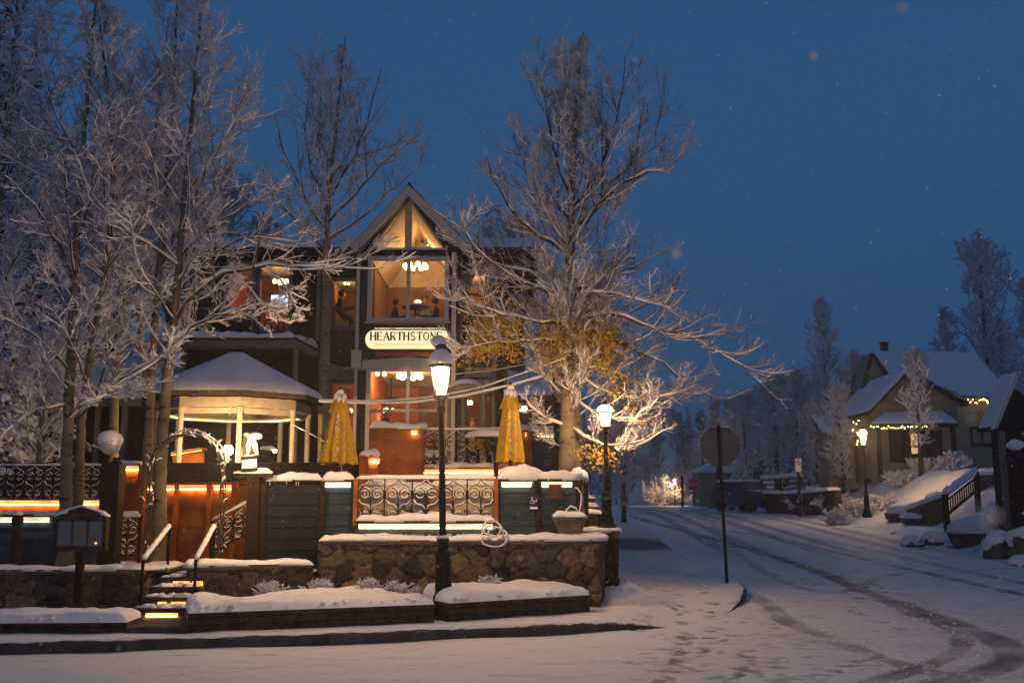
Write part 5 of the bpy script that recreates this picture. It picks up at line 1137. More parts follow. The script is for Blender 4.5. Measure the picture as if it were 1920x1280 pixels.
# small dark post at far left
p_ = P(28, 1040, 14.8); q = P(28, 970, 14.8); cp_ = thing('fence_post', 'stubby dark post in front of the low blue fence at far left', 'post', (p_.x, 14.8, lz)); MB().lathe((p_.x, 14.8, lz - .1), [(.07, 0), (.07, q.z - lz), (.09, q.z - lz + .03), (.07, q.z - lz + .12), (.02, q.z - lz + .15)], 10).build('shaft', 'dark_wood', cp_)
MB().blob((p_.x, 14.8, q.z + .06), .07, .07, .04, random.Random(3), 8).build('snow_cap', 'snow', cp_, True)

# ============================================================ CLOSED PARASOLS
def parasol(label, px, py_top, py_bot, Y, seed, wid=.26, skirt=.9):
    rng = random.Random(seed); t = P(px, py_top, Y); b = P(px, py_bot, Y); L = t.z - b.z
    th = thing('parasol', label, 'umbrella', (t.x, Y, pz), 'closed yellow parasols on the patio')
    MB().lathe((t.x, Y, pz), [(.20, 0), (.20, .06), (.03, .09), (.024, .3), (.024, t.z - pz)], 10).build('pole', 'dark_wood', th)
    V = []; na, nz = 96, 40; folds = 9
    for i in range(nz + 1):
        s_ = i / nz
        r0 = .03 + (wid) * (s_ ** .75) * .95
        if s_ < .25: r0 = .03 + .10 * math.sin(min(1, s_ / .2) * math.pi / 2)
        r0 = .03 + .085 * min(1, s_ / .15) + (wid - .09) * max(0, (s_ - .22) / .78) ** .9
        for j in range(na):
            a = 2 * math.pi * j / na; amp = .10 + .26 * s_
            r = r0 * (1 + amp * (abs(math.sin(folds * a / 2 + .6 * math.sin(a + seed) + .5 * s_)) * 1.6 - .9)); z = t.z - L * s_ - (.05 * math.sin(folds * a / 2 + seed) ** 2 * (s_ > .97)) 
            V.append((t.x + r * math.cos(a) * 1.0, Y + r * math.sin(a) * .85, z))
    npmesh('canopy', V, [(i * na + j, (i + 1) * na + j, (i + 1) * na + (j + 1) % na, i * na + (j + 1) % na) for i in range(nz) for j in range(na)], 'gold_cloth', th, True)
    # vent flap at the top
    V = []; n2 = 10
    for i in range(n2 + 1):
        s_ = i / n2
        for j in range(64):
            a = 2 * math.pi * j / 64; r = (.025 + .15 * s_ ** .7) * (1 + .18 * s_ * abs(math.sin(4.5 * a + seed))); V.append((t.x + r * math.cos(a), Y + r * math.sin(a) * .9, t.z + .01 - L * .30 * s_))
    npmesh('vent_flap', V, [(i * 64 + j, (i + 1) * 64 + j, (i + 1) * 64 + (j + 1) % 64, i * 64 + (j + 1) % 64) for i in range(n2) for j in range(64)], 'gold_cloth', th, True)
    MB().lathe((t.x, Y, t.z), [(.03, -.03), (.035, .02), (.015, .05), (.028, .08), (.01, .11)], 8).build('finial', 'dark_wood', th)
    mb = MB()
    for k in range(7): a = k * .9 + seed; mb.blob((t.x + .07 * math.cos(a), Y + .06 * math.sin(a), t.z - .08 - .03 * (k % 3)), .045, .045, .075, rng, 8)
    mb.blob((t.x, Y, t.z + .02), .07, .07, .05, rng, 8)
    for k in range(9):
        a = 2 * math.pi * (k + .5) / folds + .15
        for q in range(80 if abs(((a + .9 + math.pi) % (2 * math.pi)) - math.pi) < 1.1 else 14):
            s_ = rng.random(); aa = a + rng.gauss(0, .10); amp = .10 + .26 * s_; r0 = (.115 + (wid - .09) * max(0, (s_ - .22) / .78) ** .9) * (1 + amp * (abs(math.sin(folds * aa / 2 + .6 * math.sin(aa + seed) + .5 * s_)) * 1.6 - .9)); sz = rng.uniform(.003, .011)
            mb.blob((t.x + r0 * math.cos(aa), Y + r0 * math.sin(aa) * .85, t.z - .04 - (L - .05) * s_), sz, sz, sz * 1.8, rng, 5, .2)
    mb.build('snow_clumps', 'snow', th, True)
    MB().tube([(t.x + .06, Y - .15, b.z - .04), (t.x + .09, Y - .16, b.z - .14), (t.x + .07, Y - .14, b.z - .2)], .006, 5).build('strap', 'white_trim', th)
    return th
parasol('closed yellow parasol crusted with snow, left of the wide scrolled railing', 638, 737, 866, 17.0, 1, .245)
parasol('closed yellow parasol with a snow-free lower half, right of the front lamp', 957, 728, 862, 17.4, 4, .19)
# ------------------------------------------------------------ cables with snow and the leaning pole
pp0, pp1 = P(1049, 895, 17.8), P(1037, 698, 17.8); pl = thing('leaning_pole', 'thin black pole leaning slightly, beside the pale tree trunk', 'pole', pp0); MB().tube([(pp0.x, 17.8, pz - .1), pp1], .032, 8).build('shaft', 'black_iron', pl)
MB().blob(pp1 + Vector((0, 0, .03)), .05, .05, .04, random.Random(2), 8).build('snow_cap', 'snow', pl, True)
def cable(label, pts, rad=.022):
    W_ = [P(*p) for p in pts]; out = []
    for a, b in zip(W_, W_[1:]):
        for i in range(14): out.append(a.lerp(b, i / 14))
    out.append(W_[-1])
    for _ in range(8): out = [out[0]] + [(out[i - 1] + out[i] * 2 + out[i + 1]) / 4 for i in range(1, len(out) - 1)] + [out[-1]]
    th = thing('cable', label, 'cable', W_[0], 'snowy cables strung across the patio'); MB().tube(out, .008, 5).build('wire', 'black_iron', th)
    MB().tube([p + Vector((0, 0, .6 * rad)) for p in out], [rad * (1 + .15 * math.sin(i * .9)) for i in range(len(out))], 7).build('snow_cap', 'snow', th, True); return th
cable('lowest snow-laden cable from the pavilion eave to the leaning pole', [(598, 753, 19.3), (690, 757, 19), (770, 755, 18.7), (860, 745, 18.3), (960, 722, 18), (1036, 700, 17.8)], .026)
cable('middle snowy cable sagging behind the front lamp head', [(600, 750, 19.6), (700, 753, 19.2), (800, 746, 18.6), (900, 728, 18.2), (1060, 672, 17.2)], .016)
cable('thin upper cable running to the bare tree from the meter box', [(672, 692, 25.6), (760, 706, 24), (850, 702, 22), (930, 694, 20), (1062, 668, 17.2)], .010)
cable('thin wire from the pavilion corner over the left parasol', [(610, 680, 21), (645, 692, 22.5), (672, 688, 25.6)], .007)
cable('thin wire drooping from the pavilion post to the patio', [(545, 795, 20), (580, 812, 19), (625, 838, 18)], .008)
# ------------------------------------------------------------ patio furniture under snow
def patio_table(label, px, py, Y, w_=.8, d_=.7):
    p = P(px, py, Y); th = thing('patio_table', label, 'table', (p.x, Y, pz), 'snow-covered patio tables'); h = p.z - pz
    MB().box(p.x - w_ / 2, p.x + w_ / 2, Y - d_ / 2, Y + d_ / 2, pz + h - .03, pz + h).build('tabletop', 'dark_wood', th)
    for sx in (-1, 1):
        for sy in (-1, 1): MB().box(p.x + sx * (w_ / 2 - .05) - .02, p.x + sx * (w_ / 2 - .05) + .02, Y + sy * (d_ / 2 - .05) - .02, Y + sy * (d_ / 2 - .05) + .02, pz, pz + h - .031).build('leg', 'black_iron', th)
    snow_strip('snow_cover', [(p.x - w_ / 2, Y, pz + h), (p.x + w_ / 2, Y, pz + h)], d_, .11, int(px), th, rough=.6)
def patio_chair(label, px, Y, face, m='cream', h=.88):
    p = P(px, 950, Y); th = thing('patio_chair', label, 'chair', (p.x, Y, pz), 'snow-covered patio chairs'); x = p.x; f = face
    MB().box(x - .24, x + .24, Y - .22, Y + .22, pz + .40, pz + .46).build('seat', m, th)
    V0 = MB(); 
    pts = [(x + .26 * math.sin(t), Y + f * (.20 + .06 * math.cos(t))) for t in np.linspace(-1.2, 1.2, 9)]
    for a, b in zip(pts, pts[1:]): V0.obox((*a, pz + (.46 + h) / 2), (*b, pz + (.46 + h) / 2), .05, h - .44)
    V0.build('backrest', m, th)
    for sx in (-1, 1):
        for sy in (-1, 1): MB().tube([(x + sx * .2, Y + sy * .18, pz + .40), (x + sx * .23, Y + sy * .21, pz)], .016, 6).build('leg', 'black_iron', th)
    snow_strip('snow_cap', [(q[0], q[1], pz + h) for q in pts], .07, .06, int(px), th, rough=.4, over=.012); snow_strip('snow_cover', [(x - .22, Y, pz + .46), (x + .22, Y, pz + .46)], .40, .12, int(px) + 1, th, rough=.6)
patio_table('long snowy table behind the left half of the wide scrolled railing', 770, 922, 16.6, .95)
patio_table('snowy table near the right end of the wide scrolled railing', 880, 925, 16.9, .6)
patio_table('snowy table standing back against the rust wall, left', 725, 905, 18.0, .7, .6)
patio_chair('cream chair back at the left end of the patio, by the rust board', 715, 16.2, -1); patio_chair('cream chair turned away, second from the left on the patio', 742, 17.2, 1)
patio_chair('brown chair back near the middle of the patio railing', 838, 16.3, -1, 'pink_cloth'); patio_chair('cream tub chair right of the front lamp, behind the railing', 880, 16.2, -1); patio_chair('cream tub chair at the right end of the patio railing', 912, 16.3, -1)
patio_chair('dark chair behind the long snowy table', 775, 17.4, 1, 'cloth_grey')
# snow-capped potted shrub on stand
sh = P(918, 830, 18.4); ps_ = thing('potted_shrub', 'round shrub with a thick snow hat, just left of the right-hand parasol', 'shrub', (sh.x + .1, 18.4, pz)); rg_ = random.Random(11)
MB().lathe((sh.x + .12, 18.4, pz), [(.05, 0), (.045, sh.z - pz - .05)], 8).build('stem', 'dark_wood', ps_)
mb = MB()
for i in range(900):
    a, b_ = rg_.uniform(0, 6.28), rg_.random() ** .5; x = sh.x + .1 + .40 * b_ * math.cos(a); y = 18.4 + .35 * b_ * math.sin(a); z = sh.z + rg_.uniform(-.16, .14) * (1.1 - b_ * .5); d = Vector((rg_.uniform(-1, 1), rg_.uniform(-1, 1), rg_.uniform(-1, .6))).normalized() * .035; e = d.orthogonal().normalized() * .02; c = Vector((x, y, z)); mb.quad(c - d, c + e, c + d, c - e)
mb.build('foliage', 'leaf_dark', ps_); mb = MB()
for i in range(260):
    a = rg_.uniform(2.4, 4.0); x = sh.x - .18 + rg_.gauss(0, .10); y = 18.3 + rg_.gauss(0, .1); z = sh.z + rg_.uniform(-.12, .06); c = Vector((x, y, z)); d = Vector((rg_.uniform(-1, 1), rg_.uniform(-1, 1), rg_.uniform(-1, .4))).normalized() * .03; e = d.orthogonal().normalized() * .02; mb.quad(c - d, c + e, c + d, c - e)
mb.build('yellow_leaves', 'leaf_gold', ps_)
MB().blob((sh.x + .03, 18.4, sh.z + .10), .48, .38, .16, rg_, 18, .06, half=True).build('snow_cap', 'snow', ps_, True)
# ------------------------------------------------------------ light-rope coil hanging on the wall, hose, urn, plaques
YC = YW - .12; mb = MB()
for k, (cx_, cy_, r, w0) in enumerate(((926, 1006, 24, 0), (922, 990, 18, .5), (930, 1000, 14, 1.4))):
    mb.tube([P(cx_ + r * math.cos(i * .29 + w0) * (1 + .04 * math.sin(i)), cy_ + r * .82 * math.sin(i * .29 + w0) + 1.5 * math.sin(i * .8), YC - .02 * k + .10 * (math.sin(i * .29) < -.2)) for i in range(23)], .014, 7)
co = mb.build('rope_coil', 'snow', None, True); tag(co, 'white coiled rope hanging over the stone wall coping', 'rope')
mb = MB().tube([P(x, y, 15.0) for x, y in ((1060, 968), (1062, 955), (1070, 948), (1080, 952), (1086, 962), (1090, 940), (1090, 925), (1083, 915), (1078, 913))], .012, 7); tag(mb.build('hose', 'snow', None, True), 'snowy hose loop standing above the stone urn', 'hose')
q = P(1068, 990, 14.9); ur = thing('stone_urn', 'square flared stone planter with snow on its rim, at the wall corner', 'planter', (q.x, 14.9, ztop)); 
def frust(mb, cx, cy, z0, z1, r0, r1): mb.lathe((cx, cy, z0), [(r0, 0), (r1, z1 - z0)], 4, math.pi / 4)
z9 = P(1068, 966, 14.9).z; mb = MB(); mb.lathe((q.x, 14.9, ztop - .05), [(.24, 0), (.22, .05), (.19, .08), (.32, z9 - ztop - .02), (.36, z9 - ztop), (.36, z9 - ztop + .05)], 4, math.pi / 4); mb.build('bowl', 'cap_stone', ur)
snow_strip('snow_cap', [(q.x - .25, 14.9, z9), (q.x + .25, 14.9, z9)], .48, .06, 4, ur)
r_ = rp(1029, 910, 1053, 935, YF - .06); pq = thing('plaque', 'small bronze plaque on the wide blue fence', 'plaque', (r_[0], YF - .1, r_[2])); MB().box(r_[0], r_[1], YF - .10, YF - .07, r_[2], r_[3]).build('plate', 'plaque', pq); MB().box(r_[0] - .01, r_[1] + .01, YF - .105, YF - .068, r_[3], r_[3] + .02).build('rim', 'red_board', pq)
mb = MB()
for k in range(6): z = r_[3] - .03 - .028 * k; mb.box(r_[0] + .03, r_[1] - .03 - .02 * (k % 3), YF - .106, YF - .1005, z - .008, z)
mb.build('lettering', 'cap_stone', pq)
# wheelchair access sign
ws = P(1001, 938, YF - .06); wt = thing('access_sign', 'small blue wheelchair sign with an arrow, left of the bronze plaque', 'sign', (ws.x, YF - .1, ws.z - .1)); u_ = .0084
MB().box(ws.x - 7 * u_, ws.x + 7 * u_, YF - .095, YF - .075, ws.z - 8 * u_, ws.z + 8 * u_).build('plate', 'sign_blue', wt)
mb = MB(); yq = YF - .0985; mb.tube([(ws.x - 3 * u_ + 3.2 * u_ * math.cos(a), yq, ws.z - 2 * u_ + 3.2 * u_ * math.sin(a)) for a in np.linspace(2.0, 6.0, 12)], .5 * u_, 4); mb.lathe((ws.x - 3.3 * u_, yq, ws.z + 4.4 * u_), [(1.1 * u_, 0), (1.1 * u_, 2 * u_)], 8)
mb.tube([(ws.x - 3.2 * u_, yq, ws.z + 4 * u_), (ws.x - 3 * u_, yq, ws.z), (ws.x, yq, ws.z - .2 * u_), (ws.x + 1.2 * u_, yq, ws.z - 4 * u_)], .7 * u_, 4); mb.tube([(ws.x + 2 * u_, yq, ws.z), (ws.x + 6 * u_, yq, ws.z)], .5 * u_, 4); mb.tube([(ws.x + 4.3 * u_, yq, ws.z + 1.6 * u_), (ws.x + 6 * u_, yq, ws.z), (ws.x + 4.3 * u_, yq, ws.z - 1.6 * u_)], .5 * u_, 4); mb.build('pictogram', 'sign_white', wt)
MB().box(ws.x - 7 * u_, ws.x + 7 * u_, YF - .093, YF - .077, ws.z - 15 * u_, ws.z - 11 * u_).build('strip', 'sign_white', wt)
# stacked stones pillar at wall corner and stone steps beyond
q0, q1 = G(1120, 1075, .15), G(1156, 1072, .15); zc2 = P(1138, 992, q0.y).z
stone_wall('dark stacked-stone pier behind the right end of the long wall', [(P(1120, 1040, 15.9).x, 15.9), (P(1157, 1040, 15.9).x, 15.9), (P(1157, 1040, 15.9).x + .02, 16.6)], .1, P(1138, 996, 15.9).z, 44, thick=.5, name='stone_pier', snow=.05, cell=.14, tint=(.5, .45, .45))
for k, (pa, pb, yt, yb, Y) in enumerate(((1088, 1117, 932, 946, 17.6), (1086, 1124, 948, 962, 17.0), (1092, 1132, 962, 985, 16.6))):
    r_ = rp(pa, yt, pb, yb, Y); rg_ = random.Random(k); mb = MB(); V = [(r_[0], Y), (r_[1], Y + .05), (r_[1] + .05, Y + .8), (r_[0] - .05, Y + .8)]; mb.slab(V, r_[2] - .3, r_[3]); o = mb.build('stone_block', 'stone_dark'); tag(o, ['topmost', 'middle', 'lowest'][k] + ' of three rough stone blocks behind the end of the blue fence', 'stone', 'rough stone blocks')
    s_ = snow_strip('snow_cap', [(r_[0], Y + .4, r_[3]), (r_[1], Y + .4, r_[3])], .7, .05, k, o)

# ============================================================ STREET LAMPS
def street_lamp(label, base, top_z, tilt=0.0):
    """Victorian post lamp; everything is modelled upright at base, 3.75 m scale"""
    x, y, z = base; Ht = top_z - z; k = Ht / 3.75; th = thing('street_lamp', label, 'street lamp', base, 'Victorian street lamps')
    L = lambda pr, n=14, c=True: MB().lathe((x, y, z), [(r * k, h * k) for r, h in pr], n, 0, c)
    L([(.20, 0), (.20, .10), (.17, .14), (.15, .20), (.145, .30), (.115, .36), (.10, .80), (.12, .84), (.12, .88), (.085, .92), (.07, 1.0), (.085, 1.03), (.085, 1.06), (.05, 1.10)], 12).build('base', 'black_iron', th)
    L([(.048, 1.09), (.040, 2.75), (.06, 2.78), (.06, 2.81), (.04, 2.85), (.05, 2.92), (.10, 2.96), (.115, 2.99), (.10, 3.005)], 12).build('pole', 'black_iron', th)
    g = L([(.070, 3.01), (.095, 3.14), (.120, 3.27), (.128, 3.34), (.125, 3.375)], 8); g.build('lantern_glass', 'lantern_glow', th)
    mb = MB()
    for i in range(6):
        a = 2 * math.pi * (i + .5) / 6 + .2; mb.tube([(x + r * k * math.cos(a), y + r * k * math.sin(a), z + h * k) for r, h in ((.083, 3.0), (.104, 3.14), (.129, 3.27), (.137, 3.35), (.135, 3.39))], .010 * k, 5)
    mb.build('cage', 'black_iron', th)
    L([(.155, 3.38), (.165, 3.41), (.155, 3.45), (.13, 3.52), (.08, 3.58), (.05, 3.60), (.05, 3.64), (.085, 3.66), (.08, 3.70), (.03, 3.73), (.015, 3.75)], 14).build('cap', 'black_iron', th)
    rng = random.Random(int(abs(x) * 100)); mb = MB()
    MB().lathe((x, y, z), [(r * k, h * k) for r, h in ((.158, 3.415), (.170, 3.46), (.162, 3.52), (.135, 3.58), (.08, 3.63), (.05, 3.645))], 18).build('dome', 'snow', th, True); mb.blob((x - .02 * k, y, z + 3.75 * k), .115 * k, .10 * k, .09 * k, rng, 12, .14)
    mb.blob((x, y - .02, z + 1.07 * k), .09 * k, .09 * k, .025 * k, rng, 10)
    mb.build('finial_snow', 'snow', th, True)
    light('lamp_light', (x, y, z + 3.2 * k), 0, (1, .58, .27), .14 * k, th)
    return th
def set_lamp(th, e, lit_dome=False):
    for c in list(th.children):
        if lit_dome and c.name.startswith('dome'): c.material_slots[0].link = 'OBJECT'; c.material_slots[0].material = M['lantern_glow']  # snow dome swaps to the lantern's glow, so the cap looks lamplit
        if lit_dome and c.name.startswith('finial_snow'): c.scale = (1, 1, 1); bpy.data.objects.remove(c, do_unlink=True); continue
        if c.type == 'LIGHT': c.data = c.data.copy(); c.data.energy = e
LE = 170; LA = 390
gA = G(832, 1158, .15); zA = P(822, 640, gA.y).z
lampA = street_lamp('tall black street lamp nearest the camera, standing in front of the stone wall', (gA.x, gA.y, .14), zA); lampA.rotation_euler[1] = R(-1.3)
def place_lamp(label, px, pyb, Y, zbase, pyt, e):
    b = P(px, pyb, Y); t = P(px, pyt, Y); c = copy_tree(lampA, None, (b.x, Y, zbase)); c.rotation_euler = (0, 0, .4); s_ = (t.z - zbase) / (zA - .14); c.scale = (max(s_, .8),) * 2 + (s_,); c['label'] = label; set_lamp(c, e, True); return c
b = P(1137, 992, 16.2)
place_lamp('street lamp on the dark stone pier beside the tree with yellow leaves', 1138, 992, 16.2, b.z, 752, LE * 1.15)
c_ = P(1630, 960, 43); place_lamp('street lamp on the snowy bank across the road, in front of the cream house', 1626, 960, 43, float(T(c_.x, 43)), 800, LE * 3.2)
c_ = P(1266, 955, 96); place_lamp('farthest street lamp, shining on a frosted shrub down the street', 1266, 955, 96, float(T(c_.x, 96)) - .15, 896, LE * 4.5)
set_lamp(lampA, LA)
# the two lamps on this side of the crossing, behind the camera, whose light falls on the snow in front
for lb, x, y, e in (('street lamp on the near pavement behind the camera, left', -9.5, -7.0, LE * .9), ('street lamp on the near pavement behind the camera, right', 4.4, 2.6, LE * 3.8)):
    c = copy_tree(lampA, None, (x, y, 0)); c['label'] = lb; c.scale = (1.3, 1.3, 1.3); set_lamp(c, e)

# ============================================================ ROAD SIGNS
def octa(cx, cz, r, y0, y1): return MB().prism([(cx + r * math.cos(R(22.5 + 45 * k)), cz + r * math.sin(R(22.5 + 45 * k))) for k in range(8)][::-1], y0, y1)
b = G(1363, 1092, .15); t = P(1347, 797, b.y); c_ = P(1351, 836, b.y)
s1 = thing('road_sign', 'bare metal back of an octagonal sign on a thin dark post at the near corner', 'road sign', b)
MB().obox(b, (t.x, t.y, t.z), .055, .04).build('post', 'black_iron', s1); MB().prism([(c_.x + .395 * math.cos(R(22.5 + 45 * k) + .05), c_.z + .395 * math.sin(R(22.5 + 45 * k) + .05)) for k in range(8)][::-1], b.y + .035, b.y + .040).build('sign_plate', 'sign_back', s1)
mb = MB(); mb.obox((c_.x - .16, b.y + .03, c_.z + .395 * .93), (c_.x + .16, b.y + .03, c_.z + .395 * .93 - .01), .03, .012); mb.build('snow_cap', 'snow', s1)
# far STOP sign, its face towards us
YS2 = 64.; q = P(1300, 908, YS2); zg = float(T(q.x, YS2)); r_ = .42
s2 = thing('stop_sign', 'red STOP sign facing the camera far down the street', 'road sign', (q.x, YS2, zg))
MB().box(q.x - .04, q.x + .04, YS2 + .03, YS2 + .09, zg - .1, q.z + .3).build('post', 'cap_stone', s2); octa(q.x, q.z, r_, YS2, YS2 + .02).build('border', 'sign_white', s2); octa(q.x, q.z, r_ * .93, YS2 - .012, YS2 - .003).build('face', 'sign_red', s2)
for i, ch in enumerate('STOP'): letter(ch, q.x - .335 + i * .172, q.z - .11, .15, YS2 - .03, 'sign_white', s2, 1.1)
MB().box(q.x - .25, q.x + .25, YS2 - .01, YS2 + .01, q.z - .60, q.z - .46).build('supplementary_plate', 'sign_red', s2); MB().blob((q.x, YS2, zg + .05), 1.0, .8, .25, random.Random(4), 12).build('snow_mound', 'snow', s2, True)
q = P(1497, 880, 50.); zg = float(T(q.x, 50)); s3 = thing('parking_sign', 'small pale sign on a dark post by the snowy split-rail fence', 'road sign', (q.x, 50, zg)); MB().box(q.x - .06, q.x + .06, 50, 50.1, zg - .1, q.z + .2).build('post', 'dark_wood', s3); MB().box(q.x - .15, q.x + .15, 49.96, 49.99, q.z - .12, q.z + .55).build('sign_plate', 'sign_white', s3)
mb = MB(); a = np.linspace(0, 6.28, 16); mb.tube([(q.x + .10 * math.cos(v), 49.95, q.z + .35 + .10 * math.sin(v)) for v in a], .018, 4).tube([(q.x - .07, 49.95, q.z + .42), (q.x + .07, 49.95, q.z + .28)], .015, 4); mb.build('ring_mark', 'sign_red', s3)
for px, Y, pyt in ((1346, 62., 872), (1279, 70., 893)):
    q = P(px, pyt, Y); zg = float(T(q.x, Y)); s4 = MB().box(q.x - .07, q.x + .07, Y, Y + .14, zg - .1, q.z).build('utility_post', 'dark_wood', None); tag(s4, 'slim dark post behind the leaning sign post' if px > 1300 else 'slim dark post beside the farthest street lamp', 'post')

# ============================================================ RIGHT-HAND SIDE
def conv(px, py, Y): p = P(px, py, Y); return p.x, p.z
YH = 52.0
hs_ = thing('cream_house', 'cream clapboard house with steep snowy gables and strings of tiny lights', 'building', (P(1710, 880, YH).x, YH, float(T(P(1710, 880, YH).x, YH))))
zf = hs_.location.z - .4
def hwall(px0, px1, pyt, Y, holes=(), name='wall', pyb=905, m='siding_cream'): return wall_holes(name, m, px0, px1, pyt, pyb, Y, list(holes), hs_, .2)
# front gabled block
hwall(1633, 1800, 762, YH, [(1668, 808, 1766, 865)])
gl, gr, ga_ = conv(1633, 762, YH), conv(1800, 745, YH), conv(1700, 697, YH)
MB().prism([gl, (gr[0], gl[1]), (gr[0], gr[1] + .2), ga_], YH + .001, YH + .2).build('gable', 'siding_cream', hs_)
x0, x1, _, _ = rp(1633, 762, 1800, 905, YH); MB().box(x0, x0 + .2, YH + .201, YH + 7, zf, gl[1]).box(x1 - .2, x1, YH + .201, YH + 7, zf, gl[1] + .4).build('wall', 'siding_cream', hs_)
def slope_roof(a, b, y0, y1, th=.16, snow=.18, seed=1, name='roof'):
    """roof plane from eave a=(x,z) to ridge b=(x,z)"""
    V = [(a[0], y0, a[1]), (b[0], y0, b[1]), (b[0], y1, b[1]), (a[0], y1, a[1])]; V += [(x, y, z - th) for x, y, z in V]
    r = MB().addm(V, [(0, 1, 2, 3), (7, 6, 5, 4), (0, 4, 5, 1), (1, 5, 6, 2), (2, 6, 7, 3), (3, 7, 4, 0)]).build(name, 'shingle', hs_)
    quilt('snow_cover', V[0], V[1], V[2], V[3], snow, r, seed, 18, 18); return r
slope_roof(conv(1624, 772, YH), conv(1698, 694, YH), YH - .5, YH + 6, seed=1); slope_roof(conv(1808, 756, YH), conv(1698.3, 694, YH), YH - .5, YH + 6, seed=2)
# tall rear roof with side gable
YH2 = YH + 5.5
A, B_ = conv(1622, 735, YH2), conv(1900, 745, YH2); Rg0, Rg1 = conv(1636, 658, YH2 + 3), conv(1830, 662, YH2 + 3)
V = [(A[0], YH2, A[1]), (B_[0], YH2, B_[1]), (Rg1[0], YH2 + 3, Rg1[1]), (Rg0[0], YH2 + 3, Rg0[1]), (A[0], YH2 + 6, A[1]), (B_[0], YH2 + 6, B_[1])]
big = MB().addm(V, [(0, 1, 2, 3), (3, 2, 5, 4), (0, 3, 4), (1, 5, 2), (0, 4, 5, 1)]).build('rear_roof', 'shingle', hs_); quilt('snow_cover', V[0], V[1], V[2], V[3], .18, big, 5, 30, 20)
hwall(1622, 1896, 740, YH2 + .5, pyb=900)
# dormer on the left slope
YD = YH2 - .7; d0, d1, d2 = conv(1617, 729, YD), conv(1665, 708, YD), conv(1635, 664, YD)
MB().prism([d0, d1, d2], YD, YD + 1.8).build('dormer', 'siding_cream', hs_)
for a, b in ((d0, d2), (d1, d2)):
    MB().obox((a[0], YD - .06, a[1]), (b[0], YD - .06, b[1]), .12, .18).build('dormer_trim', 'shingle', hs_)
MB().obox((d0[0], YD - .05, d0[1]), (d1[0], YD - .05, d1[1]), .1, .14).build('dormer_trim', 'shingle', hs_)
V = [(d1[0] + .25, YD - .15, d1[1] - .1), (d2[0], YD - .15, d2[1] + .12), (d2[0], YD + 2.2, d2[1] + .12), (d1[0] + .25, YD + 2.2, d1[1] - .1)]
quilt('dormer_snow', V[0], V[1], V[2], V[3], .10, hs_, 6, 10, 10)
q = conv(1658, 652, YH2 + 3); MB().box(q[0] - .18, q[0] + .18, YH2 + 2.8, YH2 + 3.2, q[1] - .6, q[1] + .25).box(q[0] - .22, q[0] + .22, YH2 + 2.76, YH2 + 3.24, q[1] + .251, q[1] + .33).build('chimney', 'shingle', hs_)
# porch canopy
c0, c1 = conv(1630, 795, YH - 1.4), conv(1797, 793, YH - 1.4); t0, t1 = conv(1657, 775, YH - .02), conv(1768, 773, YH - .02)
V = [(c0[0], YH - 1.4, c0[1]), (c1[0], YH - 1.4, c1[1]), (t1[0], YH - .003, t1[1]), (t0[0], YH - .003, t0[1])]; V += [(x, y, z - .22) for x, y, z in V]
pr = MB().addm(V, [(0, 1, 2, 3), (7, 6, 5, 4), (0, 4, 5, 1), (1, 5, 6, 2), (3, 7, 4, 0)]).build('porch_roof', 'shingle', hs_); quilt('snow_cover', V[0], V[1], V[2], V[3], .16, pr, 8, 30, 10)
for px in (1646, 1786): a = conv(px, 800, YH - 1.2); MB().box(a[0] - .09, a[0] + .09, YH - 1.3, YH - 1.1, zf, a[1]).build('porch_post', 'dark_wood', hs_)
window(1668, 808, 1766, 865, YH, parent=hs_, fw=.10, mull=(.28, .58, .76), bars=(.5,), m='dark_wood')
window(1820, 800, 1862, 834, YH2 + .5, parent=hs_, fw=.1, mull=(.5,), m='dark_wood', glass_=True)
room(1664, 804, 1770, 870, YH, 3.5, 'interior_dark', parent=hs_, ceil='interior_dark')
q = rp(1709, 813, 1721, 850, YH + 1); MB().box(q[0], q[1], YH + 1, YH + 1.05, q[2], q[3]).build('lit_doorway', 'curtain_lit', hs_); M['curtain_lit'].node_tree.nodes['Principled BSDF'].inputs['Emission Strength'].default_value = .9
def fairy(label, pts, n, jit=.05, seed=1, sz=.035):
    rg_ = random.Random(seed); pts = [Vector(p) for p in pts]; mb = MB(); c0 = pts[0]
    th = thing('string_lights', label, 'string lights', c0); mb2 = MB().tube(pts, .008, 4); mb2.build('wire', 'rubber', th)
    Ls = [(b - a).length for a, b in zip(pts, pts[1:])]; tot = sum(Ls)
    for i in range(n):
        s_ = tot * (i + rg_.uniform(.2, .8)) / n; k = 0
        while k < len(Ls) - 1 and s_ > Ls[k]: s_ -= Ls[k]; k += 1
        p = pts[k].lerp(pts[k + 1], s_ / Ls[k]) + Vector((0, 0, rg_.uniform(-jit * 2.2, 0))); sz_ = sz * rg_.uniform(.6, 1.2); mb.lathe((p.x, p.y, p.z - sz_), [(sz_ * .3, 0), (sz_, sz_ * .8), (sz_ * .3, sz_ * 1.8)], 5)
    o = mb.build('bulbs', 'fairy', th); o['kind'] = 'stuff'; return th
fairy('warm string lights along the edge of the cream house porch roof', [P(1632, 798, YH - 1.45), P(1700, 799, YH - 1.45), P(1740, 797, YH - 1.45)], 24, .06, 1)
fairy('short string of lights under the eave at the right of the cream house', [P(1796, 749, YH2 - .1), P(1825, 748, YH2 - .1), P(1852, 747, YH2 - .1), P(1852, 765, YH2 - .1)], 22, .12, 2)
fairy('few lights tangled left of the cream house porch', [P(1598, 790, YH + 1), P(1612, 786, YH + 1), P(1598, 805, YH + 1), P(1610, 812, YH + 1), P(1606, 835, YH + 1)], 10, .05, 3)
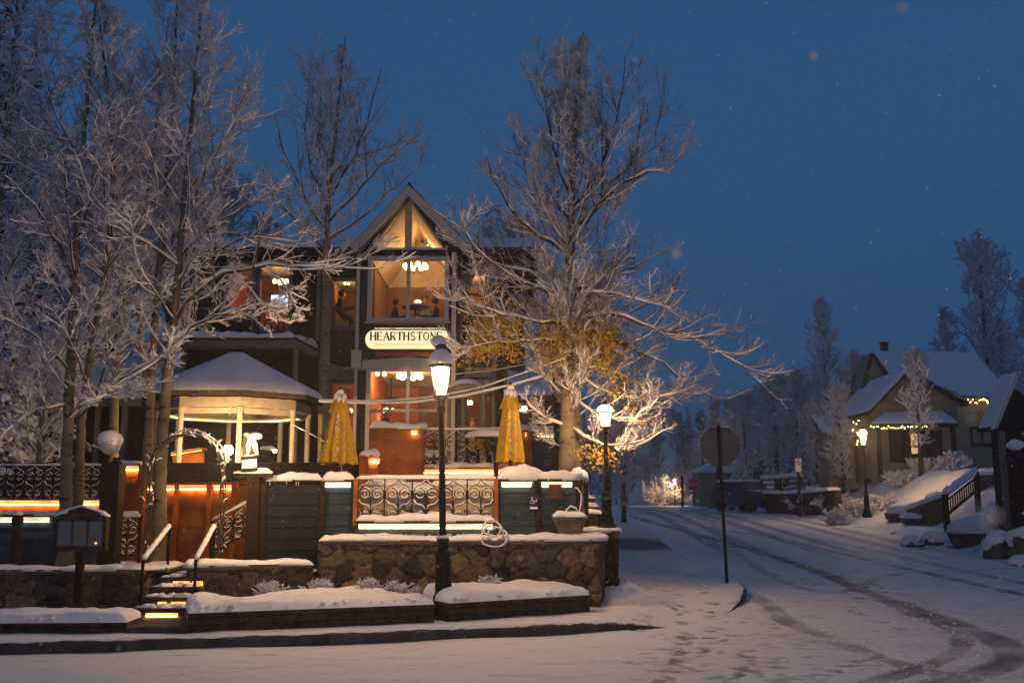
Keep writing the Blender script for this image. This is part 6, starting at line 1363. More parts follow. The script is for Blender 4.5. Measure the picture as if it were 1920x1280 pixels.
# lower side building with fence-like boards left of the house
x = conv(1555, 812, YH + 2); lo = thing('side_shed', 'low cream boarded lean-to at the left of the cream house', 'building', (x[0], YH + 2, zf)); q = rp(1552, 812, 1634, 895, YH + 2)
MB().box(q[0], q[1], YH + 2, YH + 4, q[2] - .6, q[3]).build('wall', 'siding_cream', lo)
for px in (1582, 1606, 1623): a = conv(px, 850, YH + 1.95); MB().box(a[0] - .1, a[0] + .1, YH + 1.9, YH + 1.998, q[2] - .3, q[3]).build('corner_board', 'dark_wood', lo)
V = [(q[0] - .3, YH + 1.6, q[3]), (q[1], YH + 1.6, q[3]), (q[1], YH + 4.2, q[3] + 1.3), (q[0] - .3, YH + 4.2, q[3] + 1.3)]; quilt('snow_roof', *V, .2, lo, 3, 16, 10)
# dark gabled shelter at the right edge
YR = 27.5; sr = thing('dark_shelter', 'dark gabled timber shelter cut by the right edge, with a pale bargeboard', 'building', (P(1905, 950, YR).x, YR, float(T(P(1905, 950, YR).x, YR))))
a0, a1, a2 = conv(1858, 800, YR), conv(1892, 706, YR), conv(2100, 900, YR)
e0, apx = P(1858, 803, YR), P(1897, 704, YR); hw_ = (apx.x - e0.x)
V = [(e0.x, e0.z), (apx.x, apx.z), (apx.x + 2.2, apx.z - (apx.z - e0.z) / hw_ * 1.6), (apx.x + 2.2, e0.z)]
MB().prism([(e0.x + .12, e0.z), (apx.x, apx.z - .2), (apx.x + 2.2, e0.z)], YR + .35, YR + .6).build('gable', 'siding_dark', sr)
MB().prism([(e0.x, e0.z), (e0.x + .07, e0.z + .0), (apx.x + .05, apx.z - .12), (apx.x, apx.z + .03)][::-1], YR - .25, YR - .19).build('bargeboard', 'white_trim', sr)
V = [(e0.x - .05, YR - .3, e0.z - .05), (apx.x, YR - .3, apx.z + .06), (apx.x, YR + .7, apx.z + .06), (e0.x - .05, YR + .7, e0.z - .05)]; quilt('snow_roof', *V, .10, sr, 3, 12, 16)
MB().obox((e0.x, YR - .1, e0.z - .02), (e0.x, YR + .7, e0.z - .02), .12, .12).build('eave_beam', 'dark_wood', sr)
q = rp(1889, 805, 2100, 960, YR); MB().box(q[0], q[1], YR + .36, YR + .8, q[2] - .6, e0.z + .1).build('wall', 'siding_dark', sr); p_ = conv(1879, 880, YR); q = rp(1875, 812, 1884, 900, YR); MB().box(q[0], q[1], YR - .1, YR + .05, sr.location.z - .3, e0.z - .08).build('post', 'grey_trim', sr)
# gate pier with snow ball
p_ = P(1905, 845, YR - 1); gpz = float(T(p_.x, YR - 1)); gpi = thing('gate_pier', 'black round-topped pier with a snow cap at the right edge', 'pier', (p_.x, YR - 1, gpz)); MB().lathe((p_.x, YR - 1, gpz - .1), [(.28, 0), (.26, p_.z - gpz - .2), (.3, p_.z - gpz - .1), (.2, p_.z - gpz + .1)], 12).build('shaft', 'dark_wood', gpi); MB().blob((p_.x, YR - 1, p_.z + .15), .20, .2, .16, random.Random(2), 12).build('snow_cap', 'snow', gpi, True)
# wooden stair railing with snow
tb = P(1775, 985, 33.0); tt_ = P(1832, 940, 36.5); zb_ = float(T(tb.x, 33.0)); zt_ = float(T(tt_.x, 36.5)) + .2
sr_ = thing('stair_railing', 'dark timber stair railing carrying a thick roll of snow, on the right bank', 'railing', (tb.x, 33.0, zb_))
q0, q1 = P(1772, 930, 33.0), P(1830, 886, 36.5)
MB().obox((q0.x, 33, q0.z), (q1.x, 36.5, q1.z), .10, .07).build('handrail', 'dark_wood', sr_); MB().obox((q0.x, 33, q0.z - .62), (q1.x, 36.5, q1.z - .62), .07, .07).build('bottom_rail', 'dark_wood', sr_); MB().obox((q0.x, 33, q0.z - .16), (q1.x, 36.5, q1.z - .16), .05, .05).build('upper_rail', 'dark_wood', sr_)
for v, yv in ((q0, 33.0), (q1, 36.5)): MB().box(v.x - .08, v.x + .08, yv - .08, yv + .08, float(T(v.x, yv)) - .2, v.z + .06).build('post', 'dark_wood', sr_)
for i in range(1, 14): t = i / 14; v = q0.lerp(q1, t); MB().box(v.x - .02, v.x + .02, v.y - .02, v.y + .02, v.z - .60, v.z - .17).build('baluster', 'dark_wood', sr_)
n = 20; MB().tube([q0.lerp(q1, i / n) + Vector((0, 0, .10 + .02 * math.sin(i))) for i in range(n + 1)], [.08] + [.13 + .02 * math.sin(i * 1.3) for i in range(n - 1)] + [.08], 10).build('snow_cap', 'snow', sr_, True)
# retaining walls
def rwall(label, pts, zt, h, seed=1, m='stone_dark', snow=.14, name='retaining_wall'):
    th = thing(name, label, 'wall', (pts[0][0], pts[0][1], zt[0] - h)); mb = MB()
    for (a, b), (z0, z1) in zip(zip(pts, pts[1:]), zip(zt, zt[1:])):
        d = Vector((b[0] - a[0], b[1] - a[1], 0)).normalized(); n_ = Vector((-d.y, d.x, 0)) * .3; A, B_ = Vector((*a, z0)), Vector((*b, z1)); H_ = Vector((0, 0, h + .4)); V = [A, B_, B_ + n_, A + n_, A - H_, B_ - H_, B_ + n_ - H_, A + n_ - H_]; mb.addm(V, [(0, 1, 2, 3), (0, 4, 5, 1), (2, 6, 7, 3), (3, 7, 4, 0), (1, 5, 6, 2)])
    mb.build('masonry', m, th); snow_strip('snow_cap', [(p[0], p[1], z) for p, z in zip(pts, zt)], .5, snow, seed, th, over=.05); return th
a, b, c = P(1436, 925, 56), P(1500, 925, 52), P(1565, 918, 47); rwall('dark retaining wall under snow, right of the parked vehicle', [(a.x, 56), (b.x, 52), (c.x, 47)], [a.z, b.z, c.z], .9, 3)
a, b = P(1832, 890, 38), P(1892, 888, 37.5); rwall('warm brown stone wall above the stair railing at right', [(a.x, 38), (b.x, 37.5), (b.x + 3, 37.3)], [a.z, b.z, b.z], 1.1, 4, 'cap_stone')
a, b = P(1700, 950, 38.5), P(1765, 940, 37); rwall('short sunken stone wall beside the foot of the stair railing', [(a.x, 38.5), (b.x, 37)], [a.z - .1, b.z + .15], .5, 5, 'cap_stone', .12)
# rocks
def rock(label, px, py, Y, rx, ry, rz, seed, grp='snow-capped boulders on the right bank', drop=.0):
    p = P(px, py, Y); z = float(T(p.x, Y)) - drop - .12; th = thing('boulder', label, 'boulder', (p.x, Y, z), grp); rg_ = random.Random(seed); MB().blob((p.x, Y, z + rz * .35), rx, ry, rz, rg_, 18, .07).build('stone', 'rock', th, True)
    MB().blob((p.x, Y + .03, z + rz * .80), rx * .97, ry * .98, rz * .62, rg_, 14, .12).build('snow_cap', 'snow', th, True); return th
rock('lone round boulder with a snow ring at the foot of the right bank', 1709, 985, 31.0, .36, .3, .34, 1)
rock('boulder under a smooth snow dome just left of the stair foot', 1752, 975, 31.5, .42, .4, .42, 2)
rock('broad sloping boulder right of the stair railing', 1835, 975, 30.0, .95, .6, .6, 3); rock('flat low slab by the stair foot', 1795, 985, 30.5, .4, .3, .16, 4)
rock('tall blocky boulder below the gate pier', 1872, 985, 26.5, .42, .4, .62, 5); rock('large boulder cut by the right edge', 1925, 985, 26.0, .5, .5, .6, 6)
rock('boulder sinking under snow, lowest at the right edge', 1915, 1010, 24.6, .36, .35, .26, 7); rock('dark boulder under the shelter wall with a small snow cap', 1880, 925, 29.5, .5, .4, .45, 8, drop=-.6)
for i, (px, py, Y, r, lb) in enumerate(((1735, 945, 38.5, .42, 'smooth snowed boulder above the sunken wall'), (1722, 925, 40, .5, 'boulder in the lamp-lit middle of the bank'), (1690, 940, 39.5, .5, 'low boulder nearest the bank lamp, right side'), (1755, 908, 41, .35, 'small boulder high on the lit bank'), (1685, 905, 42.5, .36, 'highest boulder on the lit bank behind the lamp'), (1708, 948, 37.5, .3, 'small boulder at the bottom of the lit bank'))): rock(lb, px, py, Y, r * 1.3, r, r * .8, 20 + i, drop=-.22)
# parked vehicle under snow
def suv(label, x, y, z, rot):
    th = thing('parked_car', label, 'car', (x, y, z)); c_, s_ = math.cos(rot), math.sin(rot)
    def tr(mb): mb.v = [(x + a * c_ - b * s_, y + a * s_ + b * c_, z + c) for a, b, c in mb.v]; return mb
    prof = [(-2.3, .45), (-2.35, .95), (-2.2, 1.08), (-1.0, 1.16), (-.45, 1.72), (1.9, 1.74), (2.25, 1.1), (2.3, .45)]
    mb = MB(); n = len(prof); Ws = [.88, .92, .90, .88, .72, .72, .88, .88]; V = [(p[0], -w_, p[1]) for p, w_ in zip(prof, Ws)] + [(p[0], w_, p[1]) for p, w_ in zip(prof, Ws)]
    mb.addm(V, [tuple(range(n)), tuple(range(n, 2 * n))[::-1]] + [(i, i + n, (i + 1) % n + n, (i + 1) % n) for i in range(n)]); tr(mb).build('body', 'car_paint', th)
    mb = MB().quad((-.97, -.78, 1.18), (-.97, .78, 1.18), (-.50, .66, 1.68), (-.50, -.66, 1.68)); mb.v = [(a - .02, b, c + .01) for a, b, c in mb.v]; tr(mb).build('windscreen', 'grey_trim', th)
    for sd_ in (-1, 1):
        mb = MB().quad((-.8, sd_ * .90, 1.16), (1.95, sd_ * .90, 1.16), (1.75, sd_ * .745, 1.66), (-.45, sd_ * .745, 1.66)); tr(mb).build('side_window', 'car_glass', th)
        mb = MB().box(-2.38, -2.30, sd_ * .62 - .16, sd_ * .62 + .16, .78, .96); tr(mb).build('headlight', 'grey_trim', th); mb = MB().box(-.95, -.8, sd_ * 1.02 - .1, sd_ * 1.02 + .1, 1.12, 1.3); tr(mb).build('mirror', 'car_paint', th)
        for wx in (-1.45, 1.4):
            mb = MB(); mb.lathe((0, 0, 0), [(.2, -.11), (.36, -.11), (.38, -.05), (.38, .05), (.36, .11), (.2, .11)], 18); mb.v = [(wx + a, sd_ * .86 + c, .38 + b) for a, b, c in mb.v]; tr(mb).build('wheel', 'rubber', th)
    tr(MB().box(-2.40, -2.28, -.85, .85, .42, .62)).build('bumper', 'rubber', th); tr(MB().box(-2.37, -2.33, -.42, .42, .70, .95)).build('grille', 'rubber', th)
    mb = MB().box(-.42, 1.85, -.70, .70, 1.742, 1.86); V = tr(mb); V.build('roof_snow', 'snow', th); mb = MB().quad((-2.2, -.8, 1.10), (-2.2, .8, 1.10), (-1.05, .8, 1.2), (-1.05, -.8, 1.2)); mb.addm([(-2.2, -.8, 1.14), (-2.2, .8, 1.14), (-1.05, .8, 1.27), (-1.05, -.8, 1.27)], [(0, 1, 2, 3)]); tr(mb).build('bonnet_snow', 'snow', th); return th
p_ = P(1402, 950, 58); suv('snow-covered off-road car parked nose-on behind the leaning sign post', p_.x, 58, float(T(p_.x, 58)), R(115))
# small far building
q = rp(1312, 885, 1352, 948, 76.); bn = thing('far_shed', 'small brown building with a white roof behind the octagonal sign', 'building', (q[0], 76, q[2])); MB().box(q[0], q[1] + 1.5, 76, 79, q[2] - .5, q[3]).build('wall', 'siding_cream', bn)
MB().prism([(q[0] - .3, q[3]), (q[1] + .2, q[3] + 1.1), (q[1] + 1.8, q[3] + .2), (q[1] + 1.8, q[3] - .05)][::-1], 75.7, 79.3).build('roof', 'snow', bn)
# split-rail fence with snow
a, b = P(1428, 898, 57), P(1500, 894, 54); sf_ = thing('split_rail_fence', 'weathered log rails under a thick layer of snow beside the parked car', 'fence', (a.x, 57, float(T(a.x, 57))))
for k in range(3): MB().tube([a + Vector((0, 0, -.3 * k)), a.lerp(b, .5) + Vector((0, 0, -.3 * k - .06)), b + Vector((0, 0, -.3 * k))], .06, 6).build('rail', 'timber', sf_)
for t in (0, .5, 1): v = a.lerp(b, t); MB().box(v.x - .08, v.x + .08, v.y - .05, v.y + .1, v.z - 1.4, v.z + .03).build('post', 'timber', sf_)
MB().tube([a.lerp(b, i / 16) + Vector((0, 0, .10)) for i in range(17)], .14, 7).build('snow_cap', 'snow', sf_, True)
# neighbouring building behind the left trees
YN = 30.; nb = thing('neighbour_building', 'low dark building with a small snowy roof behind the left-hand trunks', 'building', (P(100, 850, YN).x, YN, uz)); q = rp(-160, 745, 250, 900, YN); MB().box(q[0], q[1], YN, YN + 6, uz - .3, q[3]).build('wall', 'siding_dark', nb)
V = [(q[0] - .3, YN - .6, q[3] - .1), (q[1] + .4, YN - .6, q[3] - .1), (q[1] - .6, YN + 3, q[3] + 1.5), (q[0] - .3, YN + 3, q[3] + 1.5)]; quilt('snow_roof', *V, .2, nb, 3, 30, 12); MB().box(q[0] - .3, q[1] + .4, YN - .62, YN - .45, q[3] - .32, q[3] - .12).build('fascia', 'grey_trim', nb)
for px in (185, 235): a = P(px, 780, YN - .4); MB().box(a.x - .07, a.x + .07, YN - .5, YN - .36, uz, q[3] - .33).build('porch_post', 'grey_trim', nb)
window(20, 800, 70, 850, YN, parent=nb, fw=.07, bars=(.5,), m='grey_trim'); 
fairy('vertical string of tiny lights at the far left edge', [P(6, 745, YN - .6), P(8, 800, YN - .6), P(6, 868, YN - .6)], 26, .05, 5, .025)
fairy('swag of tiny lights on the dark building behind the first birch', [P(30, 752, YN - .6), P(34, 800, YN - .6), P(36, 872, YN - .6)], 18, .06, 6, .022); fairy('drooping tiny lights among the left branches', [P(36, 756, YN - 1), P(52, 762, YN - 1), P(60, 785, YN - 1), P(78, 800, YN - 1)], 12, .05, 7, .022)
# snowy table at the far left terrace
p_ = P(-5, 890, 18.4); pt = thing('patio_table', 'snow-heaped round table cut by the left edge, on the upper terrace', 'table', (p_.x, 18.4, uz - .2)); MB().lathe((p_.x, 18.4, uz - .2), [(.25, 0), (.04, .05), (.04, p_.z - uz + .16), (.4, p_.z - uz + .17), (.4, p_.z - uz + .2)], 14).build('frame', 'dark_wood', pt); MB().blob((p_.x, 18.4, p_.z + .01), .48, .45, .16, random.Random(3), 14, .05, half=True).build('snow_cover', 'snow', pt, True)

# ============================================================ TREES
def unit(v): return v / np.maximum(np.linalg.norm(v, axis=-1, keepdims=True), 1e-9)
def kids(Pp, Rp, Lp, m, ang, ratio, up, nseg, wig, tmin, rng, rk=.7, rl=.010, rb=.002, downcut=-.35, lmin=.0):
    B, n, _ = Pp.shape; idx = np.repeat(np.arange(B), m); N = len(idx); t = tmin + (1 - tmin) * rng.random(N) ** .9
    f = t * (n - 1); i0 = np.clip(f.astype(int), 0, n - 2); u = (f - i0)[:, None]; pos = Pp[idx, i0] * (1 - u) + Pp[idx, i0 + 1] * u; tan = unit(Pp[idx, i0 + 1] - Pp[idx, i0]); r = Rp[idx, i0] * (1 - u[:, 0]) + Rp[idx, i0 + 1] * u[:, 0]
    rv = unit(rng.normal(size=(N, 3)) + np.array([0, 0, .35])); perp = unit(rv - tan * (rv * tan).sum(-1, keepdims=True)); a = np.radians(rng.uniform(ang[0], ang[1], N))[:, None]
    d = unit(np.cos(a) * tan + np.sin(a) * perp); d[:, 2] = np.maximum(d[:, 2], downcut); d = unit(d)
    L = np.maximum(Lp[idx] * ratio * (1.15 - .65 * t) * rng.uniform(.55, 1.25, N), lmin); r0 = np.minimum(r * rk, rb + rl * L)
    pts = [pos]; 
    for s_ in range(nseg):
        d = unit(d + up * np.array([0, 0, 1.]) + wig * rng.normal(size=(N, 3))); pts.append(pts[-1] + d * (L / nseg)[:, None])
    Pn = np.stack(pts, 1); tp = np.linspace(1, .35, nseg + 1); return Pn, r0[:, None] * tp, L
def tubes(Pn, Rn, k, squash=1.0):
    """batch of tubes -> verts, quads"""
    B, n, _ = Pn.shape; T_ = np.empty_like(Pn); T_[:, 1:-1] = Pn[:, 2:] - Pn[:, :-2]; T_[:, 0] = Pn[:, 1] - Pn[:, 0]; T_[:, -1] = Pn[:, -1] - Pn[:, -2]; T_ = unit(T_)
    ref = np.where(np.abs(T_[..., 2:3]) > .9, np.array([1., 0, 0]), np.array([0, 0, 1.])); A = unit(np.cross(T_, ref)); Bv = np.cross(A, T_)
    an = np.arange(k) * 2 * math.pi / k; V = Pn[:, :, None, :] + Rn[:, :, None, None] * (np.cos(an)[:, None] * A[:, :, None, :] + squash * np.sin(an)[:, None] * Bv[:, :, None, :])
    base = (np.arange(B) * n * k)[:, None, None] + (np.arange(n - 1) * k)[None, :, None] + np.arange(k)[None, None, :]; nx = (np.arange(n - 1) * k)[None, :, None] + ((np.arange(k) + 1) % k)[None, None, :] + (np.arange(B) * n * k)[:, None, None]
    return V.reshape(-1, 3), np.stack([base, nx, nx + k, base + k], -1).reshape(-1, 4)
def snow_tubes(Pn, Rn, rs, rng, k=4, keep=.85):
    B, n, _ = Pn.shape; T_ = unit(np.gradient(Pn, axis=1)); h = np.sqrt(np.clip(1 - T_[..., 2] ** 2, 0, 1)); R_ = (Rn * .5 + rs * (.10 + .9 * h ** 1.5)) * rng.uniform(.45, 1.6, (B, n)); m = rng.random(B) < keep
    R_[:, -1] *= .6; P2 = Pn.copy(); P2[..., 2] += Rn * .8 + R_ * .55 * h; return tubes(P2[m], R_[m], k, .8)
def join(parts):
    V, Q, b = [], [], 0
    for v, q in parts: V.append(v); Q.append(q + b); b += len(v)
    return np.concatenate(V), np.concatenate(Q)
def refine(pts, m=6):
    p = np.array(pts, float); out = []
    for a, b in zip(p, p[1:]):
        for t in np.arange(m) / m: out.append(a * (1 - t) + b * t)
    out.append(p[-1]); out = np.array(out)
    for _ in range(m): out[1:-1] = (out[:-2] + 2 * out[1:-1] + out[2:]) / 4
    return out
def tree(label, trunks, limbs=(), seed=1, auto=36, tstart=.3, crown=2.6, top_ang=(22, 40), low_ang=(50, 78), m2=11, m3=8, m4=5, up=(.10, .07, .05), wig=.10, snow=(.024, .012, .008), bark='aspen_bark', name='bare_tree', cat='tree', group=None, leaves=None, twl=1.0, keep=.75, prof=None):
    """trunks: list of (points, r0, r1); limbs: list of (points, r0)"""
    rng = np.random.default_rng(seed); base = trunks[0][0][0]; th = thing(name, label, cat, tuple(base), group)
    wood, twigs, sn = [], [], []; L1P, L1R, L1L = [], [], []; NS = 10
    for pts, r0, r1 in trunks:
        p = refine(pts, 8); n = len(p); p[1:-1] += rng.normal(size=(n - 2, 3)) * .006; r = np.linspace(r0, r1, n) ; r[:3] *= np.array([1.35, 1.15, 1.05]); wood.append(tubes(p[None], r[None], 9))
        Lt = np.linalg.norm(np.diff(p, axis=0), axis=1).sum(); na = auto
        if na:
            q = (np.arange(na) + rng.random(na)) / na; t = tstart + (1 - tstart) * q * .97; f = t * (n - 1); i0 = np.clip(f.astype(int), 0, n - 2); pos = p[i0] + (p[i0 + 1] - p[i0]) * (f - i0)[:, None]; az = np.arange(na) * 2.4 + rng.uniform(0, .8, na) + seed
            a = np.radians(low_ang[0] + (top_ang[0] - low_ang[0]) * q + rng.random(na) * ((low_ang[1] - low_ang[0]) * (1 - q) + (top_ang[1] - top_ang[0]) * q)); d = np.stack([np.sin(a) * np.cos(az), np.sin(a) * np.sin(az), np.cos(a)], -1)
            L = crown * (np.sin(np.clip(q * .92 + .13, 0, 1) * math.pi) ** .7 if prof is None else np.interp(q, *prof)) * rng.uniform(.65, 1.15, na) + .15; pl = [pos]
            for s_ in range(NS): d = unit(d + up[0] * np.array([0, 0, 1.]) + wig * rng.normal(size=(na, 3))); pl.append(pl[-1] + d * (L / NS)[:, None])
            Pn = np.stack(pl, 1); rr = np.minimum(r[i0] * .6, .006 + .012 * L); L1P.append(Pn); L1R.append(rr[:, None] * np.linspace(1, .3, NS + 1)); L1L.append(L)
    for pts, r0 in limbs:
        p = refine(pts, 7); Ls = np.concatenate([[0], np.cumsum(np.linalg.norm(np.diff(p, axis=0), axis=1))]); t = np.linspace(0, Ls[-1], NS + 1); q = np.stack([np.interp(t, Ls, p[:, c]) for c in range(3)], -1); q[1:-1] += rng.normal(size=(NS - 1, 3)) * .025 * Ls[-1] / 3
        L1P.append(q[None]); L1R.append((r0 * np.linspace(1, .22, NS + 1))[None]); L1L.append(np.array([Ls[-1]]))
    P1, R1, L1 = np.concatenate(L1P), np.concatenate(L1R), np.concatenate(L1L); R1 = R1 * .52; wood.append(tubes(P1, R1, 6)); sn.append(snow_tubes(P1, R1, snow[0] * .75, rng, 6, 1))
    P2, R2, L2 = kids(P1, R1, L1, m2, (28, 62), .42, up[1], 6, wig, .18, rng, lmin=.12); twigs.append(tubes(P2, R2, 4)); sn.append(snow_tubes(P2, R2, snow[1], rng, 5, 1))
    P3, R3, L3 = kids(P2, R2, L2, m3, (25, 60), .45 * twl, up[2], 4, wig * 1.2, .12, rng, rl=.008, rb=.0022, lmin=.08); twigs.append(tubes(P3, R3, 3)); sn.append(snow_tubes(P3, R3, snow[2], rng, 4, keep))
    if m4:
        P4, R4, L4 = kids(P3, R3, L3, m4, (25, 65), .5 * twl, up[2], 2, wig * 1.4, .1, rng, rl=.006, rb=.0022, lmin=.05); twigs.append(tubes(P4, R4, 3)); sn.append(snow_tubes(P4, R4, snow[2] * .8, rng, 3, keep * .85))
    npmesh('trunk', *join(wood[:len(trunks)]), bark, th, True); twigs += wood[len(trunks):]; npmesh('branches', *join(twigs), 'branch', th, False); npmesh('snow_load', *join(sn), 'tree_snow', th, False)
    if leaves:
        V, Q = [], []; b = 0
        for c, rad, nl in leaves:
            c = np.array(c); q = c + rng.normal(size=(nl, 3)) * np.array(rad) * .5; cl = q[rng.integers(0, max(1, nl // 14), nl)] + rng.normal(size=(nl, 3)) * .07; d = unit(rng.normal(size=(nl, 3)) + np.array([0, 0, -.5])) * rng.uniform(.018, .034, (nl, 1)); e = unit(np.cross(d, rng.normal(size=(nl, 3)))) * .018
            v = np.stack([cl - d, cl + e, cl + d, cl - e], 1).reshape(-1, 3); V.append(v); Q.append(np.arange(nl * 4).reshape(-1, 4) + b); b += nl * 4
        npmesh('leaves', np.concatenate(V), np.concatenate(Q), 'leaf_gold', th, False)
    return th
def W(px, py, Y): p = P(px, py, Y); return (p.x, p.y, p.z)
def wl_(pts, Y, dY=0.0): n = len(pts); return [W(x, y, Y + dY * i / (n - 1)) for i, (x, y) in enumerate(pts)]
# --- the large tree right of the restaurant (two stems at the foot, yellow leaves still on the lower boughs)
YT = 17.6
lv = [(W(1108, 640, YT), (.62, .6, .42), 5200), (W(1040, 650, YT), (.40, .5, .45), 2200), (W(925, 625, YT - .5), (.5, .5, .5), 2600), (W(890, 660, YT - .5), (.3, .3, .25), 260), (W(1120, 855, YT - .8), (.30, .3, .22), 420), (W(1165, 720, YT - .5), (.35, .3, .3), 220), (W(1210, 760, YT - .5), (.35, .3, .35), 180), (W(1000, 590, YT), (.8, .5, .3), 500), (W(1150, 700, YT), (.9, .6, .5), 240)]
tree('tall snowy bare tree with yellow leaves low on its boughs, right of the restaurant', [(wl_([(1063, 935), (1064, 800), (1066, 700), (1068, 560), (1070, 430), (1074, 330), (1080, 200), (1094, 60)], YT), .165, .012), (wl_([(1079, 935), (1080, 820), (1079, 720), (1075, 640), (1070, 560)], YT + .15), .11, .06)],
     [(wl_([(1070, 480), (1030, 455), (985, 420), (945, 375), (922, 330), (914, 295)], YT, -1.0), .07), (wl_([(1069, 410), (1020, 370), (985, 320), (968, 270), (962, 225)], YT, .8), .06), (wl_([(1072, 380), (1045, 310), (1025, 230), (1015, 150), (1020, 95)], YT, .5), .05),
      (wl_([(1078, 450), (1110, 400), (1155, 350), (1205, 325), (1262, 318)], YT, -.8), .07), (wl_([(1082, 380), (1120, 320), (1155, 240), (1165, 170), (1172, 105)], YT, -.4), .055), (wl_([(1085, 420), (1150, 350), (1205, 290), (1235, 230), (1247, 175)], YT, 1.0), .055), (wl_([(1090, 420), (1170, 350), (1240, 310), (1290, 270)], YT, .4), .045),
      (wl_([(1070, 600), (1140, 590), (1210, 610), (1290, 630), (1345, 660), (1402, 690)], YT, -1.2), .075), (wl_([(1072, 640), (1140, 635), (1220, 670), (1285, 720), (1335, 745)], YT, .8), .06), (wl_([(1068, 560), (1120, 520), (1180, 505), (1240, 470)], YT, 1.0), .055),
      (wl_([(1064, 570), (1010, 540), (950, 520), (900, 478), (862, 425), (866, 370)], YT, -1.5), .07), (wl_([(1064, 610), (1000, 600), (930, 590), (870, 560), (840, 560)], YT, -2.2), .06), (wl_([(1062, 640), (1000, 640), (940, 640), (880, 650), (850, 670)], YT, -1.5), .05), (wl_([(1064, 540), (1000, 515), (930, 495), (870, 470), (850, 450)], YT, 1.0), .055),
      (wl_([(1080, 700), (1130, 735), (1190, 750), (1250, 745), (1300, 725)], YT, -.5), .04), (wl_([(1080, 745), (1110, 775), (1160, 790), (1205, 775), (1235, 745)], YT, -1.0), .03), (wl_([(1070, 800), (1100, 822), (1150, 838), (1200, 838), (1245, 805)], YT, -1.2), .045), (wl_([(1074, 690), (1110, 690), (1160, 700), (1240, 740), (1280, 760)], YT, .4), .04),
      (wl_([(1062, 800), (1030, 790), (1000, 770), (985, 745)], YT, -.6), .025), (wl_([(1062, 840), (1025, 830), (1000, 805)], YT, .4), .02), (wl_([(1068, 530), (1120, 545), (1190, 560), (1260, 580)], YT, -1.4), .05)],
     seed=4, auto=44, tstart=.32, crown=1.75, m2=14, m3=9, m4=5, up=(.14, .13, .10), wig=.075, snow=(.030, .011, .006), leaves=lv, keep=.72)
# --- tree rising behind the round pavilion
YT2 = 22.5
tree('broad frosted tree whose pale trunk rises between the round pavilion and the glazed bay', [(wl_([(607, 900), (607, 760), (610, 600), (612, 500), (612, 430), (620, 330), (632, 220), (648, 70)], YT2), .15, .012)],
     [(wl_([(612, 430), (580, 390), (550, 330), (525, 260), (515, 215)], YT2), .06), (wl_([(612, 400), (590, 330), (570, 240), (585, 120)], YT2, .8), .055), (wl_([(616, 380), (650, 320), (690, 230), (715, 130)], YT2), .06), (wl_([(614, 420), (660, 370), (720, 300), (790, 250)], YT2, -.6), .06), (wl_([(612, 450), (680, 410), (740, 350), (800, 300)], YT2, .6), .055), (wl_([(610, 470), (560, 420), (510, 370), (480, 310)], YT2, -.6), .055), (wl_([(612, 300), (600, 200), (608, 90)], YT2), .035)],
     seed=7, auto=30, tstart=.42, crown=1.9, low_ang=(45, 65), top_ang=(18, 32), m2=11, m3=8, m4=4, group=None)
# --- left group: pale stems in front of the curved fence and the pavilion
YL = 15.2
tree('twin pale-trunked tree in front of the low blue fence at far left', [(wl_([(122, 1060), (123, 950), (128, 760), (140, 520), (150, 350), (165, 160), (185, -60)], YL), .11, .012), (wl_([(145, 1060), (148, 900), (152, 780), (175, 640), (200, 500), (215, 330), (200, 150), (180, -20)], YL + .2), .09, .010)],
     [(wl_([(140, 520), (100, 440), (60, 380), (10, 330)], YL, -1), .045), (wl_([(150, 400), (110, 300), (80, 180), (110, 60)], YL, .5), .04), (wl_([(152, 330), (190, 250), (250, 190), (300, 130)], YL), .035), (wl_([(132, 700), (80, 640), (20, 600), (-50, 590)], YL, -1), .04), (wl_([(150, 780), (210, 720), (260, 690), (310, 660)], YL, -1), .04), (wl_([(128, 760), (60, 770), (20, 800), (-10, 830)], YL, -1.2), .035)],
     seed=12, auto=34, tstart=.30, crown=1.7, m2=10, m3=8, m4=4, group='pale-trunked trees at the left of the restaurant', snow=(.024, .012, .0075))
tree('pale-trunked tree rising by the arch, a long snowy bough over the pavilion roof', [(wl_([(297, 1060), (300, 900), (306, 780), (322, 640), (336, 480), (350, 320), (366, 150), (384, -60)], YL + .4), .115, .012)],
     [(wl_([(330, 600), (375, 540), (430, 510), (500, 500), (560, 495), (640, 500), (700, 505)], YL + .4, -1.2), .06), (wl_([(328, 640), (380, 600), (440, 580), (480, 600)], YL + .4, -1), .04), (wl_([(340, 480), (400, 420), (470, 380), (540, 350)], YL + .4, -.5), .045), (wl_([(345, 400), (400, 300), (450, 200), (480, 120)], YL + .4), .04), (wl_([(318, 660), (270, 690), (200, 740), (150, 760)], YL + .4, -1), .035), (wl_([(336, 500), (290, 430), (240, 390)], YL + .4, -.5), .04), (wl_([(334, 560), (400, 470), (480, 440), (560, 455)], YL + .4, -.3), .045), (wl_([(500, 500), (540, 540), (560, 590)], YL - .6, -.1), .015), (wl_([(440, 510), (480, 560), (540, 605)], YL - .6, -.1), .015)],
     seed=15, auto=34, tstart=.34, crown=1.8, m2=11, m3=8, m4=4, group='pale-trunked trees at the left of the restaurant', snow=(.034, .014, .008))
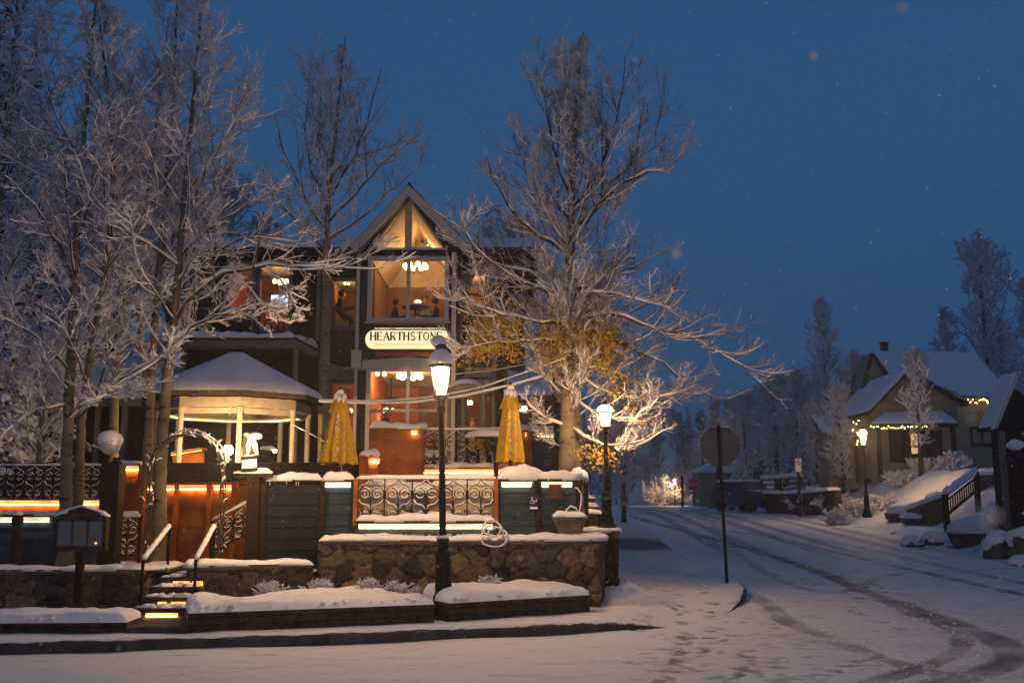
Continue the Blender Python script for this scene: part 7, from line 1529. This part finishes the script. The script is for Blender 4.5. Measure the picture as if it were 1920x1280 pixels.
tree('slimmer pale-trunked tree just left of the arch, dividing into many upright leaders', [(wl_([(272, 1040), (276, 880), (284, 700), (296, 520), (310, 380), (322, 220), (330, 60), (333, -60)], YL + 1.6), .095, .010), (wl_([(281, 750), (262, 640), (258, 520), (275, 380), (290, 240), (310, 120)], YL + 1.6), .05, .008)],
     [(wl_([(284, 700), (240, 620), (210, 560), (190, 500)], YL + 1.6), .04), (wl_([(300, 500), (360, 420), (420, 330), (450, 240)], YL + 1.6), .04)],
     seed=19, auto=26, tstart=.40, crown=1.6, m2=10, m3=8, m4=3, group='pale-trunked trees at the left of the restaurant')
tree('crooked frosted tree leaning right behind the globe lamp post', [(wl_([(212, 900), (214, 760), (222, 640), (245, 500), (280, 360), (292, 240)], 19.0), .10, .012)], [(wl_([(222, 640), (180, 560), (120, 520)], 19.0, -.5), .04), (wl_([(230, 600), (300, 560), (360, 540)], 19.0), .04)], seed=23, auto=30, tstart=.35, crown=2.0, m2=10, m3=8, m4=4)
tree('dense frosted tree filling the far left edge', [(wl_([(-40, 1000), (-30, 760), (-15, 520), (10, 280), (30, 60), (40, -80)], 18.5), .14, .015)], (), seed=29, auto=52, tstart=.15, crown=2.5, m2=12, m3=9, m4=4, snow=(.03, .016, .010))
tree('low bushy frosted tree in front of the neighbouring dark building', [(wl_([(70, 960), (72, 860), (80, 740), (90, 640)], 18.8), .06, .012)], (), seed=31, auto=36, tstart=.18, crown=1.5, m2=10, m3=7, m4=3, snow=(.03, .018, .012), name='frosted_tree')
# --- smaller trees, copied from three grown once
def proto(seed, H=9.0, crown=2.0, auto=44, m2=11, m3=8, m4=0, ts=.14, lean=0, snow=(.05, .035, .026), **k):
    t = tree('x', [([(0, -60, 0), (.05, -60, H * .4), (lean * .5, -60, H * .75), (lean, -60, H)], .12, .012)], (), seed=seed, auto=auto, tstart=ts, crown=crown, low_ang=(42, 62), top_ang=(15, 28), m2=m2, m3=m3, m4=m4, snow=snow, bark='branch', up=(.16, .10, .06), **k); return t
PR = [proto(51, crown=1.9), proto(52, crown=2.3, lean=.4), proto(53, crown=1.5, auto=40)]
FAR_G = 'frosted trees across the road and down the street'
_used = set()
def put_tree(i, label, px, pyt, Y, rot=0, sink=0, wide=1.0, group=FAR_G, H=9.0, zb=None):
    t = P(px, pyt, Y); z = (float(T(t.x, Y)) if zb is None else zb) - sink; sc = (t.z - z) / H; c = PR[i] if i not in _used else copy_tree(PR[i])
    _used.add(i); c.location = (t.x, Y, z); c.rotation_euler = (0, 0, rot); c.scale = (sc * wide, sc * wide, sc); c['label'] = label; c['group'] = group; return c
FARL = 'frosted tree in the crowd of trees fading away at the end of the street'
put_tree(0, 'tall slim frosted tree left of the cream house, its bare tip against the sky', 1540, 556, 60, 0); put_tree(1, 'largest frosted tree behind the right half of the cream house', 1832, 442, 64, 1, 0, 1.15); put_tree(2, 'frosted tree cut by the right edge, above the dark shelter', 1918, 520, 60, 2, 0, 1.2)
put_tree(1, 'small frosted tree standing before the gable of the cream house', 1712, 655, 47.5, .5, 0, 1.15); put_tree(0, 'thick frosted tree just left of the cream house dormer', 1600, 655, 61, 2.2, 0, 1.1)
put_tree(1, 'bushy frosted tree with drooping boughs over the low lean-to', 1572, 720, 52.5, 4, 0, 1.3); put_tree(0, 'round frosted tree behind the split-rail fence', 1490, 690, 62, 3, 0, 1.4); put_tree(1, 'spreading frosted tree behind the parking sign', 1525, 745, 56, 5, 0, 1.4)
put_tree(2, 'frosted tree between the house and the largest tree, behind the roof', 1770, 575, 72, 4, 0, 1.4); put_tree(0, 'frosted tree behind the eave lights of the cream house', 1872, 590, 66, 1.2, 0, 1.4)
rg_ = random.Random(77)
for i in range(72):
    Y = rg_.uniform(66, 135); px = rg_.uniform(1150, 1660); top = 700 + abs(px - 1470) * .22 + rg_.uniform(-20, 60) + (Y - 80) * .5 + (60 if px < 1330 else 0)
    X = P(px, 900, Y).x
    if 1180 < px < 1335 and Y < 108: continue
    if Xl(Y) - 3 < X < Xr(Y) + 1.5 and Y < 112: continue
    put_tree(rg_.randrange(3), FARL, px, top, Y, rg_.uniform(0, 6), 0, rg_.uniform(1.5, 2.4), 'trees at the end of the street')
for k, (px, pyt, Y) in enumerate(((1165, 700, 42), (1140, 740, 36))): put_tree(k % 3, ['frosted tree showing between the pier lamp and the street', 'frosted tree hidden low behind the lit trunk', 'farther frosted tree left of the glowing shrub'][k], px, pyt, Y, k, 0, 1.2, 'frosted trees lining the left of the street')
BG = 'dim frosted trees behind the restaurant and the dark neighbouring building'
for k, (px, pyt, Y) in enumerate(((40, 120, 36), (-60, 60, 33), (130, 260, 40), (240, 200, 42), (420, 330, 40), (330, 300, 44), (500, 400, 46), (-10, 330, 31.5), (180, 420, 38), (80, 380, 37), (940, 400, 44), (900, 440, 40))):
    put_tree(k % 3, 'dim frosted tree in the crowd behind the restaurant and its left-hand neighbour', px, pyt, Y, k * 1.3, 0, 1.35, BG, zb=uz)
# --- shrubs
def shrub(label, px, pyb, Y, w_, h, seed, leafy=False, n=34, snow=.018, name='frosted_shrub', z=None, group='snow-laden shrubs on the banks', m2=7, m3=5):
    p = P(px, pyb, Y); z = float(T(p.x, Y)) if z is None else z; rng = np.random.default_rng(seed); th = thing(name, label, 'shrub', (p.x, Y, z), group)
    az = rng.uniform(0, 6.28, n); tilt = rng.uniform(.1, 1.25, n); d = np.stack([np.sin(tilt) * np.cos(az), np.sin(tilt) * np.sin(az), np.cos(tilt)], -1); L = rng.uniform(.7, 1.1, n) * (h + (w_ - h) * np.sin(tilt)); o = np.array([p.x, Y, z - .03]) + np.stack([rng.normal(0, w_ * .18, n), rng.normal(0, w_ * .15, n), np.zeros(n)], -1); pl = [o]
    for s_ in range(6): d = unit(d + .05 * np.array([0, 0, 1.]) + .12 * rng.normal(size=(n, 3))); pl.append(pl[-1] + d * (L / 6)[:, None])
    P1 = np.stack(pl, 1); R1 = .012 * np.linspace(1, .4, 7)[None] * np.ones((n, 1)); tw = [tubes(P1, R1, 4)]; sn = [snow_tubes(P1, R1, snow, rng, 5, 1)]
    P2, R2, L2 = kids(P1, R1, L, m2, (25, 60), .45, .05, 4, .12, .2, rng, lmin=.08); tw.append(tubes(P2, R2, 3)); sn.append(snow_tubes(P2, R2, snow * .9, rng, 4, 1))
    P3, R3, L3 = kids(P2, R2, L2, m3, (25, 70), .55, .03, 2, .15, .1, rng, lmin=.05); tw.append(tubes(P3, R3, 3)); sn.append(snow_tubes(P3, R3, snow * .8, rng, 4, .9))
    npmesh('twigs', *join(tw), 'branch', th); npmesh('snow_load', *join(sn), 'tree_snow', th); return th
shrub('frosted shrub glowing gold under the farthest street lamp', 1238, 950, 99, 2.6, 2.4, 1, n=60, snow=.05, m2=9, m3=7); shrub('second golden frosted shrub right beside the farthest lamp post', 1262, 950, 101, 1.4, 3.0, 2, n=30, snow=.05)
for k, (px, pyb, Y, w_, h, lb) in enumerate(((1590, 945, 44, .9, .55, 'low snowy shrub left of the bank lamp, lowest'), (1612, 925, 45, .9, .6, 'snowy shrub directly behind the bank lamp post'), (1650, 905, 46, .9, .6, 'snowy shrub up the bank right of the lamp post'), (1690, 888, 48, .9, .6, 'snowy shrub under the left part of the lit porch'), (1735, 884, 48, .9, .55, 'snowy shrub under the dark right window of the cream house'), (1790, 880, 47, 1.0, .7, 'snowy shrub at the right corner of the cream house'), (1560, 925, 49, 1.2, .7, 'wide snowy shrub on top of the dark retaining wall'), (1500, 915, 54, 1.2, .8, 'snowy shrub on the retaining wall by the parking sign'), (1450, 905, 57, 1.2, .8, 'snowy shrub next to the parked car'), (1530, 905, 52, 1.3, 1.0, 'taller snowy shrub behind the retaining wall'), (1570, 955, 42.5, .8, .45, 'snowy shrub nearest the road, left of the bank lamp'))):
    shrub(lb, px, pyb, Y, w_, h, 60 + k, n=40, snow=.04, m2=7, m3=5)
q = G(1150, 1120, .15); md = tag(MB().blob((q.x + .12, q.y + .45, .12), .42, .55, .26, random.Random(5), 26, .16, half=True).build('snow_mound', 'snow', None, True), 'rounded snow mound at the foot of the stone wall corner, by the pavement', 'snow mound'); shrub('shrub half buried in snow at the right end of the stone wall', 1137, 1115, q.y + .3, .34, .34, 90, n=50, snow=.014, z=.2, group='small plants poking through snow')
for k, (px, py, Y, lb) in enumerate(((505, 1122, 13.2, 'small snowy plant at the left of the planting bed'), (600, 1118, 13.4, 'snowy tuft in the middle of the left planting bed'), (745, 1112, 13.3, 'snowy tuft at the right end of the left planting bed'), (690, 1118, 13.5, 'tiny twigs poking from the left planting bed'), (920, 1106, 13.9, 'tiny twigs poking from the right planting bed'))): shrub(lb, px, py, Y, .22, .16, 100 + k, n=26, snow=.012, z=.42, group='small plants poking through snow', m2=5, m3=3)
shrub('leafless snowy bush at the foot of the pale tree trunk', 1040, 850, 18.8, .8, 1.0, 120, n=34, snow=.016, z=pz, group='snowy bushes on the terrace'); shrub('snowy bush behind the leaning black pole', 1010, 800, 20.5, .8, 1.5, 121, n=34, snow=.016, z=pz, group='snowy bushes on the terrace')
# --- conifers
def conifer(label, px, pyt, Y, seed, H=None, wid=.33, zb=None, snow=.03):
    t = P(px, pyt, Y); z = float(T(t.x, Y)) if zb is None else zb; H = t.z - z; rng = np.random.default_rng(seed); th = thing('conifer', label, 'tree', (t.x, Y, z)); n = 120
    npmesh('trunk', *tubes(np.array([[(t.x, Y, z), (t.x, Y, z + H * .5), (t.x, Y, z + H)]]), np.array([[.03 * H, .015 * H, .01]]), 8), 'dark_wood', th, True)
    q = (np.arange(n) + .5) / n; az = np.arange(n) * 2.4; L = H * wid * (1.02 - q) * rng.uniform(.75, 1.15, n); d = np.stack([np.cos(az), np.sin(az), np.full(n, .05)], -1); pl = [np.stack([np.full(n, t.x), np.full(n, Y), z + H * (.04 + .95 * q)], -1)]
    for s_ in range(6): d = unit(d + np.array([0, 0, -.10])); pl.append(pl[-1] + d * (L / 6)[:, None])
    P1 = np.stack(pl, 1); R1 = .02 * np.linspace(1, .4, 7)[None] * np.ones((n, 1)); P2, R2, L2 = kids(P1, R1, L, 16, (35, 60), .35, -.03, 3, .06, .1, rng, downcut=-.8, lmin=.1); R2 = R2 * 0 + .03
    npmesh('needles', *join([tubes(P1, R1 + .02, 5), tubes(P2, R2, 4, .5)]), 'needle', th); npmesh('snow_load', *join([snow_tubes(P1, R1, snow * 2, rng, 5, 1), snow_tubes(P2, R2, snow * 1.3, rng, 5, .8)]), 'tree_snow', th, True); return th
conifer('small conifer heaped with warm-lit snow beside the octagonal sign', 1388, 858, 66, 1, wid=.5, snow=.07); conifer('dark conifer with blue-white snow pads behind the parking sign', 1500, 850, 60, 2, wid=.45, snow=.07)
conifer('tall dark conifer in the top left corner', 8, -160, 27, 3, wid=.22, zb=uz, snow=.02); conifer('conifer seen between the trunks at far left, behind the railing', 30, 420, 24.5, 5, wid=.20, zb=uz, snow=.05)
# --- far woods on the hills: one mass
mini = []; rngw = np.random.default_rng(9)
t0 = np.array([[(0, 0, 0), (0, 0, 4), (0, 0, 8.)]]); r0 = np.array([[.12, .07, .02]]); n = 30; q = rngw.random(n); az = rngw.uniform(0, 6.28, n); d = np.stack([np.cos(az) * .8, np.sin(az) * .8, np.full(n, .9)], -1); d = unit(d); L = 2.4 * (1 - q * .6); o = np.stack([np.zeros(n), np.zeros(n), 1 + 6.5 * q], -1); P1 = np.stack([o + d * (L * k / 3)[:, None] for k in range(4)], 1); R1 = .05 * np.linspace(1, .4, 4)[None] * np.ones((n, 1))
P2, R2, L2 = kids(P1, R1, L, 9, (25, 60), .5, .05, 2, .1, .1, rngw, rb=.02); mv, mq = join([tubes(t0, r0, 4), tubes(P1, R1 * 1.4, 3), tubes(P2, R2 * 0 + .035, 3)])
Vs, Qs, b = [], [], 0
for i in range(420):
    Y = rngw.uniform(125, 330); X = rngw.uniform(-.62, .72) * Y; a = rngw.uniform(0, 6.28); s_ = rngw.uniform(.8, 1.5); c_, s2 = math.cos(a), math.sin(a); z = max(float(hz(np.array(X), np.array(Y))), float(gz(np.array(X), np.array(Y))))
    Vs.append(np.stack([X + s_ * (mv[:, 0] * c_ - mv[:, 1] * s2), Y + s_ * (mv[:, 0] * s2 + mv[:, 1] * c_), z + s_ * mv[:, 2]], -1)); Qs.append(mq + b); b += len(mv)
fo = npmesh('forest', np.concatenate(Vs), np.concatenate(Qs), 'shrub_twig'); tag(fo, 'far frosted woods fading into the falling snow', 'forest', kind='stuff')

# ============================================================ FALLING SNOW AND HAZE
rngf = np.random.default_rng(123); Nf = 52000
Yf = (rngf.random(Nf) * (26 ** 3 - .5 ** 3) + .5 ** 3) ** (1 / 3); Xf = rngf.uniform(-.62, .62, Nf) * Yf; Zf = CZ + rngf.uniform(-.26, .62, Nf) * Yf; rf = rngf.uniform(.0018, .0046, Nf) * np.where(Yf < 2.2, 2.0, 1); k = Zf > .2; Xf, Yf, Zf, rf = Xf[k], Yf[k], Zf[k], rf[k]; n = len(Xf)
oc = np.array([(1, 0, 0), (-1, 0, 0), (0, 1, 0), (0, -1, 0), (0, 0, 1), (0, 0, -1)], float); c0 = np.stack([Xf, Yf, Zf], -1)
V = (c0[:, None, :] + oc[None] * rf[:, None, None] * rngf.uniform(.7, 1.4, (n, 6, 1))).reshape(-1, 3); tf = np.array([(0, 2, 4), (2, 1, 4), (1, 3, 4), (3, 0, 4), (2, 0, 5), (1, 2, 5), (3, 1, 5), (0, 3, 5)]); Q = (tf[None] + (np.arange(n) * 6)[:, None, None]).reshape(-1, 3)
tag(npmesh('falling_snow', V, Q, 'tree_snow', smooth=True), 'snowflakes drifting down through the air', 'snowflakes', kind='stuff')
if HAZE:
    hm = bpy.data.materials.new('haze'); hm.use_nodes = True; n = hm.node_tree; n.nodes.clear(); o = n.nodes.new('ShaderNodeOutputMaterial'); v = n.nodes.new('ShaderNodeVolumePrincipled'); v.inputs['Color'].default_value = (.86, .9, 1, 1); v.inputs['Density'].default_value = .0022; v.inputs['Anisotropy'].default_value = .7; n.links.new(v.outputs[0], o.inputs['Volume'])
    M['haze'] = hm; tag(MB().box(-330, 360, -130, 420, -9, 46).build('haze', 'haze'), 'thin cold haze of falling snow filling the air', 'haze', kind='stuff')
